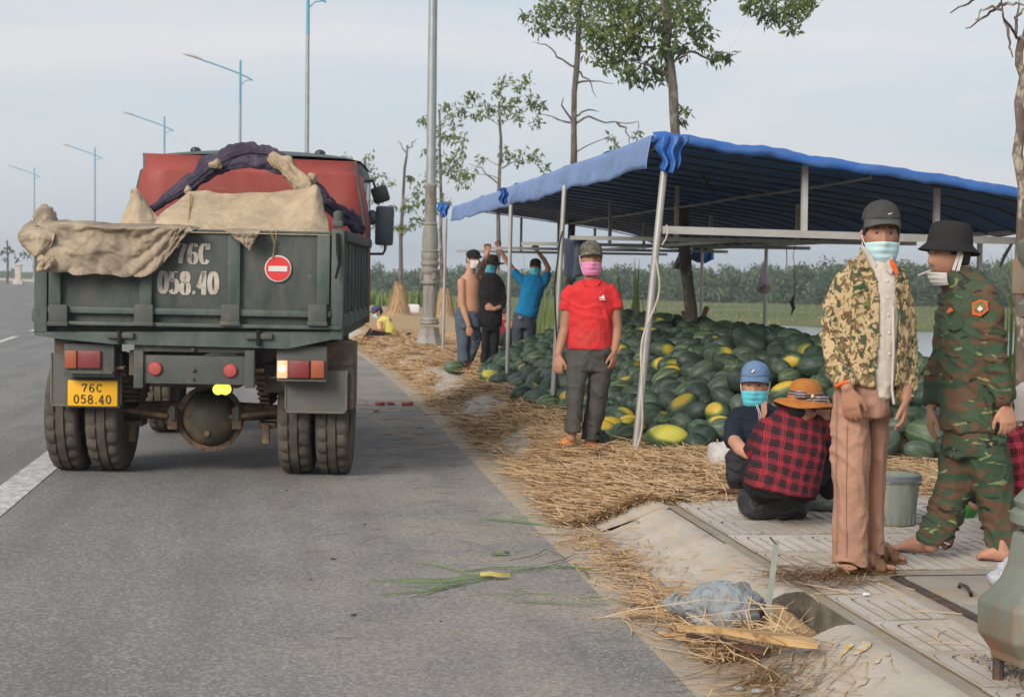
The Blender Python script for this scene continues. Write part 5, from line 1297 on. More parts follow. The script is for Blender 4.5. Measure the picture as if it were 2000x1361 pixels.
# ================================================================ PEOPLE
def skin_mat(name, a, b_, red=(.38, .13, .085)):
    mt, n, l, b = newmat(name); v = coords(n, l)
    col = mixc(n, l, ramp(n, l, nz_(n, l, v, 7, 4), .3, .7), a, b_)
    col = mixc(n, l, mathn(n, l, 'MULTIPLY', ramp(n, l, nz_(n, l, v, 16, 4), .55, .8), .35), col, red)
    l.new(col, b.inputs['Base Color']); b.inputs['Roughness'].default_value = .55; b.inputs['Specular IOR Level'].default_value = .3
    b.inputs['Subsurface Weight'].default_value = .10; b.inputs['Subsurface Radius'].default_value = (.012, .005, .003)
    bump(n, l, b, nz_(n, l, v, 120, 4), .12, .002); return mt
M['skin'] = skin_mat('tanned_skin', (.40, .205, .135), (.33, .158, .098))
M['skin_l'] = skin_mat('light_tan_skin', (.50, .265, .175), (.42, .21, .14))
def fabric(name, a, b_=None, d=None, wv=260, bmp=.35, sc=5):
    return pm(name, a, b_ or tuple(q * .8 for q in a), sc, .92, .65, 13, c3=d, s3=5, t3=(.52, .75), spec=.12, bdist=.02)
def camo_mat(name, base, layers, scale, stretch, rot=(0, 0, 0)):
    mt, n, l, b = newmat(name); v = coords(n, l, 'Object', stretch, rot=rot); col = base
    for i, (c, lo, off, sc) in enumerate(layers):
        mp2 = n.new('ShaderNodeMapping'); mp2.inputs['Location'].default_value = (off, off * 1.7, off * .6); l.new(v, mp2.inputs[0])
        f = ramp(n, l, nz_(n, l, mp2.outputs[0], scale * sc, 2.2, .5, .9), lo, lo + .012)
        col = mixc(n, l, f, col, c)
    v0 = coords(n, l); col = mixc(n, l, mathn(n, l, 'MULTIPLY', ramp(n, l, nz_(n, l, v0, 3, 5), .45, .8), .25), col, (.2, .17, .12))
    l.new(col, b.inputs['Base Color']); b.inputs['Roughness'].default_value = .92; b.inputs['Specular IOR Level'].default_value = .12
    bump(n, l, b, nz_(n, l, v0, 15, 5), .4, .014); return mt
M['camo_tan'] = camo_mat('spotted_tan_camouflage', (.47, .345, .195), [((.20, .165, .07), .545, 3, 1.0), ((.150, .085, .05), .565, 9, 1.2), ((.060, .075, .045), .575, 17, 1.05)], 29, (1, 1, .8))
M['camo_wood'] = camo_mat('woodland_camouflage', (.050, .082, .050), [((.115, .068, .042), .52, 2, 1.0), ((.026, .027, .024), .625, 8, 1.3), ((.20, .235, .095), .65, 14, 1.15)], 9.5, (.75, .75, 1.9), (0, .12, 0))
def plaid_mat(name, a, dk, ln, sc, rot=(0, 0, 0), dull=.0):
    mt, n, l, b = newmat(name); v = coords(n, l, 'Object', (1, 1, 1), rot=rot); sx = n.new('ShaderNodeSeparateXYZ'); l.new(v, sx.inputs[0])
    wob = mathn(n, l, 'MULTIPLY', nz_(n, l, v, 6, 3), .038)
    def saw(axis, fr, off=0): return mathn(n, l, 'FRACT', mathn(n, l, 'ADD', mathn(n, l, 'MULTIPLY', mathn(n, l, 'ADD', sx.outputs[axis], wob), fr), off))
    def band(t, lo, hi): return mathn(n, l, 'MULTIPLY', mathn(n, l, 'GREATER_THAN', t, lo), mathn(n, l, 'LESS_THAN', t, hi))
    h, ve = saw(2, sc), saw(0, sc)
    bh, bv = band(h, .0, .5), band(ve, .0, .5)
    both = mathn(n, l, 'MULTIPLY', bh, bv); one = mathn(n, l, 'MAXIMUM', bh, bv)
    col = mixc(n, l, mathn(n, l, 'MULTIPLY', one, .72), a, tuple(.55 * p + .45 * q for p, q in zip(dk, a)))
    col = mixc(n, l, mathn(n, l, 'MULTIPLY', one, .55), col, dk); col = mixc(n, l, both, col, dk)
    for t in (h, ve):
        for c in (.62, .74, .88): col = mixc(n, l, mathn(n, l, 'MULTIPLY', band(t, c, c + .045), .75), col, ln)
        for c in (.12, .36): col = mixc(n, l, mathn(n, l, 'MULTIPLY', band(t, c, c + .05), .35), col, a)
    l.new(col, b.inputs['Base Color']); b.inputs['Roughness'].default_value = .92; b.inputs['Specular IOR Level'].default_value = .12
    bump(n, l, b, nz_(n, l, coords(n, l), 13, 5), .4, .014); return mt
M['plaid'] = plaid_mat('dark_red_plaid', (.125, .020, .027), (.020, .019, .023), (.40, .032, .048), 15.5, (0, R_(-14), 0))
M['plaid2'] = plaid_mat('bright_red_plaid', (.52, .045, .065), (.05, .02, .03), (.70, .10, .12), 15, (0, R_(8), 0))
M['redshirt'] = fabric('red_jersey', (.62, .040, .042), (.54, .032, .036), (.50, .07, .06))
M['greytr'] = fabric('grey_trousers', (.078, .076, .070), (.062, .060, .056), (.105, .095, .08))
M['tantr'] = fabric('tan_trousers', (.40, .225, .158), (.34, .19, .135), (.30, .175, .125))
M['cream'] = fabric('cream_shirt', (.56, .50, .44), (.50, .45, .39), (.44, .39, .33))
M['orange'] = fabric('orange_lining', (.78, .14, .035))
M['blueshirt'] = fabric('turquoise_shirt', (.012, .175, .37), (.010, .15, .33))
M['jeans'] = fabric('faded_jeans', (.085, .115, .150), (.06, .08, .11), (.14, .16, .18))
M['jeans2'] = fabric('dark_jeans', (.060, .070, .090), (.04, .05, .07), (.12, .13, .14))
M['blackcl'] = fabric('black_cloth', (.014, .014, .016), (.020, .019, .020))
M['navy'] = fabric('navy_polo', (.012, .018, .030), (.018, .023, .036))
M['darktr'] = fabric('charcoal_trousers', (.030, .028, .034), (.042, .040, .046))
M['yellow'] = fabric('yellow_shirt', (.66, .56, .16), (.58, .48, .13))
M['maroon'] = fabric('maroon_cloth', (.25, .035, .045))
M['capgrey'] = fabric('charcoal_cap', (.050, .049, .047), (.065, .062, .058), (.085, .08, .072))
M['brimgrey'] = fabric('grey_brim', (.10, .10, .098))
M['capcamo'] = camo_mat('faded_camo_cap', (.12, .11, .085), [((.06, .058, .045), .53, 2, 1), ((.20, .18, .14), .60, 8, 1.2)], 30, (1, 1, 1))
M['capblue'] = fabric('denim_blue_cap', (.135, .215, .345), (.115, .185, .30))
M['capnavy'] = fabric('faded_navy_cap', (.07, .08, .14))
M['hatblack'] = fabric('black_hat', (.020, .019, .020), (.028, .026, .026))
M['hatwhite'] = fabric('white_cloth_hat', (.74, .64, .57), (.66, .55, .48))
M['straw_hat'] = pm('brown_straw_hat', (.42, .155, .030), (.33, .115, .022), 30, .8, .5, 160, bdist=.004, stretch=(1, 1, 3))
def ribbon_mat():
    mt, n, l, b = newmat('striped_ribbon'); v = coords(n, l, 'Object'); sx = n.new('ShaderNodeSeparateXYZ'); l.new(v, sx.inputs[0])
    t = mathn(n, l, 'FRACT', mathn(n, l, 'MULTIPLY', sx.outputs[2], 70)); col = mixc(n, l, mathn(n, l, 'GREATER_THAN', t, .6), (.045, .032, .040), (.30, .25, .26))
    l.new(col, b.inputs['Base Color']); b.inputs['Roughness'].default_value = .6; return mt
M['ribbon'] = ribbon_mat()
def mask_mat(name, a, b_):
    mt, n, l, b = newmat(name); v = coords(n, l); l.new(mixc(n, l, ramp(n, l, nz_(n, l, v, 9, 4), .35, .7), a, b_), b.inputs['Base Color'])
    b.inputs['Roughness'].default_value = .8; b.inputs['Specular IOR Level'].default_value = .2; bump(n, l, b, nz_(n, l, v, 60, 3), .15, .002); return mt
M['mask_blue'] = mask_mat('blue_mask', (.13, .55, .66), (.10, .48, .60)); M['mask_pale'] = mask_mat('pale_blue_mask', (.50, .68, .72), (.42, .60, .66))
M['mask_pink'] = mask_mat('pink_mask', (.74, .29, .50), (.66, .24, .44)); M['mask_white'] = mask_mat('white_mask', (.74, .71, .68), (.66, .62, .60)); M['mask_teal'] = mask_mat('teal_mask', (.07, .33, .42), (.05, .27, .36))
M['hair'] = pm('black_hair', (.010, .009, .009), (.020, .017, .015), 60, .55, .6, 90, stretch=(3, 3, .6))
M['eye_white'] = pm('eye_white', (.42, .36, .32), None, 9, .3); M['iris'] = pm('dark_iris', (.012, .008, .006), None, 9, .15)
M['lip'] = pm('lips', (.30, .10, .085), None, 20, .5)
M['sandal'] = pm('brown_sandal', (.21, .115, .055), (.16, .085, .04), 15, .7, .3, 60); M['orange_pl'] = pm('orange_plastic', (.78, .24, .012), (.68, .19, .01), 8, .5)
M['pinkpl'] = pm('pink_sandal', (.45, .22, .20), None, 10, .6)

UPV = Vector((0, 0, 1)); RV = Vector(HR); TOV = -Vector(HF)
def fdir(a, tilt=0):                      # 0 looks at the camera, +90 to the right of the picture
    a = R_(a); return (TOV * math.cos(a) * math.cos(R_(tilt)) + RV * math.sin(a) * math.cos(R_(tilt)) + UPV * math.sin(R_(tilt))).normalized()
def hmat(c, face, roll=0.0):
    f = face.normalized(); x = (-f).cross(UPV).normalized(); z = x.cross(-f).normalized()
    m = Matrix((x, -f, z)).transposed()
    return Matrix.Translation(c) @ (Matrix.Rotation(roll, 3, -f) @ m).to_4x4() if roll else Matrix.Translation(c) @ m.to_4x4()
def head_pts(s, n=44, m=36, nose=1.0):
    vs = []
    for i in range(m + 1):
        a = -math.pi / 2 + math.pi * i / m
        for j in range(n):
            b = 2 * math.pi * j / n; nx, ny, nz2 = math.cos(a) * math.cos(b), math.cos(a) * math.sin(b), math.sin(a)
            x, y, z = nx * .0745, ny * .094, nz2 * .116
            if nz2 < 0:
                t = (-nz2) ** 1.3; x *= 1 - .27 * t
                if ny > 0: y *= 1 - .45 * min(1, t * 1.3)
                else: y *= 1 + .10 * t * (1 - t * .6)
            if nz2 < -.86: z = -.108 + (z + .108) * .45
            if ny > 0: y *= 1.03
            if ny < -.05:
                fr = min(1, (-ny - .05) / .5); g = lambda u, c, w_: math.exp(-((u - c) / w_) ** 2)
                # nose: ridge growing to a tip, cut off underneath
                if -.052 < z < .03:
                    t = (.03 - z) / .066; hgt = (.006 + .019 * min(1, t) ** 1.3) if z > -.036 else (.025 * max(0, (z + .052) / .016)); wn = .0085 + .006 * min(1, t)
                    y -= nose * hgt * g(x, 0, wn) * fr + .006 * nose * (g(x, .014, .006) + g(x, -.014, .006)) * g(z, -.035, .008) * fr
                y += .0085 * (g(x, .031, .014) + g(x, -.031, .014)) * g(z, .010, .012) * fr
                y -= .0045 * (g(x, .028, .022) + g(x, -.028, .022)) * g(z, .031, .009) * fr
                y -= .004 * (g(x, .044, .014) + g(x, -.044, .014)) * g(z, -.022, .018) * fr
                y -= .0065 * g(x, 0, .021) * g(z, -.064, .0065) * fr + .0065 * g(x, 0, .019) * g(z, -.079, .007) * fr; y += .004 * g(x, 0, .022) * g(z, -.0715, .003) * fr
                y -= .007 * g(x, 0, .02) * g(z, -.102, .012) * fr
            vs.append(Vector((x, y, z)) * s)
    fs = [(i * n + j, i * n + (j + 1) % n, (i + 1) * n + (j + 1) % n, (i + 1) * n + j) for i in range(m) for j in range(n)]
    return vs, fs
def add_head(mb, H, s=1.0, nose=1.0):
    vs, fs = head_pts(s, nose=nose); mb.add([H @ v for v in vs], fs)
    R3 = H.to_3x3()
    for sx in (-1, 1):
        r = R3 @ Matrix.Rotation(sx * .35, 3, 'Z') @ Matrix.Rotation(-.15, 3, 'X')
        mb.ball(H @ (Vector((sx * .0765, .014, -.004)) * s), (.010 * s, .020 * s, .033 * s), 10, 10, r)
def add_hand(mb, wrist, d, pn, thumb, curl=.35, s=1.0, spread=.12):
    """palm and five bent fingers; d along the hand, pn the way the palm faces, thumb the side the thumb is on"""
    d = d.normalized(); th = (thumb - d * thumb.dot(d)).normalized(); pn = (pn - d * pn.dot(d) - th * pn.dot(th))
    pn = pn.normalized() if pn.length > 1e-3 else d.cross(th)
    kn = wrist + d * (.092 * s)
    mb.tube([wrist - d * .02 * s, wrist + d * .02 * s, wrist + d * .055 * s, kn - d * .004], [.024 * s, .031 * s, .041 * s, .041 * s], [.018 * s, .017 * s, .0145 * s, .012 * s], th, 14)
    for off, ln, r in ((.033, .070, .0090), (.0112, .079, .0094), (-.0112, .073, .0090), (-.0325, .057, .0080)):
        base = kn + th * off * s - d * .012 * s; dd = (d + th * off * spread * 18 * .35).normalized(); pts = [base - dd * .02 * s, base]; p = base.copy(); ang = curl * .55
        for k, f in enumerate((.45, .30, .25)):
            v = dd * math.cos(ang) + pn * math.sin(ang); p = p + v * (ln * f * s); pts.append(p.copy()); ang += curl
        mb.tube(pts, [r * s * 1.05, r * s * 1.05, r * s, r * s * .93, r * s * .80], n=8, side=th, capk=1)
    b = wrist + d * .028 * s + th * .024 * s; dd = (d * .72 + th * .62 + pn * .25).normalized()
    q1 = b + dd * .040 * s; q2 = q1 + (d * .88 + th * .28 + pn * .35).normalized() * .032 * s; q3 = q2 + (d * .93 + pn * .38).normalized() * .025 * s
    mb.tube([b - dd * .012 * s, b, q1, q2, q3], [.013 * s, .0145 * s, .0118 * s, .0108 * s, .0088 * s], n=8, side=pn, capk=1)
def add_foot(mb, heel, toe, zf, s=1.0, toes=True):
    heel, toe = Vector(heel), Vector(toe); d = (toe - heel); d.z = 0; L_ = d.length; d.normalize(); sd_ = d.cross(UPV)
    Pt = lambda u, z: heel + d * (L_ * u) + UPV * (zf - heel.z + z)
    mb.tube([Pt(.06, .034 * s), Pt(.22, .045 * s), Pt(.45, .040 * s), Pt(.68, .025 * s), Pt(.80, .017 * s)], [.030 * s, .034 * s, .038 * s, .046 * s, .043 * s], [.032 * s, .044 * s, .038 * s, .024 * s, .016 * s], sd_, 14)
    mb.tube([Pt(.16, .04 * s), Pt(.17, .12 * s)], [.036 * s, .033 * s], n=12, side=sd_)
    for k, (o, ln, r) in enumerate(((.030, 1.0, .0135), (.012, .99, .0095), (-.004, .96, .009), (-.019, .92, .0085), (-.032, .87, .008))):
        a = Pt(.74, .014 * s) + sd_ * (o * s * .95); b = heel + d * (L_ * ln - .01) + sd_ * (o * s) + UPV * (zf - heel.z + .010 * s)
        mb.tube([a, a.lerp(b, .6) + UPV * .004 * s, b], [r * s, r * s, r * s * .95], n=8)
def remesh(mb, name, voxel, it=4, fac=.5, origin=None):
    me = bpy.data.meshes.new('tmp'); o_ = Vector(origin) if origin is not None else Vector((0, 0, 0))
    me.from_pydata([tuple(Vector(q) - o_) for q in mb.v], [], mb.f)
    bm = bmesh.new(); bm.from_mesh(me); bmesh.ops.recalc_face_normals(bm, faces=bm.faces[:]); bm.to_mesh(me); bm.free()
    o = bpy.data.objects.new('tmp', me); RSC.collection.objects.link(o)
    r = o.modifiers.new('r', 'REMESH'); r.mode = 'VOXEL'; r.voxel_size = voxel; r.use_smooth_shade = True
    sm = o.modifiers.new('s', 'SMOOTH'); sm.factor = fac; sm.iterations = it
    with bpy.context.temp_override(scene=RSC, view_layer=RSC.view_layers[0]):
        dg = bpy.context.evaluated_depsgraph_get()
    me2 = bpy.data.meshes.new_from_object(o.evaluated_get(dg), depsgraph=dg); me2.name = name
    bpy.data.objects.remove(o); bpy.data.meshes.remove(me)
    me2.polygons.foreach_set('use_smooth', np.ones(len(me2.polygons), dtype=bool)); return me2
RSC = bpy.data.scenes.new('workbench')
def folds(me, amp, sc=(9, 9, 3.5), seed=0, amp2=None):
    """creases: long ones down the cloth, short ones across it that bunch in places, all sharper than a plain swell"""
    n_ = len(me.vertices); co = np.empty(n_ * 3, dtype=np.float32); no = np.empty(n_ * 3, dtype=np.float32)
    me.vertices.foreach_get('co', co); me.vertex_normals.foreach_get('vector', no); co = co.reshape(-1, 3); no = no.reshape(-1, 3)
    d = np.empty(n_, dtype=np.float32); nn = mnoise.noise; sx, sy, sz = sc
    for i, (x, y, z) in enumerate(co.tolist()):
        w_ = .12 * nn((x * 4, y * 4, z * 4 + seed)); w2 = .05 * nn((x * 9, y * 9, z * 9 + seed))
        a = nn((x * sx + seed, y * sy, (z + w_) * sz)); b = nn((x * sx * .55 + w_ * 8, y * sy * .55, (z + x * .6 + w_ + w2) * sz * 5 + seed)); c = nn((x * 2.5, y * 2.5, z * 4 + seed * 2))
        e = nn((x * sx * 2.1, y * sy * 2.1, (z - x * .4 + w_) * sz * 3.2 - seed))
        m_ = max(0, min(1, .5 + 1.6 * c))
        d[i] = .55 * (1 - min(1, abs(a) * 3.2)) + m_ * .75 * (1 - min(1, abs(b) * 3.4)) + .30 * (1 - min(1, abs(e) * 3)) * (1 - m_ * .4) - .5
    me.vertices.foreach_set('co', (co + no * (d * amp * 1.25)[:, None]).ravel()); me.update()
class Person:
    def __init__(s, label, D, foot, group=None, cat='person', name='person', vox=.008, skin='skin'):
        s.D = D; s.o = Vector(foot); s.root = thing(name, label, cat, s.o, group); s.vox = vox; s.body = MB(); s.skin = skin; s.k = D / FPX
    def p(s, x, y, d=0.0): return P(x, y, s.D + d)
    def stack(s, mb, rows, depth=.2, d=0.0, n=22, sq=1):
        """rows (y, left, right[, depth[, offset]]) measured on the photograph become a loft of rounded sections"""
        pts, ra, rb = [], [], []
        for r in rows:
            y, xl, xr = r[:3]; dp = r[3] if len(r) > 3 else depth; dd = r[4] if len(r) > 4 else d
            pts.append(s.p((xl + xr) / 2, y, dd)); ra.append((xr - xl) / 2 * (s.D + dd) / FPX); rb.append(dp / 2)
        mb.tube(pts, ra, rb, RV, n, capk=.12)
    def limb(s, mb, pts, flat=1.0, n=14, side=None, ck=.8):
        pp = [s.p(x, y, d) for x, y, d, r in pts]; rr = [r for *_, r in pts]
        mb.tube(pp, rr, [q * flat for q in rr], side or RV, n, capk=ck)
    def garment(s, name, mat, build, voxel=None, amp=.006, sc=(9, 9, 3.5), cut=None, it=3, parent=None, shell=None, seed=1, hem=0):
        mb = MB(); build(mb); me = remesh(mb, name, voxel or s.vox * 1.25, it, origin=s.o)
        if amp: folds(me, amp, sc, seed)
        if hem:
            bm = bmesh.new(); bm.from_mesh(me); bm.normal_update(); z0 = min(v.co.z for v in bm.verts)
            bmesh.ops.delete(bm, geom=[f for f in bm.faces if f.normal.z < -.45 and f.calc_center_median().z < z0 + hem], context='FACES')
            nb = {}
            for e in bm.edges:
                if e.is_boundary:
                    for u_, v_ in ((e.verts[0], e.verts[1]), (e.verts[1], e.verts[0])): nb.setdefault(u_, []).append(v_)
            for _ in range(12):
                new = {v: v.co * .4 + sum((q.co for q in w_), Vector()) / len(w_) * .6 for v, w_ in nb.items()}
                for v, c in new.items(): v.co = c
            bm.to_mesh(me); bm.free(); shell = shell or .005
        if cut:
            bm = bmesh.new(); bm.from_mesh(me); kill = []
            bm.normal_update()
            for f in bm.faces:
                c = f.calc_center_median() + s.o
                if f.normal.dot(TOV) > -.15 and inpoly(pxof(c), cut): kill.append(f)
            bmesh.ops.delete(bm, geom=kill, context='FACES'); bm.to_mesh(me); bm.free()
        o = link(name, me, M[mat] if isinstance(mat, str) else mat, parent or s.root)
        if shell: solidify(o, shell, -1)
        return o
    def finish(s, it=3):
        me = remesh(s.body, 'body', s.vox, it, .45, s.o); return link('body', me, M[s.skin], s.root)
    def add(s, mb, name, mat, parent=None, smooth='auto', fix=True):
        return mb.build(name, M[mat], parent or s.root, s.o, smooth, fix=fix)
    # ---- things of the head
    def head(s, px_, py_, face, d=0.0, sc=1.0, roll=0.0, eyes=True, hair=True, nose=1.0, near=False):
        s.H = hmat(s.p(px_, py_, d), face, roll); s.hs = sc; add_head(s.body, s.H, sc, nose); H = s.H
        if eyes:
            for sx in (-1, 1):
                mb = MB(); mb.ball(H @ (Vector((sx * .0305, -.0795, .011)) * sc), (.0135 * sc, .007 * sc, .0058 * sc), 12, 8, H.to_3x3()); e = s.add(mb, 'eye', 'eye_white' if near else 'iris')
                if near:
                    mb = MB(); mb.ball(H @ (Vector((sx * .0305, -.0845, .011)) * sc), (.0062 * sc, .0032 * sc, .0056 * sc), 10, 8, H.to_3x3()); s.add(mb, 'iris', 'iris', e)
                    mb = MB(); mb.tube([H @ (Vector((sx * (.0305 + q * .0155), -.0865 + .004 * q * q, .0165 - .0045 * q * q)) * sc) for q in (-1, -.5, 0, .5, 1)], [.0016, .0028, .003, .0028, .0016], n=6); s.add(mb, 'eyelid', s.skin, e)
                mb = MB(); mb.tube([H @ (Vector((sx * x, -.0875 + .35 * (x - .03) ** 2 * 12, z)) * sc) for x, z in ((.013, .0285), (.024, .0325), (.036, .0325), (.047, .027))], [.0022, .0035, .003, .0015], n=6); s.add(mb, 'eyebrow', 'hair')
        if hair:
            mb = MB(); n_, m_ = 36, 28; vs = []
            for i in range(m_ + 1):
                a = -math.pi / 2 + math.pi * i / m_
                for j in range(n_):
                    b = 2 * math.pi * j / n_; vs.append((math.cos(a) * math.cos(b), math.cos(a) * math.sin(b), math.sin(a)))
            fs = []
            for i in range(m_):
                for j in range(n_):
                    q = (i * n_ + j, i * n_ + (j + 1) % n_, (i + 1) * n_ + (j + 1) % n_, (i + 1) * n_ + j); c = [sum(vs[e][k] for e in q) / 4 for k in range(3)]
                    if c[2] > -.42 and c[1] > -.62 + .5 * max(0, .5 - c[2]) and (c[1] > .12 or c[2] > .02): fs.append(q)
            mb.add([H @ (Vector((x * .0775, y * .0995 + .002, z * .1195)) * sc) for x, y, z in vs], fs); o = s.add(mb, 'hair', 'hair', fix=False); solidify(o, .004, 1)
    def mask(s, mat, top=-.022, bot=-.118, drop=0.0, loops=True, hw=66, mrot=0.0):
        H, sc = s.H, s.hs; mb = MB()
        def f(u, v):
            a = R_(hw) * (u * 2 - 1); z = (top - .014 * abs(u * 2 - 1) ** 2 * 0) * (1 - v) + bot * v + .004 * math.cos(a * 2) * (1 - v)
            r = 1 - .26 * v ** 2.2; x = math.sin(a) * .0815 * (1 - .20 * v * v); y = -(math.cos(a) ** .8 * .103) * r
            y -= .020 * math.exp(-(x / .02) ** 2) * max(0, 1 - abs(z + .034) / .05) + .0026 * math.sin(v * 19) * math.cos(a) ** 2 * (0 < v < 1)
            p = Vector((x, y, z)); 
            if drop: p = Matrix.Rotation(-drop * .9, 3, 'X') @ p + Vector((0, .006 * drop, -.05 * drop))
            return H @ (p * sc)
        mb.grid(f, 24, 14); o = s.add(mb, 'face_mask', mat, smooth=True, fix=False); solidify(o, .003)
        if loops:
            for sx in (-1, 1):
                mb = MB(); e = f(.5 + sx * .5, .12); e2 = f(.5 + sx * .5, .9); ear = H @ (Vector((sx * .084, .022, .018)) * sc); ear2 = H @ (Vector((sx * .080, .020, -.030)) * sc)
                mb.tube([e, e.lerp(ear, .6) + (H.to_3x3() @ Vector((sx * .004, 0, 0))), ear], .0022, n=5); mb.tube([e2, e2.lerp(ear2, .6), ear2], .0022, n=5); s.add(mb, 'ear_loop', 'mask_white', o)
        return o
    def cap(s, mat, brim=None, h=.128, tilt=-.04, blen=.062, z0=.052):
        H, sc = s.H, s.hs; T = H @ Matrix.Rotation(tilt, 4, 'X') @ Matrix.Scale(sc, 4); mb = MB(); n_ = 36; vs, fs = [], []
        for i in range(11):
            a = math.pi / 2 * i / 10
            for j in range(n_):
                b = 2 * math.pi * j / n_; seam = 1 - .010 * max(0, 1 - abs(((j / n_ * 6) % 1) - .5) * -2 - 1.0) ; sq = math.cos(a) ** .78
                vs.append(T @ Vector((math.cos(b) * .0835 * sq * seam, math.sin(b) * .1035 * sq * seam, z0 + (h - z0 + .008) * math.sin(a) ** .92 * (1 - .05 * math.sin(b)))))
        for i in range(10):
            for j in range(n_): fs.append((i * n_ + j, i * n_ + (j + 1) % n_, (i + 1) * n_ + (j + 1) % n_, (i + 1) * n_ + j))
        mb.add(vs, fs); o = s.add(mb, 'cap', mat, smooth=True, fix=False); solidify(o, .004)
        mb = MB()
        def bf(u, v):
            a = R_(72) * (u * 2 - 1); r = 1 + v * blen / .1 * math.cos(a) ** .6 * 1.0
            return T @ Vector((math.sin(a) * .083 * (1 + .04 * v), -math.cos(a) * .102 * r, z0 + .004 - .020 * v - .022 * (math.sin(a) ** 2) * v * 1.1))
        mb.grid(bf, 20, 6); b_ = s.add(mb, 'brim', brim or mat, o, True, False); solidify(b_, .004)
        mb = MB(); mb.ball(T @ Vector((0, 0, h + .008)), .007, 8, 6); s.add(mb, 'cap_button', mat, o)
        for k in range(6):
            mb = MB(); b = 2 * math.pi * (k + .5) / 6; pts = []
            for i in range(8):
                a = math.pi / 2 * i / 7; sq = math.cos(a) ** .78; pts.append(T @ Vector((math.cos(b) * .0848 * sq, math.sin(b) * .1048 * sq, z0 + (h - z0 + .009) * math.sin(a) ** .92 * (1 - .05 * math.sin(b)))))
            mb.tube(pts, .0013, n=5); s.add(mb, 'seam', mat, o)
        s.T = T; return o
    def hat(s, mat, prof, wave=.0, tilt=0.0, name='hat', asp=1.18):
        H, sc = s.H, s.hs; T = H @ Matrix.Rotation(tilt, 4, 'X') @ Matrix.Scale(sc, 4); mb = MB(); n_ = 48; vs = []; R0 = prof[0][0]
        for r, z in prof:
            for j in range(n_):
                b = 2 * math.pi * j / n_; k = 1 + (asp - 1) * abs(math.sin(b)) ; out = max(0, (r - .09) / .08)
                vs.append(T @ Vector((math.cos(b) * r, math.sin(b) * r * (asp if r < .1 else 1 + (asp - 1) * .6), z + wave * out * (math.sin(2 * b + .6) + .6 * math.sin(3 * b)))))
        k = len(prof); fs = [(i * n_ + j, i * n_ + (j + 1) % n_, (i + 1) * n_ + (j + 1) % n_, (i + 1) * n_ + j) for i in range(k - 1) for j in range(n_)]
        mb.add(vs, fs); o = s.add(mb, name, mat, smooth=True, fix=False); solidify(o, .004); s.T = T; return o
    def sandal(s, heel, toe, zf, mat, straps=((.55, .72),), w_=.052):
        heel, toe = Vector(heel), Vector(toe); d = toe - heel; d.z = 0; L_ = d.length; d.normalize(); sd_ = d.cross(UPV); mb = MB(); up = UPV; base = heel + UPV * (zf - heel.z)
        ring = []
        for i in range(28):
            a = 2 * math.pi * i / 28; u = .5 + .53 * math.cos(a); wd = w_ * (.80 + .2 * (u > .5)) * math.copysign(abs(math.sin(a)) ** .7, math.sin(a)); ring.append((u, wd))
        vs = [base + d * (L_ * u) + sd_ * q + up * z for z in (.002, .018) for u, q in ring]; n_ = len(ring)
        mb.add(vs, [tuple(reversed(range(n_))), tuple(range(n_, 2 * n_))] + [(i, (i + 1) % n_, n_ + (i + 1) % n_, n_ + i) for i in range(n_)]); o = s.add(mb, 'sandal', mat)
        for a0, a1 in straps:
            mb = MB()
            def f(u, v):
                q = math.pi * u; t = a0 + (a1 - a0) * v; hh = .078 * (1 - t) + .030
                return base + d * (L_ * t) + sd_ * (math.cos(q) * (w_ + .002)) + up * (.014 + hh * math.sin(q) ** .7)
            mb.grid(f, 16, 4); st = s.add(mb, 'strap', mat, o, True, False); solidify(st, .005)
        return o
def pxof(p):
    d = np.array(p) - CPOS; z = d @ CF; return 1000 + FPX * (d @ CR) / z, 680.5 - FPX * (d @ CU) / z
def inpoly(q, poly):
    x, y = q; c = False; n_ = len(poly)
    for i in range(n_):
        (x0, y0), (x1, y1) = poly[i], poly[i - 1]
        if (y0 > y) != (y1 > y) and x < (x1 - x0) * (y - y0) / (y1 - y0) + x0: c = not c
    return c
def patch(s, name, mat, quad, d, th=.004, parent=None, bulge=0):      # a small sewn-on piece facing the camera
    mb = MB(); pts = [s.p(x, y, d) for x, y in quad]; off = TOV * th
    k = len(pts); mb.add(pts + [p + off for p in pts], [tuple(range(k)), tuple(reversed(range(k, 2 * k)))] + [(i, (i + 1) % k, k + (i + 1) % k, k + i) for i in range(k)]); return s.add(mb, name, mat, parent, smooth=False)

# ------------------------------------------------------------ man in spotted jacket
FL = .1405
def surf_offset(o, s, px_, py_):          # depth (from person plane) of the front of a part at a pixel
    best = None
    for v in o.data.vertices:
        w_ = v.co + s.o; q = pxof(w_)
        if abs(q[0] - px_) < 9 and abs(q[1] - py_) < 9:
            dd = Dof(w_)
            if best is None or dd < best: best = dd
    return (best if best is not None else s.D) - s.D
hl, tl_ = G(1640, 1118, FL), G(1746, 1119, FL); hr, tr2 = G(1697, 1097, FL), G(1769, 1101, FL)
p = Person('man in tan spotted camouflage jacket with grey cap standing with arms hanging', 6.98, (hl + hr) / 2, vox=.0058)
b = p.body
p.head(1720, 459, fdir(-4, -2), near=True, sc=.98)
p.limb(b, [(1716, 475, .02, .055), (1712, 510, .03, .055), (1710, 540, .03, .075)])
p.stack(b, [(535, 1665, 1758, .15), (570, 1650, 1762, .18), (650, 1652, 1755, .19), (730, 1650, 1748, .19), (800, 1645, 1730, .19)])
p.limb(b, [(1645, 560, .0, .045), (1626, 650, .02, .040), (1634, 706, -.085, .030), (1655, 758, -.155, .027)])
p.limb(b, [(1750, 566, .0, .045), (1772, 660, .03, .040), (1772, 715, -.0, .036), (1768, 778, -.05, .027)])
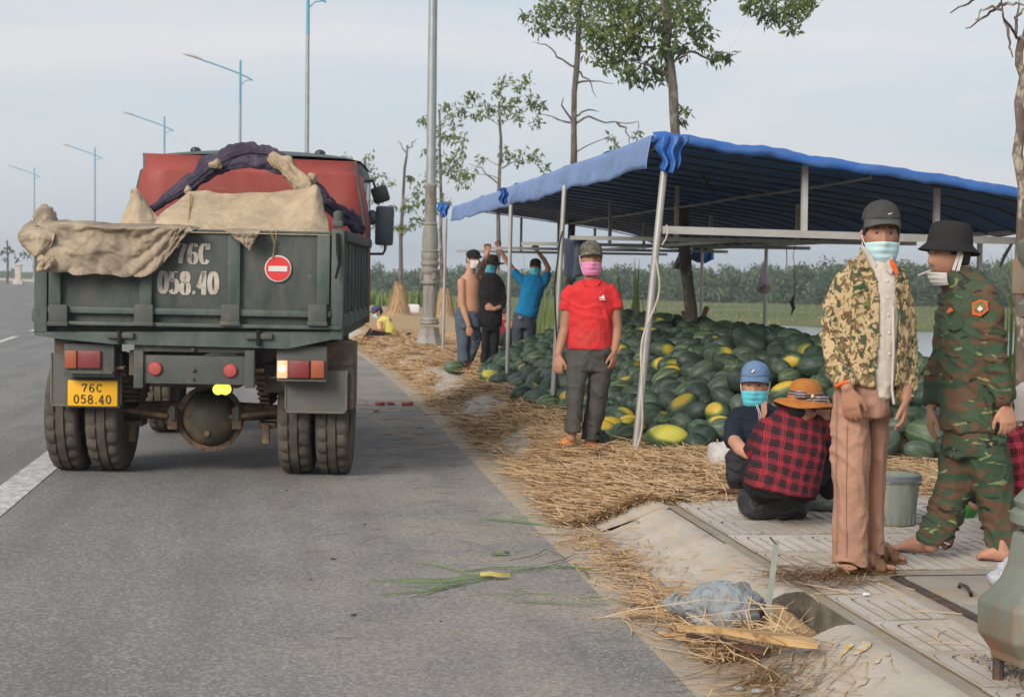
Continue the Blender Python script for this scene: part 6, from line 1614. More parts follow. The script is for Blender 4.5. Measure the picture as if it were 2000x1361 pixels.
add_hand(b, p.p(1655, 758, -.155), p.p(1668, 836, -.17) - p.p(1655, 758, -.155), (RV * .2 + Vector(HF)), RV * .8 + TOV * .35, .32, .98)
add_hand(b, p.p(1768, 778, -.05), p.p(1766, 840, -.09) - p.p(1768, 778, -.05), (Vector(HF) * .2 - RV), -RV * .35 + TOV, .40, .98)
for side, kx, ax, dd, (h_, t_) in ((0, 1662, 1663, 0, (hl, tl_)), (1, 1706, 1707, .1, (hr, tr2))):
    p.limb(b, [((1664, 1710)[side], 800, dd, .055), (kx, 950, dd, .045), (ax, 1030, dd, .042), (ax - 2, 1090, dd, .034)]); add_foot(b, h_, t_, FL + .018)
    p.sandal(h_, t_, FL, 'sandal', ((.40, .52), (.60, .80)))
bodyo = p.finish()
shirt = p.garment('shirt', 'cream', lambda mb: (p.stack(mb, [(508, 1692, 1742, .13), (528, 1668, 1764, .18), (560, 1650, 1768, .215), (640, 1650, 1762, .225), (720, 1650, 1758, .225), (752, 1652, 1757, .22), (772, 1684, 1748, .20, -.012), (786, 1712, 1738, .16, -.02)])), .007, .010, (8, 8, 2.2), seed=3)
tro = p.garment('trousers', 'tantr', lambda mb: (p.stack(mb, [(742, 1640, 1738, .20), (780, 1629, 1738, .22), (812, 1627, 1738, .22)]),
    p.stack(mb, [(800, 1626, 1694, .20, -.01), (860, 1625, 1698, .19, -.03), (920, 1627, 1697, .165, -.04), (960, 1629, 1695, .155, -.04), (1030, 1627, 1696, .155, -.04), (1084, 1628, 1697, .165, -.03), (1098, 1630, 1698, .17, -.02)]),
    p.stack(mb, [(800, 1684, 1738, .19, .05), (860, 1693, 1734, .17, .10), (920, 1694, 1729, .155, .13), (960, 1693, 1725, .15, .13), (1040, 1692, 1723, .15, .13), (1080, 1691, 1728, .16, .13)])), .0065, .016, (6.5, 6.5, 2.4), seed=5, hem=.09)
CUT = [(1680, 478), (1712, 544), (1718, 590), (1718, 655), (1713, 690), (1707, 765), (1748, 790), (1752, 720), (1757, 660), (1756, 617), (1750, 566), (1750, 500)]
jac = p.garment('jacket', 'camo_tan', lambda mb: (p.stack(mb, [(506, 1688, 1748, .15), (524, 1655, 1768, .21), (560, 1634, 1778, .245), (640, 1630, 1776, .255), (700, 1628, 1776, .26), (748, 1628, 1778, .265)]),
    p.limb(mb, [(1652, 552, 0, .064), (1634, 600, .01, .064), (1626, 660, -.01, .058), (1634, 708, -.08, .055), (1648, 746, -.13, .047)], .95),
    p.limb(mb, [(1752, 556, 0, .060), (1766, 610, .01, .058), (1770, 665, .02, .052), (1770, 720, 0, .050), (1768, 772, -.03, .045)], .95)), .007, .013, (6.5, 6.5, 3.5), CUT, shell=.006, seed=7)
def flapat(name, mat, quad, host, lift=.004, th=.005, parent=None):
    cx = sum(q[0] for q in quad) / len(quad); cy = sum(q[1] for q in quad) / len(quad); dd = surf_offset(host, p, cx, cy) - lift
    return patch(p, name, mat, quad, dd, th, parent)
flapat('collar', 'cream', [(1682, 486), (1690, 482), (1712, 516), (1707, 533), (1698, 522)], shirt, .010, .006, shirt)
flapat('collar', 'cream', [(1729, 512), (1742, 502), (1746, 520), (1740, 536), (1730, 528)], shirt, .010, .006, shirt)
flapat('lining', 'orange', [(1737, 509), (1741, 505), (1747, 513), (1753, 525), (1754, 536), (1748, 534), (1743, 528), (1739, 519)], jac, .009, .004, jac)
flapat('collar', 'camo_tan', [(1680, 482), (1698, 522), (1690, 530), (1676, 512)], jac, .012, .008, jac)
flapat('pocket_flap', 'camo_tan', [(1666, 558), (1692, 552), (1695, 566), (1668, 574)], jac, .006, .006, jac)
flapat('pocket', 'camo_tan', [(1667, 574), (1695, 567), (1698, 612), (1670, 618)], jac, .003, .004, jac)
M['patchgreen'] = fabric('green_patch', (.03, .10, .05))
flapat('name_strip', 'patchgreen', [(1666, 560), (1690, 554), (1691, 560), (1667, 567)], jac, .013, .003, jac)
mb = MB(); mb.tube([p.p(1744, 600, -.118), p.p(1745, 680, -.12), p.p(1742, 760, -.118), p.p(1746, 788, -.11)], .006, n=8); p.add(mb, 'button_placket', 'cream', shirt)
for y in (548, 580, 614, 650, 690):
    mb = MB(); c = p.p(1733 + (y - 548) * .03, y, surf_offset(shirt, p, 1733, y) - .002); mb.lathe([(.005, .0), (.005, .002)], 10, (0, 0, 0), 'y'); mb.v = [tuple(Vector(q) + c) for q in mb.v]; p.add(mb, 'button', 'mask_white', shirt)
mb = MB(); a = p.p(1649, 750, -.135); dr = (p.p(1653, 764, -.15) - a); mb.tube([a, a + dr * .30], [.043, .042], [.041, .040], RV, 20, capk=.1); p.add(mb, 'cuff_lining', 'orange', jac)
p.mask('mask_pale', -.032, -.120); c0 = p.cap('capgrey', 'brimgrey', .143, -.02, .062, .064)
T = p.T; mb = MB(); mb.tube([T @ Vector((x, y, z)) for x, y, z in ((.014, -.100, .093), (.020, -.099, .090), (.034, -.093, .097))], [.0015, .003, .0008], n=6); p.add(mb, 'cap_emblem', 'mask_white', c0)

for xs_, y0, y1 in (((1654, 1652, 1653), 830, 1088), ((1632, 1631, 1633), 770, 1080)):
    mb = MB(); pts = []
    for i in range(20):
        t = i / 19; y = y0 + (y1 - y0) * t; x = float(np.interp(t, [0, .5, 1], xs_)); pts.append(p.p(x, y, surf_offset(tro, p, x, y) + .0025))
    mb.tube(pts, .0022, n=5); p.add(mb, 'seam', 'tantr', tro)
# ------------------------------------------------------------ soldier walking left
f1h, f1t = G(1822, 1084, FL), G(1738, 1076, FL); f2h, f2t = G(1968, 1100, FL), G(1902, 1092, FL)
p = Person('barefoot soldier in woodland camouflage walking left with cigarette and black bucket hat', 7.40, ((f1h + f2h) / 2), vox=.006, skin='skin_l')
b = p.body
p.head(1853, 497, fdir(-74, -4), near=True, sc=1.0, nose=1.0)
p.limb(b, [(1866, 512, .0, .054), (1876, 545, 0, .056), (1886, 570, 0, .075)])
p.stack(b, [(566, 1862, 1920, .18), (620, 1850, 1936, .22), (700, 1850, 1938, .22), (790, 1852, 1938, .22), (850, 1856, 1938, .24)])
p.limb(b, [(1916, 588, -.12, .040), (1942, 690, -.15, .038), (1953, 740, -.16, .035), (1965, 788, -.17, .028)])
p.limb(b, [(1862, 585, .15, .045), (1842, 690, .17, .040), (1824, 740, .12, .034), (1818, 795, .10, .027)])
add_hand(b, p.p(1965, 788, -.17), p.p(1972, 850, -.19) - p.p(1965, 788, -.17), RV * .6 + Vector(HF) * .6, -RV * .9 + TOV * .2, .45, 1.0)
add_hand(b, p.p(1818, 795, .10), p.p(1815, 860, .08) - p.p(1818, 795, .10), RV, TOV, .35, 1.0)
p.limb(b, [(1882, 850, .04, .06), (1860, 955, .035, .05), (1832, 1020, .02, .05), (1818, 1066, .02, .038)])
p.limb(b, [(1924, 850, -.04, .06), (1943, 955, -.04, .05), (1958, 1030, -.02, .05), (1964, 1080, -.02, .038)])
add_foot(b, f1h, f1t, FL + .006); add_foot(b, f2h, f2t, FL + .004)
p.finish()
p.garment('trousers', 'camo_wood', lambda mb: (p.stack(mb, [(800, 1850, 1956, .29), (850, 1843, 1958, .31), (885, 1842, 1962, .30)]),
    p.limb(mb, [(1884, 860, .06, .108), (1862, 950, .04, .090), (1842, 1010, .03, .083), (1826, 1046, .02, .080), (1819, 1064, .02, .076)], .95, 18, None, .25),
    p.limb(mb, [(1922, 860, -.06, .108), (1940, 950, -.05, .090), (1953, 1020, -.04, .083), (1962, 1062, -.03, .080), (1965, 1078, -.03, .076)], .95, 18, None, .25)), .0075, .016, (6, 6, 3), seed=11, hem=.10)
sj = p.garment('jacket', 'camo_wood', lambda mb: (p.stack(mb, [(538, 1862, 1910, .17), (556, 1848, 1938, .28), (600, 1836, 1952, .32), (660, 1832, 1957, .32), (740, 1836, 1954, .31), (800, 1836, 1954, .31), (836, 1834, 1957, .33)]),
    p.limb(mb, [(1918, 572, -.11, .070), (1932, 630, -.14, .066), (1943, 690, -.15, .062), (1953, 740, -.16, .056), (1962, 778, -.17, .050)], .95, 18),
    p.limb(mb, [(1862, 580, .12, .068), (1846, 690, .16, .06), (1826, 740, .12, .055), (1820, 782, .11, .048)], .95, 16),
    p.limb(mb, [(1868, 540, 0, .072), (1872, 552, 0, .082)])), .0075, .015, (6, 6, 3.5), seed=13)
M['badge'] = pm('badge_orange', (.70, .13, .03), (.62, .10, .03), 20, .7); M['badge_in'] = pm('badge_olive', (.24, .20, .06), (.12, .10, .05), 60, .7)
dd = surf_offset(sj, p, 1914, 600) - .012
bd = patch(p, 'arm_badge', 'badge', [(1898, 592), (1913, 585), (1928, 588), (1930, 606), (1914, 618), (1899, 614)], dd, .004, sj)
patch(p, 'badge_field', 'badge_in', [(1902, 594), (1914, 589), (1925, 591), (1926, 604), (1914, 612), (1903, 609)], dd - .004, .002, bd)
patch(p, 'badge_mark', 'mask_white', [(1908, 604), (1914, 597), (1920, 603), (1914, 608)], dd - .006, .001, bd)
dd = surf_offset(sj, p, 1854, 604) - .008; patch(p, 'breast_tag', 'badge', [(1848, 608), (1856, 600), (1862, 606), (1850, 612)], dd, .003, sj)
dd = surf_offset(sj, p, 1862, 640) - .005; patch(p, 'pocket_flap', 'camo_wood', [(1846, 622), (1880, 624), (1880, 640), (1862, 646), (1846, 638)], dd, .005, sj)
p.hat('hatblack', [(.001, .152), (.045, .151), (.072, .143), (.086, .122), (.092, .080), (.095, .052), (.100, .046), (.115, .030), (.130, .014), (.134, .010)], .005, -.16, asp=1.12)
p.mask('mask_white', -.080, -.140, .0, False, 62)
for a, c in (((1862, 528), (1875, 488)), ((1868, 540), (1879, 497))):
    mb = MB(); q0, q1 = p.p(*a, -.068), p.p(*c, -.088); mb.bar(q0, q1, .014, .003, side=RV); p.add(mb, 'mask_strap', 'mask_white')
mb = MB(); q0, q1 = p.p(1818, 528, -.01), p.p(1793, 538, -.02); mb.tube([q0, q1], .0042, n=8, capk=.1); ci = p.add(mb, 'cigarette', 'mask_white'); mb = MB(); mb.tube([p.p(1822, 526, -.01), q0], .0044, n=8, capk=.1); p.add(mb, 'filter', 'orange_pl', ci)

# ------------------------------------------------------------ man in red shirt walking towards us
a1, a2 = G(1112, 858, FL + .03), G(1104, 884, FL + .0); b1, b2 = G(1152, 876, FL + .03), G(1152, 891, FL)
p = Person('man in red t-shirt and pink face mask walking on straw in orange sandals', 11.6, (a1 + b1) / 2, vox=.0075)
b = p.body
p.head(1154, 505, fdir(4, -3), sc=.98, near=True)
p.limb(b, [(1154, 520, .02, .053), (1155, 548, .02, .054), (1155, 566, .02, .08)])
p.stack(b, [(556, 1125, 1184, .14), (575, 1112, 1196, .18), (640, 1116, 1190, .18), (690, 1114, 1190, .18), (720, 1116, 1186, .19)])
p.limb(b, [(1112, 572, 0, .046), (1104, 640, .02, .040), (1097, 665, 0, .037), (1090, 692, -.03, .027)])
p.limb(b, [(1196, 570, 0, .046), (1205, 640, .02, .040), (1204, 662, 0, .037), (1200, 684, -.03, .027)])
add_hand(b, p.p(1090, 692, -.03), p.p(1088, 726, -.06) - p.p(1090, 692, -.03), Vector(HF) + RV * .3, RV * .8 + TOV * .5, .42, 1.0)
add_hand(b, p.p(1200, 684, -.03), p.p(1198, 722, -.06) - p.p(1200, 684, -.03), -RV * .8 + Vector(HF) * .5, TOV * .8 - RV * .5, .42, 1.0)
p.limb(b, [(1127, 715, 0, .055), (1124, 790, -.03, .045), (1116, 856, -.05, .034)]); p.limb(b, [(1172, 715, 0, .055), (1166, 800, .03, .045), (1152, 868, .05, .034)])
h1, t1 = G(1114, 866, FL + .03), G(1108, 884, FL); h2, t2 = G(1150, 874, FL + .02), G(1156, 889, FL)
add_foot(b, h1, t1 + (t1 - h1).normalized() * .02, FL + .03); add_foot(b, h2, t2, FL + .02)
p.sandal(h1, t1, FL + .012, 'orange_pl', ((.38, .78),), .056); p.sandal(h2, t2, FL + .004, 'orange_pl', ((.38, .78),), .056)
p.finish()
p.garment('trousers', 'greytr', lambda mb: (p.stack(mb, [(674, 1110, 1192, .20), (700, 1106, 1194, .22), (722, 1105, 1195, .22)]),
    p.stack(mb, [(714, 1105, 1147, .20), (770, 1106, 1143, .175, -.03), (820, 1104, 1136, .155, -.06), (844, 1104, 1134, .16, -.06)]),
    p.stack(mb, [(714, 1152, 1195, .20), (770, 1148, 1187, .175, .03), (820, 1142, 1177, .155, .06), (850, 1136, 1172, .16, .06), (858, 1135, 1172, .165, .06)])), .009, .017, (6, 6, 2.6), seed=21, hem=.10)
rs = p.garment('shirt', 'redshirt', lambda mb: (p.stack(mb, [(546, 1138, 1172, .14), (553, 1124, 1186, .19), (566, 1108, 1202, .215), (600, 1108, 1200, .225), (640, 1111, 1194, .225), (676, 1107, 1194, .225), (682, 1108, 1193, .225)]),
    p.limb(mb, [(1122, 563, 0, .058), (1112, 582, .0, .060), (1106, 604, .01, .058)], .95, 14, None, .2), p.limb(mb, [(1188, 561, 0, .058), (1197, 580, .0, .060), (1201, 600, .01, .058)], .95, 14, None, .2)), .0085, .011, (6, 6, 2.6), seed=23, hem=.02)
mb = MB(); mb.tube([p.p(1155 + 17 * math.cos(R_(t)), 548 - 12 * math.sin(R_(t)), (-.095 if 200 < t < 340 else -.07)) for t in range(180, 361, 15)], .006, n=6); p.add(mb, 'neckband', 'redshirt', rs)
dd = surf_offset(rs, p, 1176, 580) - .005       # three slanted bars in a triangle over a line of small print
for x0, x1, h_ in ((1171, 1174, 3), (1174.2, 1177.4, 5.5), (1177.4, 1181, 8)):
    patch(p, 'shirt_logo', 'mask_white', [(x0, 583), (x0 - .6 + 2.2 * 0, 583 - h_ * .6), (x0 + 1.6, 583 - h_), (x1 + .4, 583)], dd, .002, rs)
patch(p, 'shirt_print', 'mask_white', [(1171, 584.6), (1182, 584.6), (1182, 586), (1171, 586)], dd, .002, rs)
p.mask('mask_pink', -.024, -.122); p.cap('capcamo', 'capcamo', .122, -.02, .055)

# ------------------------------------------------------------ bare chested man, arm up on the rail
f = G(908, 727, FL)
p = Person('bare-chested man in jeans and black cap with white mask, one arm raised', 20.7, f, vox=.010, skin='skin_l')
b = p.body
p.head(924, 507, fdir(38, 0), sc=1.02)
p.limb(b, [(921, 520, 0, .058), (918, 534, 0, .062), (916, 545, 0, .09)])
p.stack(b, [(538, 902, 932, .20), (552, 896, 938, .23), (580, 894, 936, .25), (604, 894, 938, .27), (622, 893, 936, .25)])
p.limb(b, [(902, 550, -.08, .060), (903, 595, -.12, .046), (909, 615, -.15, .042), (916, 636, -.17, .030)])
p.limb(b, [(932, 546, .12, .058), (940, 530, .16, .048), (946, 512, .16, .040), (952, 494, .14, .030)])
add_hand(b, p.p(916, 636, -.17), Vector((0, 0, -1)), RV * .3 + Vector(HF), RV, .4); add_hand(b, p.p(952, 494, .14), Vector((0, 0, 1)) + RV * .15, TOV, -RV, .75)
p.limb(b, [(906, 625, 0, .09), (902, 680, 0, .058), (906, 718, 0, .038)]); p.limb(b, [(926, 625, .05, .09), (924, 680, .06, .058), (912, 716, .06, .038)])
add_foot(b, G(902, 722, FL), G(914, 732, FL), FL); add_foot(b, G(908, 720, FL), G(920, 727, FL), FL); p.finish()
p.garment('jeans', 'jeans', lambda mb: (p.stack(mb, [(602, 891, 937, .27), (620, 888, 939, .29), (640, 889, 940, .28)]), p.stack(mb, [(636, 889, 918, .22), (680, 892, 916, .19), (706, 896, 917, .17)]), p.stack(mb, [(636, 912, 940, .22, .05), (665, 914, 940, .19, .08), (690, 908, 930, .18, .08), (706, 904, 923, .17, .06)])), .013, .014, (7, 7, 4), seed=31, hem=.08)
p.mask('mask_white', -.015, -.115); p.cap('blackcl', 'blackcl', .118, -.02)

# ------------------------------------------------------------ man in black beside him
f = G(958, 717, FL)
p = Person('man in loose black clothes and wide black hat with teal mask', 22.1, f, vox=.011)
b = p.body
p.head(960, 517, fdir(-6, 0), sc=1.02)
p.limb(b, [(960, 530, 0, .058), (958, 545, 0, .08)]); p.stack(b, [(545, 940, 976, .22), (600, 940, 976, .24), (640, 940, 974, .24)])
p.limb(b, [(974, 555, 0, .05), (984, 590, 0, .042), (976, 600, -.12, .036), (966, 604, -.16, .03)]); add_hand(b, p.p(966, 604, -.16), -RV + UPV * .2, -TOV, UPV, .5)
p.limb(b, [(938, 555, 0, .05), (934, 590, 0, .042), (936, 615, -.04, .03)])
p.limb(b, [(948, 640, 0, .085), (948, 680, 0, .056), (945, 710, 0, .038)]); p.limb(b, [(966, 640, 0, .085), (965, 680, 0, .056), (964, 706, 0, .038)])
add_foot(b, G(946, 712, FL), G(942, 719, FL), FL); add_foot(b, G(964, 708, FL), G(966, 716, FL), FL); p.finish()
p.garment('trousers', 'blackcl', lambda mb: (p.stack(mb, [(625, 938, 976, .28), (645, 937, 977, .28)]), p.stack(mb, [(640, 938, 959, .22), (680, 940, 957, .19), (710, 938, 956, .19)]), p.stack(mb, [(640, 956, 977, .22), (680, 957, 974, .19), (704, 956, 974, .19)])), .014, .01, (7, 7, 4), seed=33)
p.garment('shirt', 'blackcl', lambda mb: (p.stack(mb, [(532, 950, 969, .16), (541, 938, 978, .24), (560, 932, 983, .27), (600, 933, 982, .27), (636, 931, 979, .29)]), p.limb(mb, [(974, 552, 0, .07), (984, 590, 0, .06), (976, 600, -.1, .052)]), p.limb(mb, [(938, 552, 0, .07), (934, 590, 0, .06), (936, 612, -.03, .05)])), .014, .012, (7, 7, 4), seed=35)
p.mask('mask_teal', -.008, -.125); p.hat('hatblack', [(.001, .135), (.06, .133), (.085, .115), (.092, .05), (.10, .035), (.15, .020), (.185, .012)], .014, -.12, asp=1.12)

# ------------------------------------------------------------ man in turquoise polo, both arms up
f = G(1024, 706, FL)
p = Person('man in turquoise polo shirt holding the overhead rail with both raised hands', 23.6, f, vox=.011)
b = p.body
p.head(1046, 522, fdir(-8, 0), sc=1.02)
p.limb(b, [(1046, 534, 0, .056), (1044, 548, 0, .09)]); p.stack(b, [(546, 1022, 1062, .20), (580, 1018, 1056, .22), (625, 1006, 1046, .22)])
p.limb(b, [(1018, 546, 0, .052), (1000, 524, .02, .044), (986, 504, .02, .036), (975, 486, .02, .028)]); add_hand(b, p.p(975, 486, .02), UPV - RV * .4, -TOV, RV, .8)
p.limb(b, [(1062, 548, 0, .052), (1071, 524, -.02, .044), (1062, 506, 0, .036), (1050, 492, .02, .028)]); add_hand(b, p.p(1050, 492, .02), UPV - RV * .3, -TOV, -RV, .8)
p.limb(b, [(1012, 635, 0, .085), (1010, 670, 0, .056), (1006, 702, 0, .038)]); p.limb(b, [(1034, 635, 0, .085), (1033, 670, 0, .056), (1032, 702, 0, .038)])
add_foot(b, G(1006, 700, FL), G(1002, 708, FL), FL); add_foot(b, G(1032, 699, FL), G(1034, 707, FL), FL); p.finish()
jn = p.garment('jeans', 'jeans2', lambda mb: (p.stack(mb, [(612, 1003, 1048, .25), (640, 1000, 1046, .26)]), p.stack(mb, [(632, 1000, 1024, .22), (670, 1000, 1021, .19), (702, 998, 1015, .18)]), p.stack(mb, [(632, 1022, 1047, .22), (670, 1024, 1046, .19), (702, 1024, 1042, .18)])), .014, .010, (7, 7, 4), seed=41)
p.garment('polo_shirt', 'blueshirt', lambda mb: (p.stack(mb, [(537, 1034, 1056, .16), (545, 1020, 1066, .22), (560, 1018, 1064, .25), (590, 1012, 1056, .25), (617, 1004, 1050, .26)]), p.limb(mb, [(1024, 552, 0, .075), (1012, 540, .01, .068), (1004, 531, .02, .064)]), p.limb(mb, [(1060, 554, 0, .075), (1066, 544, -.01, .068), (1069, 536, -.02, .064)])), .013, .010, (7, 7, 4), seed=43)
mb = MB(); c = p.p(1016, 620, -.15); mb.bbox(c, (.05, .012, .04), .008); p.add(mb, 'belt_buckle', 'pole', jn)
p.mask('mask_blue', -.012, -.12); p.cap('blackcl', 'blackcl', .118, -.02)

# ------------------------------------------------------------ crouching figure half hidden behind the pole
f = G(985, 690, FL); p = Person('person in maroon crouching behind the tent pole, mostly hidden', 24.6, f, vox=.013)
b = p.body; p.head(986, 612, fdir(60, -15), sc=1.0, eyes=False); p.limb(b, [(986, 622, 0, .055), (985, 634, 0, .09)]); p.stack(b, [(632, 972, 1000, .22), (660, 970, 1002, .26)])
p.limb(b, [(990, 634, -.1, .05), (1000, 650, -.2, .042), (996, 640, -.3, .03)]); add_hand(b, p.p(996, 640, -.3), UPV, TOV, RV, .5)
p.limb(b, [(980, 662, 0, .08), (994, 655, -.35, .055), (986, 686, -.25, .04)]); p.limb(b, [(990, 662, 0, .08), (1002, 656, -.3, .055), (994, 686, -.2, .04)]); p.finish()
p.garment('shirt', 'maroon', lambda mb: (p.stack(mb, [(624, 980, 994, .16), (632, 970, 1002, .25), (650, 968, 1004, .29), (668, 968, 1004, .30)]), p.limb(mb, [(992, 636, -.08, .062), (1001, 650, -.2, .055)])), .015, .01, seed=47)
p.garment('trousers', 'darktr', lambda mb: (p.limb(mb, [(980, 664, 0, .11), (996, 656, -.36, .08), (987, 684, -.25, .065)]), p.limb(mb, [(990, 664, 0, .11), (1003, 658, -.3, .08), (994, 684, -.2, .065)])), .015, .008, seed=48)

# ------------------------------------------------------------ man in yellow sitting on the kerb beyond the truck
f = G(752, 662, FL); p = Person('man in yellow shirt sitting on the kerb beside the truck, far off', 31.6, f, vox=.013, skin='skin')
b = p.body; p.head(737, 609, fdir(-70, -22), sc=1.08); p.limb(b, [(740, 618, 0, .06), (748, 628, 0, .08)]); p.stack(b, [(625, 736, 764, .26), (645, 742, 772, .28), (662, 742, 774, .30)])
p.limb(b, [(744, 630, -.16, .052), (744, 646, -.22, .045), (730, 642, -.24, .036), (722, 637, -.2, .03)]); add_hand(b, p.p(722, 637, -.2), -RV + UPV * .3, UPV, TOV, .5)
p.limb(b, [(760, 660, -.1, .09), (728, 648, -.12, .065), (716, 672, -.12, .04)]); p.limb(b, [(756, 660, .12, .09), (724, 646, .12, .065), (708, 672, .12, .04)])
add_foot(b, p.p(718, 676, -.12), p.p(706, 678, -.12), .02); p.finish()
p.garment('shirt', 'yellow', lambda mb: (p.stack(mb, [(620, 736, 752, .2), (627, 734, 764, .32), (645, 740, 774, .34), (661, 742, 775, .36)]), p.limb(mb, [(745, 628, -.12, .075), (744, 644, -.18, .068)])), .015, .012, seed=51)
p.garment('trousers', 'blackcl', lambda mb: (p.limb(mb, [(758, 658, -.1, .12), (730, 648, -.12, .085), (718, 668, -.12, .065)]), p.limb(mb, [(756, 658, .12, .12), (726, 646, .12, .085), (710, 668, .12, .065)])), .015, .01, seed=52)
p.mask('mask_pale', -.01, -.12); p.cap('capnavy', 'capnavy', .11, -.05)

# ------------------------------------------------------------ squatting man with blue cap
f = G(1452, 962, FL); p = Person('squatting man in navy polo, blue cap and bright blue mask facing us', 9.55, f, vox=.007, skin='skin_l')
b = p.body
p.head(1475, 752, fdir(-14, -4), sc=1.03, near=True)
p.limb(b, [(1480, 772, .02, .055), (1484, 795, .03, .056), (1484, 815, .03, .08)])
p.stack(b, [(806, 1445, 1520, .16), (840, 1440, 1518, .21), (890, 1440, 1514, .23), (930, 1445, 1512, .24, .08)])
p.limb(b, [(1446, 818, -.01, .04), (1432, 858, -.10, .043), (1446, 876, -.27, .041), (1470, 892, -.36, .030)]); add_hand(b, p.p(1470, 892, -.36), RV + Vector((0, 0, -.5)), -UPV, TOV, .4)
p.limb(b, [(1520, 818, 0, .05), (1535, 860, -.08, .044), (1520, 895, -.2, .03)]); add_hand(b, p.p(1520, 895, -.2), -RV * .4 + Vector((0, 0, -1)), TOV, RV, .4)
p.limb(b, [(1456, 932, .08, .05), (1441, 896, -.16, .045), (1442, 925, -.10, .042), (1446, 952, -.06, .036)]); p.limb(b, [(1505, 932, .08, .05), (1520, 897, -.18, .045), (1512, 955, -.06, .036)])
add_foot(b, G(1450, 952, FL), G(1438, 966, FL), FL); p.finish()
p.garment('trousers', 'darktr', lambda mb: (p.stack(mb, [(905, 1440, 1516, .26, .08), (945, 1436, 1520, .28, .10)]), p.limb(mb, [(1456, 932, .08, .10), (1440, 892, -.18, .075), (1440, 918, -.12, .072), (1444, 944, -.06, .062)], 1, 16), p.limb(mb, [(1508, 935, .06, .105), (1522, 892, -.20, .082), (1514, 946, -.08, .066)], 1, 16)), .010, .010, (7, 7, 7), seed=61)
nv = p.garment('polo_shirt', 'navy', lambda mb: (p.stack(mb, [(788, 1466, 1504, .15), (798, 1444, 1524, .20), (820, 1434, 1528, .24), (860, 1433, 1522, .26), (905, 1434, 1520, .28, .05)]), p.limb(mb, [(1446, 812, 0, .072), (1436, 840, -.04, .068), (1432, 858, -.10, .062)], 1, 16), p.limb(mb, [(1516, 812, 0, .072), (1530, 845, -.03, .066)], 1, 16)), .0095, .009, (7, 7, 4), seed=63)
patch(p, 'open_neck', 'skin_l', [(1486, 790), (1497, 782), (1498, 806), (1488, 824)], surf_offset(nv, p, 1490, 808) - .006, .004, nv)
for x, q in ((1478, 0), (1481, 1)): mb = MB(); dd = surf_offset(nv, p, 1482, 808) - .006; mb.tube([p.p(x - 2, 790, dd), p.p(x + 4, 806, dd), p.p(x + 5, 826, dd)], .002, n=5); p.add(mb, 'collar_stripe', 'mask_white', nv)
p.mask('mask_blue', -.024, -.118); c0 = p.cap('capblue', 'capblue', .132, -.05, .060)
M['emb_blue'] = pm('emblem_blue', (.03, .14, .42), None, 5, .4); M['emb_black'] = pm('emblem_black', (.015, .015, .02), None, 5, .4)
def roundel(T, c, nrm, r):
    c = Vector(c); nrm = Vector(nrm).normalized(); x = Vector((1, 0, 0)); x = (x - nrm * x.dot(nrm)).normalized(); y = nrm.cross(x)
    def disc(rr, off, a0=0, a1=360, k=24):
        mb = MB(); pts = [c + nrm * off] + [c + nrm * off + (x * math.cos(R_(a0 + (a1 - a0) * i / k)) + y * math.sin(R_(a0 + (a1 - a0) * i / k))) * rr for i in range(k + 1)]
        low = [q - nrm * .003 for q in pts]; n_ = len(pts); vs = [T @ q for q in pts + low]; mb.add(vs, [(0, i, i + 1) for i in range(1, n_ - 1)] + [(i, n_ + i, n_ + i + 1, i + 1) for i in range(1, n_ - 1)]); return mb
    e = p.add(disc(r, .002), 'cap_emblem', 'emb_black', c0, smooth=False, fix=False)
    for i in range(4): p.add(disc(r * .62, .0035, 90 * i, 90 * i + 90, 8), 'emblem_quarter', 'emb_blue' if i % 2 else 'mask_white', c0, smooth=False, fix=False)
roundel(p.T, (-.006, -.097, .088), (-.05, -.95, .45), .0155)

# ------------------------------------------------------------ woman with straw hat seen from behind
f = G(1522, 1000, FL); p = Person('person in dark red plaid shirt and brown straw hat sitting with back to us', 8.30, f, vox=.007)
b = p.body
p.head(1572, 788, fdir(150, -25), eyes=False, hair=True, sc=1.0)
mb = MB(); mb.ball(p.p(1560, 800, -.03), (.06, .055, .05), 18, 12); p.add(mb, 'hair_bun', 'hair')
p.limb(b, [(1566, 800, .02, .045), (1558, 818, .03, .048), (1550, 832, .05, .05)])
p.stack(b, [(825, 1505, 1595, .18, .06), (870, 1478, 1600, .22, .04), (920, 1480, 1584, .20, .02), (950, 1484, 1576, .18, .02)])
p.limb(b, [(1594, 835, .08, .045), (1626, 862, .16, .04), (1618, 838, .22, .034), (1610, 818, .24, .026)]); add_hand(b, p.p(1612, 820, .24), UPV - RV * .15, -TOV - RV, -RV, .3, .92)
p.limb(b, [(1490, 840, .08, .045), (1470, 885, .22, .04), (1500, 905, .35, .03)])
p.limb(b, [(1492, 950, .08, .045), (1470, 918, .42, .045), (1480, 966, .45, .035)]); p.limb(b, [(1566, 948, .08, .045), (1608, 894, .30, .045), (1618, 950, .30, .035)])
p.finish()
p.garment('trousers', 'blackcl', lambda mb: (p.stack(mb, [(940, 1468, 1590, .26), (956, 1462, 1594, .29), (966, 1468, 1588, .28)]), p.limb(mb, [(1490, 955, .08, .085), (1470, 918, .42, .075), (1480, 970, .45, .06)], 1, 16), p.limb(mb, [(1568, 952, .08, .085), (1610, 892, .28, .085), (1616, 930, .30, .075), (1620, 958, .30, .06)], 1, 16)), .010, .009, (7, 7, 6), seed=71)
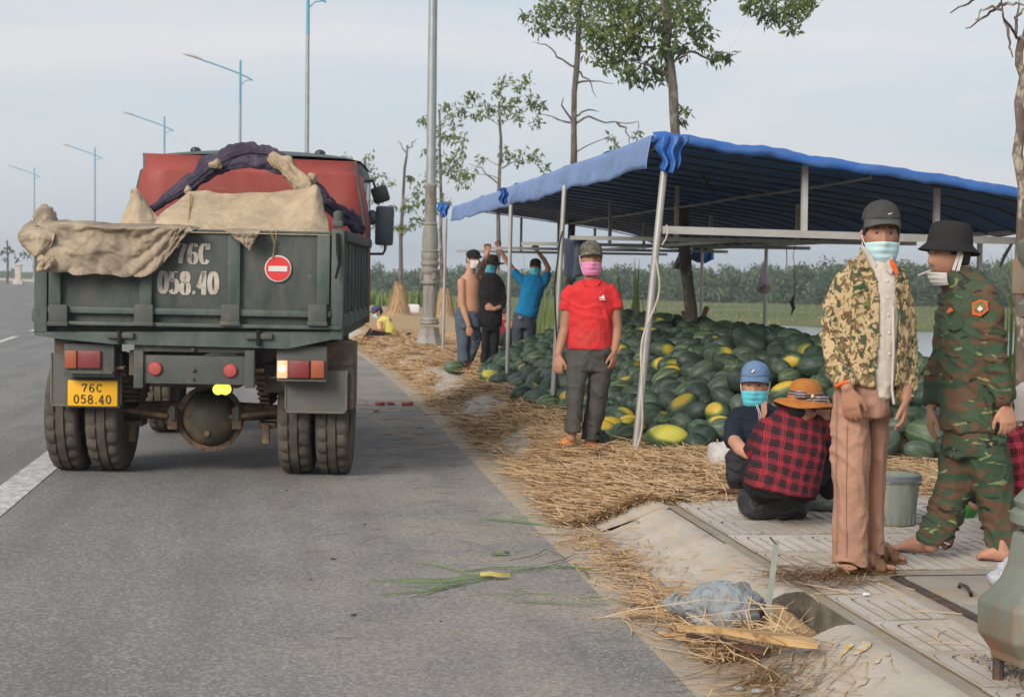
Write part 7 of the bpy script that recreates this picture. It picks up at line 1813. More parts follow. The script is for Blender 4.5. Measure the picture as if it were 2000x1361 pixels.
sh = p.garment('plaid_shirt', 'plaid', lambda mb: (p.stack(mb, [(794, 1536, 1584, .16, .04), (806, 1516, 1602, .23, .05), (828, 1495, 1611, .27, .05), (870, 1474, 1618, .31, .03), (920, 1460, 1606, .33, .0), (945, 1453, 1602, .345, -.01), (956, 1451, 1600, .35, -.01)]),
    p.limb(mb, [(1592, 832, .08, .07), (1610, 850, .12, .066), (1626, 864, .16, .062), (1624, 845, .2, .052), (1618, 832, .22, .046)], 1, 16), p.limb(mb, [(1500, 835, .08, .068), (1474, 880, .2, .06), (1495, 905, .32, .05)], 1, 16)), .0095, .012, (6, 6, 5), seed=73)
ht = p.hat('straw_hat', [(.001, .128), (.035, .127), (.06, .118), (.078, .095), (.085, .06), (.090, .028), (.094, .020), (.115, .014), (.140, .004), (.160, -.012), (.166, -.02)], .012, -.30, 'straw_hat', 1.08)
HT = p.T
def on_hat(a, z, lift=.004):          # a point on the crown, a degrees round it (90 is the back of the head)
    r = float(np.interp(z, [.02, .028, .06, .095, .118], [.094, .090, .085, .078, .06])) + lift; return HT @ Vector((math.cos(R_(a)) * r, math.sin(R_(a)) * r * 1.08, z))
AB = min(range(30, 150), key=lambda a: abs(pxof(on_hat(a, .035))[0] - 1584))
sg_ = 1 if pxof(on_hat(AB + 10, .035))[0] > 1584 else -1
def strip(name, pts, w_, par, mat='ribbon'):
    mb = MB()
    for a, b2 in zip(pts, pts[1:]): mb.bar(a, b2, w_, .005, side=UPV)
    return p.add(mb, name, mat, par, smooth=False)
for dlt, zz in ((-1, .048), (1, .056)):
    strip('ribbon_band', [on_hat(AB + sg_ * dlt * k * 12, .034 + (zz - .034) * k / 7) for k in range(8)], .026, ht)
for dx, dz, ln in ((-1, .15, .085), (1, -.25, .080), (-.55, -1.0, .060), (.75, -.9, .075)):
    c = on_hat(AB, .034, .012); e = c + (RV * dx + UPV * dz).normalized() * ln + TOV * .018; mb = MB(); mb.tube([c, c.lerp(e, .5) + TOV * .012, e], [.008, .018, .022], [.005, .008, .004], UPV if abs(dx) > abs(dz) else RV, 10, capk=.3); p.add(mb, 'bow_loop', 'ribbon', ht)
M['bead'] = pm('bead', (.62, .50, .30), None, 20, .3); mb = MB(); mb.ball(on_hat(AB, .034, .028), .011, 10, 8); p.add(mb, 'bow_bead', 'bead', ht)

# ------------------------------------------------------------ person in bright plaid at the right edge, white hat
f = G(2020, 990, FL); p = Person('person in bright red plaid with white hat sitting at the right edge, cut off', 8.1, f, vox=.009)
b = p.body; p.head(2030, 800, fdir(-100, -15), eyes=False, sc=1.0); p.limb(b, [(2028, 815, 0, .055), (2026, 845, 0, .09)]); p.stack(b, [(850, 1985, 2075, .22), (920, 1980, 2080, .26), (990, 1978, 2082, .30)])
p.limb(b, [(1992, 865, -.02, .05), (1972, 915, -.05, .045), (1962, 950, .1, .03)]); add_hand(b, p.p(1962, 950, .1), -RV - UPV * .4, -UPV, TOV, .4)
p.limb(b, [(2010, 985, 0, .09), (1940, 930, .35, .06), (1905, 985, .40, .04)]); p.limb(b, [(2040, 985, .2, .09), (1965, 930, .5, .06), (1940, 985, .5, .04)])
add_foot(b, G(1925, 975, FL), G(1896, 973, FL), FL); p.finish()
p.garment('plaid_shirt', 'plaid2', lambda mb: (p.stack(mb, [(832, 2005, 2055, .16), (842, 1985, 2075, .24), (880, 1968, 2085, .30), (930, 1966, 2085, .32), (982, 1968, 2085, .34)]), p.limb(mb, [(1996, 860, -.04, .07), (1975, 905, -.08, .064), (1966, 940, .05, .052)], 1, 16)), .011, .012, (6, 6, 5), seed=81)
p.garment('trousers', 'blackcl', lambda mb: (p.limb(mb, [(2010, 980, 0, .12), (1940, 932, .35, .075), (1910, 978, .40, .055)], 1, 16), p.limb(mb, [(2040, 980, .2, .12), (1965, 932, .5, .08), (1942, 980, .5, .055)], 1, 16)), .011, .009, seed=83)
p.hat('hatwhite', [(.001, .155), (.05, .152), (.080, .135), (.096, .09), (.104, .04), (.112, .02), (.128, -.01), (.134, -.018)], .008, .05, asp=1.1)
bpy.data.scenes.remove(RSC)
# ================================================================ WATERMELONS
def melon_mat(name, dark, mid, yellow=None, patch=.62, stripe=.5):
    mt, n, l, b = newmat(name); oi = n.new('ShaderNodeObjectInfo')
    t = n.new('ShaderNodeTexCoord'); sx = n.new('ShaderNodeSeparateXYZ'); l.new(t.outputs['Object'], sx.inputs[0])
    ang = mathn(n, l, 'ARCTAN2', sx.outputs[1], sx.outputs[2])
    off = n.new('ShaderNodeVectorMath'); off.operation = 'SCALE'; l.new(oi.outputs['Random'], off.inputs['Scale']); off.inputs[0].default_value = (9, 7, 5)
    ad = n.new('ShaderNodeVectorMath'); ad.operation = 'ADD'; l.new(t.outputs['Object'], ad.inputs[0]); l.new(off.outputs[0], ad.inputs[1])
    wob = nz_(n, l, ad.outputs[0], 14, 5, .65)
    wv = mathn(n, l, 'SINE', mathn(n, l, 'ADD', mathn(n, l, 'MULTIPLY', ang, 9.0), mathn(n, l, 'MULTIPLY', wob, 7.0)))
    col = mixc(n, l, mathn(n, l, 'MULTIPLY', ramp(n, l, wv, .35, .95), stripe), dark, mid)
    col = mixc(n, l, mathn(n, l, 'MULTIPLY', oi.outputs['Random'], .6), col, tuple(q * .62 for q in dark))
    col = mixc(n, l, mathn(n, l, 'MULTIPLY', ramp(n, l, nz_(n, l, ad.outputs[0], 7, 5), .42, .72), .36), col, (.14, .165, .135))
    if yellow:
        nn = n.new('ShaderNodeVectorMath'); nn.operation = 'NORMALIZE'
        sc_ = n.new('ShaderNodeVectorMath'); sc_.operation = 'MULTIPLY'; sc_.inputs[1].default_value = (.55, 1, 1); l.new(t.outputs['Object'], sc_.inputs[0]); l.new(sc_.outputs[0], nn.inputs[0])
        dt = n.new('ShaderNodeVectorMath'); dt.operation = 'DOT_PRODUCT'; l.new(nn.outputs[0], dt.inputs[0]); dt.inputs[1].default_value = (0.15, -.60, .78)
        d = mathn(n, l, 'ADD', dt.outputs['Value'], mathn(n, l, 'MULTIPLY', mathn(n, l, 'SUBTRACT', nz_(n, l, ad.outputs[0], 11, 4), .5), .30))
        col = mixc(n, l, ramp(n, l, d, patch - .12, patch), col, (.20, .24, .045)); col = mixc(n, l, ramp(n, l, d, patch + .02, patch + .10), col, yellow)
    l.new(col, b.inputs['Base Color']); b.inputs['Roughness'].default_value = .48; b.inputs['Specular IOR Level'].default_value = .32
    bump(n, l, b, nz_(n, l, ad.outputs[0], 22, 3), .06, .004); return mt
MEL = [melon_mat('melon_dark', (.023, .046, .031), (.080, .112, .064)), melon_mat('melon_mid', (.056, .088, .060), (.125, .165, .095), None, .6, .7),
       melon_mat('melon_yellow', (.040, .074, .042), (.10, .145, .065), (.53, .36, .05), .78), melon_mat('melon_striped', (.06, .105, .052), (.20, .25, .11), None, .6, .95),
       melon_mat('melon_yellow_green', (.05, .10, .035), (.16, .21, .06), (.50, .46, .07), .55, .8)]
def melon_mesh(i, n_, m_, seed):
    q = MB(); a = (.150, .142, .156, .128, .150)[i % 5]; r = (.103, .106, .096, .112, .098)[i % 5]
    q.ball((0, 0, 0), (r, r, a), n_, m_)
    vs = []
    for v in q.v:
        v = Vector(v); u = v.z / a; k = 1 + .035 * mnoise.noise(v * 9 + Vector((seed, 0, 0))) - .05 * max(0, u) ** 2 + .008 * math.cos(10 * math.atan2(v.y, v.x)) * (1 - u * u)
        vs.append(Vector((v.z, v.y * k, v.x * k)))         # long axis along x
    q.v = [tuple(v) for v in vs]
    if n_ > 14:
        q.tube([(a * .97, 0, 0), (a + .014, .003, .002), (a + .03, .010, .002)], [.006, .004, .003], n=6)
    return q.mesh('watermelon', smooth=True)
BND = [(2.42, 19.6), (2.50, 17.1), (2.56, 14.6), (2.66, 12.7), (2.82, 11.75), (3.15, 11.25), (3.7, 10.95), (4.3, 10.75), (5.2, 10.6), (6.1, 10.7), (6.35, 12), (6.35, 22.0), (5.4, 24.2), (3.7, 24.4), (2.9, 22.6)]
def segd(x, y):
    best = 9; n_ = len(BND)
    for i in range(n_):
        (ax, ay), (bx, by) = BND[i], BND[(i + 1) % n_]; dx, dy = bx - ax, by - ay; t = max(0, min(1, ((x - ax) * dx + (y - ay) * dy) / (dx * dx + dy * dy)))
        best = min(best, math.hypot(x - ax - dx * t, y - ay - dy * t))
    return best if inpoly((x, y), BND) else -best
def heap(x, y):
    d = segd(x, y)
    if d <= 0: return 0.0
    h = .70 * min(1, d / 1.75) ** .85 * (1 - .22 * max(0, min(1, (x - 4.2) / 2)))
    return max(0, h + .09 * mnoise.noise(Vector((x * 1.1, y * 1.1, 3))) * min(1, d / .8))
r_ = np.random.default_rng(77)
def scatter(n_try, mind, inset, zoff):
    pts = []; cell = {}
    for _ in range(n_try):
        x, y = r_.uniform(2.3, 6.4), r_.uniform(10.4, 24.5); d = segd(x, y)
        if d < inset: continue
        z = heap(x, y) + zoff
        if z < -.02: continue
        key = (int(x / mind), int(y / mind), int(z / mind)); ok = True
        for i in (-1, 0, 1):
            for j in (-1, 0, 1):
                for k in (-1, 0, 1):
                    for q in cell.get((key[0] + i, key[1] + j, key[2] + k), ()):
                        if (q[0] - x) ** 2 + (q[1] - y) ** 2 + (q[2] - z) ** 2 < mind * mind: ok = False; break
        if ok: cell.setdefault(key, []).append((x, y, z)); pts.append((x, y, z))
    return pts
top = scatter(52000, .172, .0, 0.0); low = scatter(16000, .21, .25, -.15)
hi = [melon_mesh(i, 20, 12, i * 3.1) for i in range(5)]; lo = [melon_mesh(i, 10, 7, i * 3.1) for i in range(5)]
for k in range(5): hi[k] = [hi[k]]
meshes = {}
def melon(pos, kind, shape, rot, sc, label=None, group=None):
    key = (kind, shape)
    if key not in meshes:
        me = hi[shape][0].copy(); me.name = 'watermelon'; me.materials.clear(); me.materials.append(MEL[kind]); meshes[key] = me
    o = bpy.data.objects.new('watermelon', meshes[key]); COL.objects.link(o); o.location = pos; o.rotation_euler = rot; o.scale = (sc, sc, sc)
    return tag(o, label, 'watermelon', group)
def seen(p):                     # in the picture and not deep behind the front ones
    x, y = pxof(p); return 930 < x < 2030
top = [t for t in top if seen(t)]
# the ones that show largest are objects of their own
def show(t):
    x, y, z = t; e = .35
    nx, ny = -(heap(x + e, y) - heap(x - e, y)) / (2 * e), -(heap(x, y + e) - heap(x, y - e)) / (2 * e); nrm = Vector((nx, ny, 1)).normalized(); v = Vector((-x, -y, 1.45 - z)); d = v.length
    return max(.06, nrm.dot(v / d)) / d ** 2
top.sort(key=show, reverse=True)
# keep clear of legs, poles and the trunk
def clear(t):
    for cx, cy, rad in ((4.44, 17.6, .14), (2.79, 21.9, .3), (3.4, 23.4, .32), (2.26, 20.6, .3)):
        if math.hypot(t[0] - cx, t[1] - cy) < rad: return False
    return True
top = [t for t in top if clear(t)]
def pick(): return int(r_.choice([0, 0, 0, 0, 0, 1, 1, 1, 2, 2, 3, 3]))
REG = [(1000, 'left of the third pole'), (1080, 'between third and second poles'), (1128, 'left of red shirt man'), (1196, 'behind the red shirt man'), (1262, 'left of the corner pole'), (1345, 'right of the corner pole'), (1430, 'left of the squatting man'), (1515, 'behind the squatting man'), (1612, 'behind the straw hat'), (1750, 'behind the jacket man'), (1835, 'between jacket man and soldier'), (9999, 'behind the soldier')]
KW = ['plain dark', 'grey green', 'yellow bellied', 'striped']; ORD = ['first', 'second', 'third', 'fourth', 'fifth', 'sixth', 'seventh', 'eighth', 'ninth', 'tenth', 'eleventh', 'twelfth']
names = {}
for t in top[:286]:
    k = pick(); sc = r_.uniform(.68, 1.04); z = .14 + t[2] + .075 * sc
    o = melon((t[0], t[1], z), k, int(r_.integers(5)), (r_.uniform(0, 6.3), r_.normal(0, .30), r_.uniform(0, 6.3)) if k != 2 else (r_.normal(0.1, .5), r_.normal(0, .3), r_.normal(.1, .9)), sc, None, KW[k] + ' watermelons in the heap')
    x_ = pxof((t[0], t[1], z))[0]; reg = next(w_ for lim, w_ in REG if x_ < lim); hgt = 'low in the heap' if t[2] < .24 else ('midway up the heap' if t[2] < .48 else 'high on the heap'); sz = 'large ' if sc > .96 else ('small ' if sc < .78 else '')
    names.setdefault('%s%s watermelon %s %s' % (sz, KW[k], hgt, reg), []).append((x_, o))
for words, lst in names.items():
    lst.sort(key=lambda e: e[0]); n_ = len(lst)
    for i, (x_, o) in enumerate(lst):
        o['label'] = words if n_ == 1 else words + (', ' + (('left one', 'right one')[i] if n_ == 2 else ('left one', 'middle one', 'right one')[i] if n_ == 3 else ORD[min(i, 11)] + ' from left'))
# loose ones at the foot of the heap, each with a place of its own
for px_, py_, k, shp, rot, sc, words in ((1302, 864, 4, 2, (0, 0, -.10), 1.12, 'yellow green watermelon lying alone on straw right of corner pole'),
    (1215, 853, 3, 1, (.5, .1, .9), .95, 'striped watermelon on the straw just left of the corner pole foot'), (1190, 838, 2, 0, (.1, 0, .1), .95, 'yellow bellied watermelon on straw right of the red shirt man trousers'),
    (1358, 868, 0, 3, (1, 0, 1.2), .8, 'small dark watermelon on straw between the yellow one and squatting man'), (1168, 862, 0, 3, (0, .2, 1.4), .8, 'dark watermelon half hidden right behind the red shirt man ankles'),
    (1022, 770, 0, 0, (1, 0, .2), .95, 'dark watermelon at the edge of the heap left of the second pole'), (1050, 778, 1, 2, (2, 0, .1), 1.0, 'long grey green watermelon on straw just left of the second pole'),
    (1072, 790, 3, 1, (0, 0, .2), .95, 'striped watermelon at the foot of the second tent pole'), (956, 732, 4, 1, (0, 0, .1), .9, 'yellow green watermelon lying out on straw before the third pole'),
    (978, 740, 1, 0, (1, 0, .0), .95, 'grey green watermelon lying out on straw left of the third pole'), (888, 712, 3, 2, (1, 0, .2), .95, 'striped watermelon on the straw behind the bare chested man'),
    (1172, 612 + 228, 2, 2, (.1, .1, -.2), .9, 'yellow bellied watermelon on straw close behind the red shirt man')):
    g = G(px_, py_ + 18, .14); melon((g.x, g.y, .14 + .088 * sc), k, shp, rot, sc, words)
rest = top[286:] + low
if rest:
    V, F, MI = [], [], []; base = 0; tri = []
    for me in lo: tri.append((np.array([v.co for v in me.vertices]), [tuple(p.vertices) for p in me.polygons]))
    vv, ff, mi = [], [], []
    for t in rest:
        co, fs = tri[int(r_.integers(5))]; sc = r_.uniform(.72, 1.02)
        m3 = np.array((Matrix.Rotation(r_.uniform(0, 6.3), 3, 'Z') @ Matrix.Rotation(r_.normal(0, .3), 3, 'Y') @ Matrix.Rotation(r_.uniform(0, 6.3), 3, 'X')))
        c2 = co @ m3.T * sc + np.array((t[0], t[1], .14 + t[2] + .075 * sc)); b0 = len(vv); vv += c2.tolist(); ff += [tuple(i + b0 for i in f) for f in fs]
        mi += [int(r_.choice([0, 0, 1, 2]))] * len(fs)
    me = bpy.data.meshes.new('watermelons'); me.from_pydata(vv, [], ff); me.polygons.foreach_set('use_smooth', [True] * len(ff)); me.polygons.foreach_set('material_index', mi)
    M['melon_s1'] = pm('melon_heap_dark', (.022, .044, .030), (.052, .085, .046), 12, .4); M['melon_s2'] = pm('melon_heap_mid', (.034, .062, .036), (.085, .125, .060), 12, .4); M['melon_s3'] = pm('melon_heap_yellow', (.026, .05, .032), (.06, .10, .046), 10, .4, c3=(.62, .42, .04), s3=4, t3=(.60, .66))
    for q in ('melon_s1', 'melon_s2', 'melon_s3'): me.materials.append(M[q])
    o = bpy.data.objects.new('watermelons', me); COL.objects.link(o); tag(o, kind='stuff')
# ================================================================ SMALL THINGS
def crumple(mb, f, seed, amp): mb.v = [tuple(Vector(p) * (1 + amp * (mnoise.noise(Vector(p) * f + Vector((seed, 0, 0))) + .6 * mnoise.noise(Vector(p) * f * 2.3 + Vector((0, seed, 0)))))) for p in mb.v]; return mb
def single(mb, name, mat, loc, label, cat, smooth=True, group=None):
    return tag(mb.build(name, M[mat] if isinstance(mat, str) else mat, loc=loc, smooth=smooth), label, cat, group)
def plastic(name, c, rough=.3, trans=.15, c2=None, spots=None):
    mt, n, l, b = newmat(name); v = coords(n, l); col = mixc(n, l, ramp(n, l, nz_(n, l, v, 9, 5), .35, .68), c, c2 or tuple(q * .7 for q in c))
    if spots:
        for i, (sc_, cl_) in enumerate(spots): col = mixc(n, l, ramp(n, l, nz_(n, l, coords(n, l, 'Object', (1, 1, 1), (i * 3.3, 1, 2)), sc_, 2), .63, .67), col, cl_)
    l.new(col, b.inputs['Base Color']); b.inputs['Roughness'].default_value = rough; b.inputs['Specular IOR Level'].default_value = .5
    bump(n, l, b, mathn(n, l, 'ADD', nz_(n, l, v, 16, 5, .6, 1.0), mathn(n, l, 'MULTIPLY', nz_(n, l, v, 45, 4, .6, 1.5), .5)), .9, .02)
    if trans:
        tr = n.new('ShaderNodeBsdfTranslucent'); l.new(col, tr.inputs[0]); ms = n.new('ShaderNodeMixShader'); ms.inputs[0].default_value = trans
        l.new(b.outputs[0], ms.inputs[1]); l.new(tr.outputs[0], ms.inputs[2]); l.new(ms.outputs[0], n['Material Output'].inputs[0])
    return mt
M['binbag'] = plastic('black_plastic_bag', (.022, .022, .025), .2, 0); M['greybag'] = plastic('grey_blue_plastic_bag', (.42, .455, .475), .3, .3, (.31, .345, .37), [(26, (.42, .26, .24)), (34, (.42, .36, .24))])
M['whitebag'] = plastic('white_cloth_bag', (.62, .57, .55), .8, .1); M['wbag2'] = plastic('white_plastic_bag', (.72, .74, .78), .35, .35)
M['floral'] = plastic('floral_bag', (.40, .44, .42), .6, .1, (.33, .37, .36), [(22, (.10, .30, .30)), (18, (.50, .22, .08)), (27, (.12, .26, .12)), (15, (.60, .52, .40))])
M['greenbag'] = plastic('green_plastic_bag', (.06, .38, .06), .35, .25); M['pinkbag'] = plastic('pinkish_plastic_bag', (.88, .78, .86), .35, .7, (.80, .70, .80))
M['bucket'] = pm('grey_bucket', (.21, .23, .20), (.16, .18, .16), 8, .6, .25, 40, c3=(.29, .285, .235), s3=9, t3=(.5, .68), stretch=(1, 1, .35)); M['bucketrim'] = pm('bucket_rim', (.17, .19, .20), (.12, .14, .15), 8, .55)
M['handlew'] = pm('pale_handle', (.55, .48, .43), None, 8, .6)
M['wood'] = pm('old_wood', (.52, .35, .17), (.40, .25, .11), 5, .85, .6, 18, stretch=(.35, 3, 3), c3=(.22, .12, .06), s3=5, t3=(.55, .7)); M['woodd'] = pm('dark_wet_wood', (.14, .065, .045), (.09, .045, .032), 5, .7, .5, 18, stretch=(.4, 3, 3))
M['galvstake'] = pm('zinc_angle', (.36, .38, .35), (.27, .29, .26), 9, .5, .2, 40, c3=(.16, .09, .06), s3=6, t3=(.60, .68), metal=.2)
# black bag the seated person sits on
g = G(1522, 1016, .14); mb = MB(); mb.ball((0, 0, 0), (1, 1, 1), 44, 30); mb.v = [(lambda k: (x * k * .192, y * k * .15, .083 + z * k * .083))(1 / (abs(x) ** 3.2 + abs(y) ** 3.2 + abs(z) ** 3.2) ** (1 / 3.2)) for x, y, z in mb.v]
mb.v = [(x * (1 + .10 * mnoise.noise(Vector((x * 9, y * 9, z * 9)))), y * (1 + .10 * mnoise.noise(Vector((x * 8, y * 8, z * 9 + 4)))), max(0.002, z + .018 * mnoise.noise(Vector((x * 14, y * 14, z * 16))) + .010 * math.sin(x * 60 + 9 * mnoise.noise(Vector((x * 6, y * 6, z * 10)))))) for x, y, z in mb.v]
for i in range(3): mb.tube([(.10 + .02 * i, -.03 + .03 * i, .13), (.16, -.04 + .03 * i, .165 + .02 * i), (.19 + .02 * i, -.05 + .03 * i, .15)], [.02, .012, .004], n=6)
single(mb, 'plastic_bag', 'binbag', g + Vector((0, .10, 0)), 'stuffed black plastic bag under the seated person in dark plaid', 'plastic bag')
# floral bag beside
g = G(1612, 1000, .14); mb = MB(); mb.bbox((0, 0, .13), (.26, .22, .26), .05); bm_ = mb
mb2 = MB(); mb2.ball((0, 0, .13), (.15, .12, .14), 28, 20); mb2.v = [(max(-.135, min(.135, x * 1.25)), max(-.11, min(.11, y * 1.25)), max(0, z * 1.05 + .012 * mnoise.noise(Vector((x * 16, y * 16, z * 16))))) for x, y, z in mb2.v]
crumple(mb2, 9, 2, .05); single(mb2, 'shopping_bag', 'floral', g + Vector((0, .1, 0)), 'pale floral patterned bag on pavement between plaid person and trousers', 'bag')
# white cloth bag by the squatting man
g = G(1408, 918, .16); mb = MB(); mb.ball((0, 0, .10), (.10, .09, .12), 26, 20); mb.tube([(.03, 0, .16), (.06, .02, .22), (.10, .03, .24)], [.05, .04, .03], n=12); mb.tube([(-.05, 0, .05), (-.10, -.02, .03)], [.05, .02], n=12)
crumple(mb, 8, 5, .20); single(mb, 'cloth_bag', 'whitebag', g + Vector((.02, .05, -.02)), 'crumpled white cloth bag beside the squatting man', 'bag')
# bucket
g = G(1762, 1030, .14); bt = thing('bucket', 'grey plastic bucket with pale handle standing behind the jacket man', 'bucket', (g.x, g.y + .13, .14))
mb = MB(); n_ = 48; prof = [(.100, .0), (.112, .004), (.116, .02), (.126, .14), (.132, .225), (.140, .232), (.142, .268), (.134, .27), (.128, .22), (.112, .03), (.0, .025)]
mb.lathe(prof, n_, close=False); mb.build('tub', M['bucket'], bt)
mb = MB(); mb.lathe([(.1425, .236), (.146, .24), (.146, .268), (.1425, .272), (.138, .272)], n_, close=False); mb.build('rim', M['bucketrim'], bt)
for i in range(22):
    mb = MB(); a = 2 * math.pi * i / 22; mb.bar((math.cos(a) * .115, math.sin(a) * .115, .006), (math.cos(a) * .119, math.sin(a) * .119, .06), .006, .005); mb.build('rib', M['bucket'], bt)
mb = MB(); mb.tube([(-.148 * math.cos(t), -.148 * math.sin(t) * .92, .228 + .012 * math.sin(t)) for t in [R_(x) for x in range(0, 181, 12)]], .0055, n=8); mb.build('handle', M['handlew'], bt)
for sx in (-1, 1): mb = MB(); mb.bbox((sx * .142, 0, .225), (.02, .03, .035), .006); mb.build('lug', M['bucketrim'], bt)
# green bag and sandal things at the far right
g = G(1888, 1012, .14); mb = MB(); mb.ball((0, 0, .08), (.09, .07, .10), 22, 16); crumple(mb, 10, 8, .22); single(mb, 'plastic_bag', 'greenbag', g + Vector((0, .05, 0)), 'small bright green plastic bag seen between the soldier legs', 'plastic bag')
g = G(1968, 1150, .14); mb = MB(); mb.ball((0, 0, .05), (.07, .06, .06), 24, 16); crumple(mb, 16, 3, .35); single(mb, 'plastic_bag', 'wbag2', g + Vector((0, .02, 0)), 'crumpled clear white plastic bag beside the rusty lamp foot', 'plastic bag')
# dark stick and scrap at the edge of the tiles
a, b_ = G(1276, 963, .165), G(1452, 962, .165); mb = MB(); mb.tube([a, a.lerp(b_, .05), a.lerp(b_, .5), b_], [.008, .02, .024, .026], n=10); single(mb, 'wooden_stick', 'woodd', (0, 0, 0), 'dark reddish wooden stick on the straw beside the squatting man', 'stick')
g = G(1344, 975, .145); mb = MB(); mb.ball((0, 0, .012), (.06, .03, .018), 18, 10); crumple(mb, 22, 6, .4); M['scrap'] = pm('green_grey_scrap', (.14, .19, .16), (.09, .16, .08), 18, .8); single(mb, 'rag', 'scrap', g, 'small grey green rag on the tiles before the stick', 'rag')
# ---- the drain: bag, boards, stake, straw
g = G(1430, 1212, .05); mb = MB(); mb.ball((0, 0, .035), (.155, .14, .115), 72, 48)
for i in range(5): mb.tube([(-.10 - .015 * i, .03 * i - .05, .03), (-.15 - .02 * i, .03 * i - .05, .06), (-.18, .03 * i - .04, .05 + .01 * i)], [.035, .022, .006], n=8)
crumple(mb, 6, 12, .20)
mb.v = [tuple(Vector(q) * (1 + .07 * (.4 - abs(mnoise.noise(Vector(q) * 16 + Vector((3, 1, 0))) * 2.2)) + .04 * (.4 - abs(mnoise.noise(Vector(q) * 38) * 2.2)))) for q in mb.v]; single(mb, 'plastic_bag', 'greybag', g + Vector((-.02, .06, .00)), 'crumpled grey blue plastic bag stuffed in the broken drain opening', 'plastic bag')
a, b_ = G(1322, 1226, .11), G(1592, 1256, .125)
mb = MB(); pts = [a, a.lerp(b_, .3) + Vector((0, 0, .012)), a.lerp(b_, .6) + Vector((0, 0, .006)), a.lerp(b_, .85) + Vector((0, .01, .0)), b_]
for i, (w0, w1, h0, h1) in enumerate(((.028, .036, .02, .022), (.036, .06, .022, .026), (.06, .10, .026, .028), (.10, .085, .028, .022))):
    p0, p1 = pts[i], pts[i + 1]; s_ = Vector((.12, 1, 0)).normalized(); vs = []
    for p_, w_, h_ in ((p0, w0, h0), (p1, w1, h1)): vs += [p_ - s_ * w_ / 2 - UPV * h_ / 2, p_ + s_ * w_ / 2 - UPV * h_ / 2, p_ + s_ * w_ / 2 + UPV * h_ / 2, p_ - s_ * w_ / 2 + UPV * h_ / 2]
    mb.add(vs, [(0, 1, 5, 4), (1, 2, 6, 5), (2, 3, 7, 6), (3, 0, 4, 7)] + ([(0, 3, 2, 1)] if i == 0 else []) + ([(4, 5, 6, 7)] if i == 3 else []))
o_ = a.copy(); o = mb.build('wooden_board', M['wood'], None, o_, 'auto', o_); tag(o, 'long split pale wooden board lying across the drain opening', 'board')
a, b_ = G(1345, 1240, .06), G(1500, 1272, .05); mb = MB(); mb.bar(a, b_, .045, .02, side=Vector((.2, 1, 0))); o_ = a.copy(); o = mb.build('wooden_board', M['woodd'], None, o_, 'auto', o_); tag(o, 'dark wooden board under the pale one in the drain', 'board')
a, b_ = G(1288, 1238, .02), G(1345, 1244, .02); mb = MB(); mb.tube([a, a.lerp(b_, .5), b_], [.010, .013, .012], n=8); o_ = a.copy(); o = mb.build('wooden_stick', M['wood'], None, o_, 'auto', o_); tag(o, 'short stick on the gutter at the left end of the boards', 'stick')
g = G(1498, 1190, .10); D = Dof(g); st = thing('steel_stake', 'pale zinc angle iron stake standing upright in the drain', 'stake', g); a, b_ = P(1499, 1200, D), P(1517, 1056, D)
for off, w_, h_ in ((Vector((0, 0, 0)), .024, .004), (Vector((.010, .010, 0)), .004, .022)): mb = MB(); mb.bar(a + off, b_ + off, w_, h_, side=RV); mb.build('flange', M['galvstake'], st, g, smooth=False)
mb = MB(); mb.tube([P(1516, 1062, D), P(1510, 1056, D), P(1504, 1049, D)], .004, n=6); mb.build('wire', M['iron'], st, g)
def pit_straw(r):
    return min(2.08, max(1.6, r.normal(1.72, .15))), min(6.35, max(5.78, r.normal(5.98, .18))), r.uniform(-.12, .03)
stalks('straw', 620, pit_straw, (.08, .30), (.003, .006), M['straw'], 71, .02, .3)
stalks('straw', 90, lambda r: (r.normal(1.76, .16), r.normal(5.92, .14), r.uniform(.0, .07)), (.12, .42), (.003, .0055), M['straw_pale'], 72, .05, .25)
stalks('straw', 260, lambda r: (lambda x, y: (x, y, kz(x, y)))(r.normal(1.62, .12), r.normal(6.6, .25)), (.06, .28), (.003, .0055), M['straw'], 73, .02, .3)
mb = MB(); mb.grid(lambda u, v: (1.57 + .56 * u, PIT0 + .01 + (PIT1 - PIT0 - .02) * v, -.07 + .13 * mnoise.noise(Vector((u * 4, v * 5, 1))) + .10 * v), 16, 20)
tag(mb.build('straw_mat', M['straw_bed'], smooth=True, fix=False), kind='stuff')
# bits of litter
M['foil'] = pm('silver_foil', (.55, .56, .58), (.35, .36, .38), 40, .3, .6, 60, metal=.4); M['paper'] = pm('white_paper', (.72, .70, .70), (.6, .6, .62), 20, .8); M['packet'] = pm('blue_white_packet', (.62, .64, .68), (.05, .09, .25), 26, .5)
def scrap(px_, py_, sz, mat, label, name='litter_scrap', cat='litter', seed=1, z=None, group=None):
    g = G(px_, py_, .0 if z is None else z); g.z = kz(g.x, g.y) if z is None else z; q = MB(); q.ball((0, 0, sz * .3), (sz, sz * .7, sz * .35), 12, 8); crumple(q, 1.1 / sz, seed, .4); return single(q, name, mat, g, label, cat, 'auto', group)
scrap(1384, 1262, .035, 'packet', 'blue and white packet lying in the drain straw', seed=2, z=-.02)
for i, (x, y, s_) in enumerate(((1444, 1346, .022), (1480, 1352, .025), (1540, 1318, .018), (1577, 1307, .02), (1532, 1352, .016), (1556, 1340, .014), (1548, 1356, .018))): scrap(x, y, s_, 'foil', 'small silver foil scrap in the gutter straw below the boards', seed=i + 3, group='foil scraps below the drain')
scrap(1690, 1162, .016, 'paper', 'tiny white paper scrap on the dirt strip before the sandals', seed=9, z=.145); scrap(1282, 1121, .02, 'wbag2', 'small clear plastic cup scrap on the kerb straw', seed=4); scrap(968, 885, .035, 'wbag2', 'thin white plastic scrap on straw at the kerb edge', seed=6)
scrap(1243, 893, .07, 'wbag2', 'clear plastic sheet scrap round the foot of the corner pole', seed=7, z=.15)
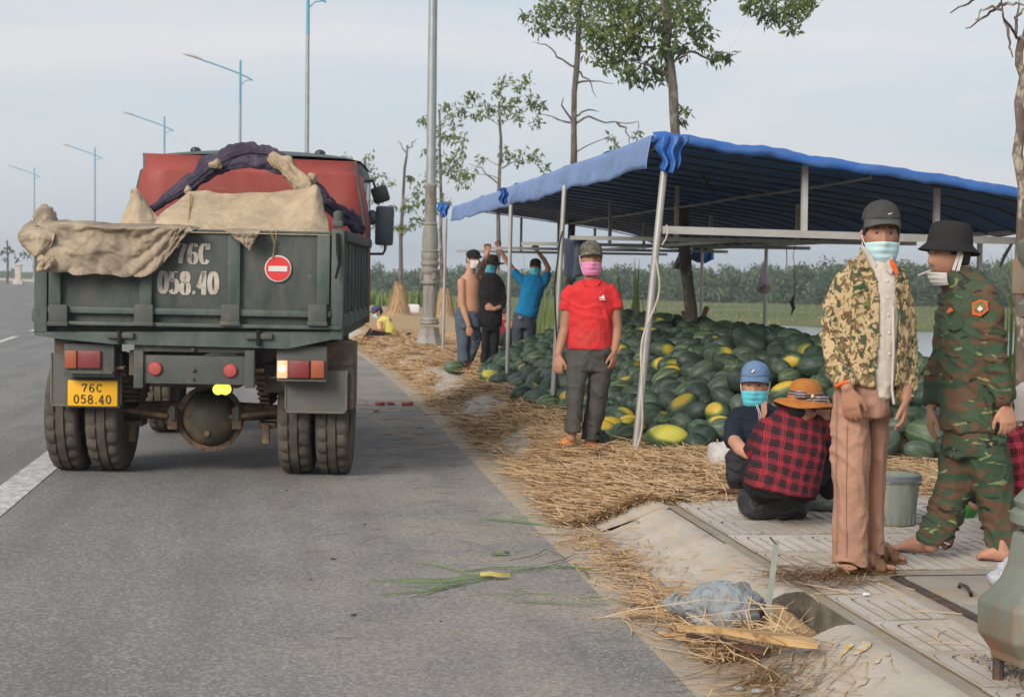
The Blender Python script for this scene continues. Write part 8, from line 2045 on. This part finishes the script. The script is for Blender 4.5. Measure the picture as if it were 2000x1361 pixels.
M['redscrap'] = pm('red_melon_flesh', (.42, .06, .05), (.30, .05, .04), 20, .5)
for i, (x, y, s_) in enumerate(((742, 792, .06), (764, 791, .05), (795, 792, .07), (734, 805, .03))): scrap(x, y, s_, 'redscrap', ('leftmost of three squashed red melon pieces in a row on the asphalt', 'middle of three squashed red melon pieces on the asphalt', 'rightmost and largest squashed red melon piece on the asphalt', 'tiny squashed red melon piece nearest to us on the asphalt')[i], seed=i + 20, group='squashed melon pieces on the road')
M['bluescrap'] = pm('blue_scrap', (.06, .14, .38), None, 9, .5); scrap(1021, 792, .035, 'bluescrap', 'small blue scrap on straw left of the second pole', seed=31, z=.16)
for i, (x, y) in enumerate(((738, 1036), (712, 1026), (650, 1095), (606, 1135), (690, 1205), (860, 1215), (560, 960))): scrap(x, y, .006 + .009 * ((i * 37) % 5) / 4, 'root', 'small dry leaf crumb on the asphalt', 'dry_leaf', 'leaf', seed=40 + i, group='dry leaf crumbs on the road')
# green sprig and dry husk on the road
long_blades('green_leaf', [[(975, 1084), (985, 1086), (995, 1084)], [(962, 1083), (972, 1087)]], M['cutgrass'], 'small green leaf sprig on the asphalt above the grass bundle', .03)
M['husk'] = pm('yellow_husk', (.46, .38, .10), (.36, .30, .08), 14, .7)
long_blades('maize_husk', [[(938, 1130), (960, 1132), (975, 1133), (996, 1131)]], M['husk'], 'yellow green stalk base at the head of the grass bundle', .045, .012)
# yellow paint on the kerb
M['yellowpaint'] = pm('yellow_kerb_paint', (.56, .34, .04), (.46, .30, .08), 14, .85, c3=(.47, .42, .36), s3=34, t3=(.44, .52))
for poly in ([(1640, 1268), (1662, 1262), (1668, 1268), (1640, 1276)], [(1664, 1278), (1684, 1268), (1702, 1270), (1700, 1278), (1690, 1280), (1672, 1281)], [(1705, 1300), (1722, 1296), (1716, 1302)], [(1726, 1294), (1738, 1292), (1736, 1298)], [(1672, 1318), (1700, 1314), (1690, 1320)]):
    q = MB(); pts = []
    for x, y in poly: v = G(x, y, .11); v.z = kz(v.x, v.y) + .006; pts.append(v)
    q.add(pts, [tuple(range(len(pts)))]); tag(q.build('kerb_paint', M['yellowpaint'], fix=False, smooth=False), kind='structure')
# white box far off, sandals by the lamp, bag hung under the roof
g = G(800, 612, .14); q = MB(); q.bbox((0, 0, .15), (.62, .4, .28), .05); single(q, 'foam_box', 'paper', g, 'white foam box lying on straw left of the lamp post', 'box')
g = G(806, 662, .14); q = MB(); q.bbox((0, 0, .05), (.20, .10, .06), .03); q.ball((-.08, 0, .08), (.06, .05, .05), 10, 8); single(q, 'shoe', 'blackcl', g, 'dark shoe lying on straw left of the lamp post foot', 'shoe')
def hang_bag(px_, y0, y1, yb, w_, D, label, mat='pinkbag'):
    c = P(px_, y0, D); t = thing('hanging_bag', label, 'bag', c, 'bags hanging under the tent'); h = (y1 - y0) * D / FPX; n_ = 28; vs = []; R = w_ * D / FPX / 2; prof = [(.05, 0), (.10, .12), (.26, .32), (.55, .50), (.85, .75), (1.0, .90), (.85, .97), (.4, 1.0)]
    q = MB()
    for rr, z in prof:
        for j in range(n_): a = 2 * math.pi * j / n_; k = 1 + .12 * math.sin(a * 6 + z * 4) * (1 - z * .5); vs.append((R * rr * k * math.cos(a), R * rr * k * math.sin(a) * .7, -h * z))
    q.add(vs, [(i * n_ + j, i * n_ + (j + 1) % n_, (i + 1) * n_ + (j + 1) % n_, (i + 1) * n_ + j) for i in range(len(prof) - 1) for j in range(n_)]); q.build('bag_film', M[mat], t, smooth=True, fix=False)
    for i, (dx, cl) in enumerate(((-.45, 'redscrap'), (.05, 'black'), (.5, 'husk'), (-.1, 'maroon'))):
        q = MB(); q.ball((dx * R, -.25 * R, -h * .87 + .01 * i), (R * .38, R * .4, R * .34), 10, 8); q.build('content', M[cl], t)
    q = MB(); q.tube([(0, 0, 0), (0, .01, (y0 - yb) * D / FPX)], .004, n=5); q.build('string', M['twine'], t); return t
hang_bag(1494, 500, 573, 476, 29, 19.6, 'pinkish white plastic bag hanging before the back pole')
hang_bag(1327, 490, 526, 476, 24, 20.5, 'small purplish bag hanging beside the tree trunk under roof')
M['strip'] = pm('black_strip', (.015, .015, .016), None, 5, .6)
def strap(pts, D, r, label, name='rope', mat='twine', cat='rope'):
    pp = [P(x, y, D + d) for x, y, d in pts]; o_ = pp[0].copy(); q = MB(); q.tube(pp, r, n=6); return tag(q.build(name, M[mat], None, o_, True, o_), label, cat)
strap([(1975, 478, 0), (1962, 500, 0), (1953, 522, 0)], 12.4, [.012, .016, .006], 'black strap end hanging from the rail near right edge', 'strap', 'strip', 'strap')
strap([(1370, 336, 0), (1384, 362, .1), (1398, 380, .1)], 12.6, [.010, .012, .006], 'black cord end hanging under the tent roof near the corner', 'cord', 'strip', 'cord')
strap([(1552, 575, 0), (1546, 590, 0), (1550, 602, .02), (1545, 615, 0)], 14, [.004, .022, .016, .004], 'dark twisted rag hanging on a thread beyond the heap', 'rag', 'strip', 'rag')
strap([(1536, 478, 0), (1537, 510, 0), (1535, 524, 0)], 14.5, .004, 'thin cord hanging from the rail right of the pink bag', 'cord', 'twine', 'cord')
strap([(1553, 478, 0), (1549, 500, 0), (1552, 520, 0), (1552, 575, 0)], 14.5, .003, 'thin dark thread holding the twisted rag', 'cord', 'strip', 'cord')
M['rope'] = pm('pale_rope', (.50, .45, .38), (.42, .37, .30), 20, .8)
pl_ = [(1302, 440), (1305, 452), (1300, 468), (1293, 478)]
strap([(x, y, -.05) for x, y in pl_], 11.55, .006, 'pale rope tied round rail joint at the corner pole', 'rope', 'rope')
pts = []
for i in range(60):
    t = i / 59; y = 500 + 385 * t; xc = 1297 + (1240 - 1297) * (y - 335) / 553; a = 9.5 * t; pts.append((xc + (10 + 5 * math.sin(t * 7)) * math.sin(a), y, -.035 - .03 * math.cos(a)))
strap(pts, 11.5, .008, 'pale cable wound loosely down the corner pole', 'cable', 'rope', 'cable')
strap([(1099, 452, -.04), (1094, 470, -.05), (1090, 500, -.04), (1083, 560, -.04), (1086, 640, -.05), (1090, 690, -.04), (1088, 760, -.04), (1075, 800, -.03)], 14.9, .008, 'dark cable running down the second tent pole', 'cable', 'strip', 'cable')
M['post_wood'] = pm('red_brown_stake', (.22, .09, .05), (.15, .06, .035), 7, .85)
strap([(1366, 640, 0), (1380, 602, .1)], 20.5, [.03, .035], 'reddish wooden stake leaning right of the tree trunk', 'wooden_stake', 'post_wood', 'stake'); strap([(1338, 625, 0), (1334, 610, .1)], 20.5, [.025, .025], 'short reddish stake stub left of the tree trunk', 'wooden_stake', 'post_wood', 'stake')
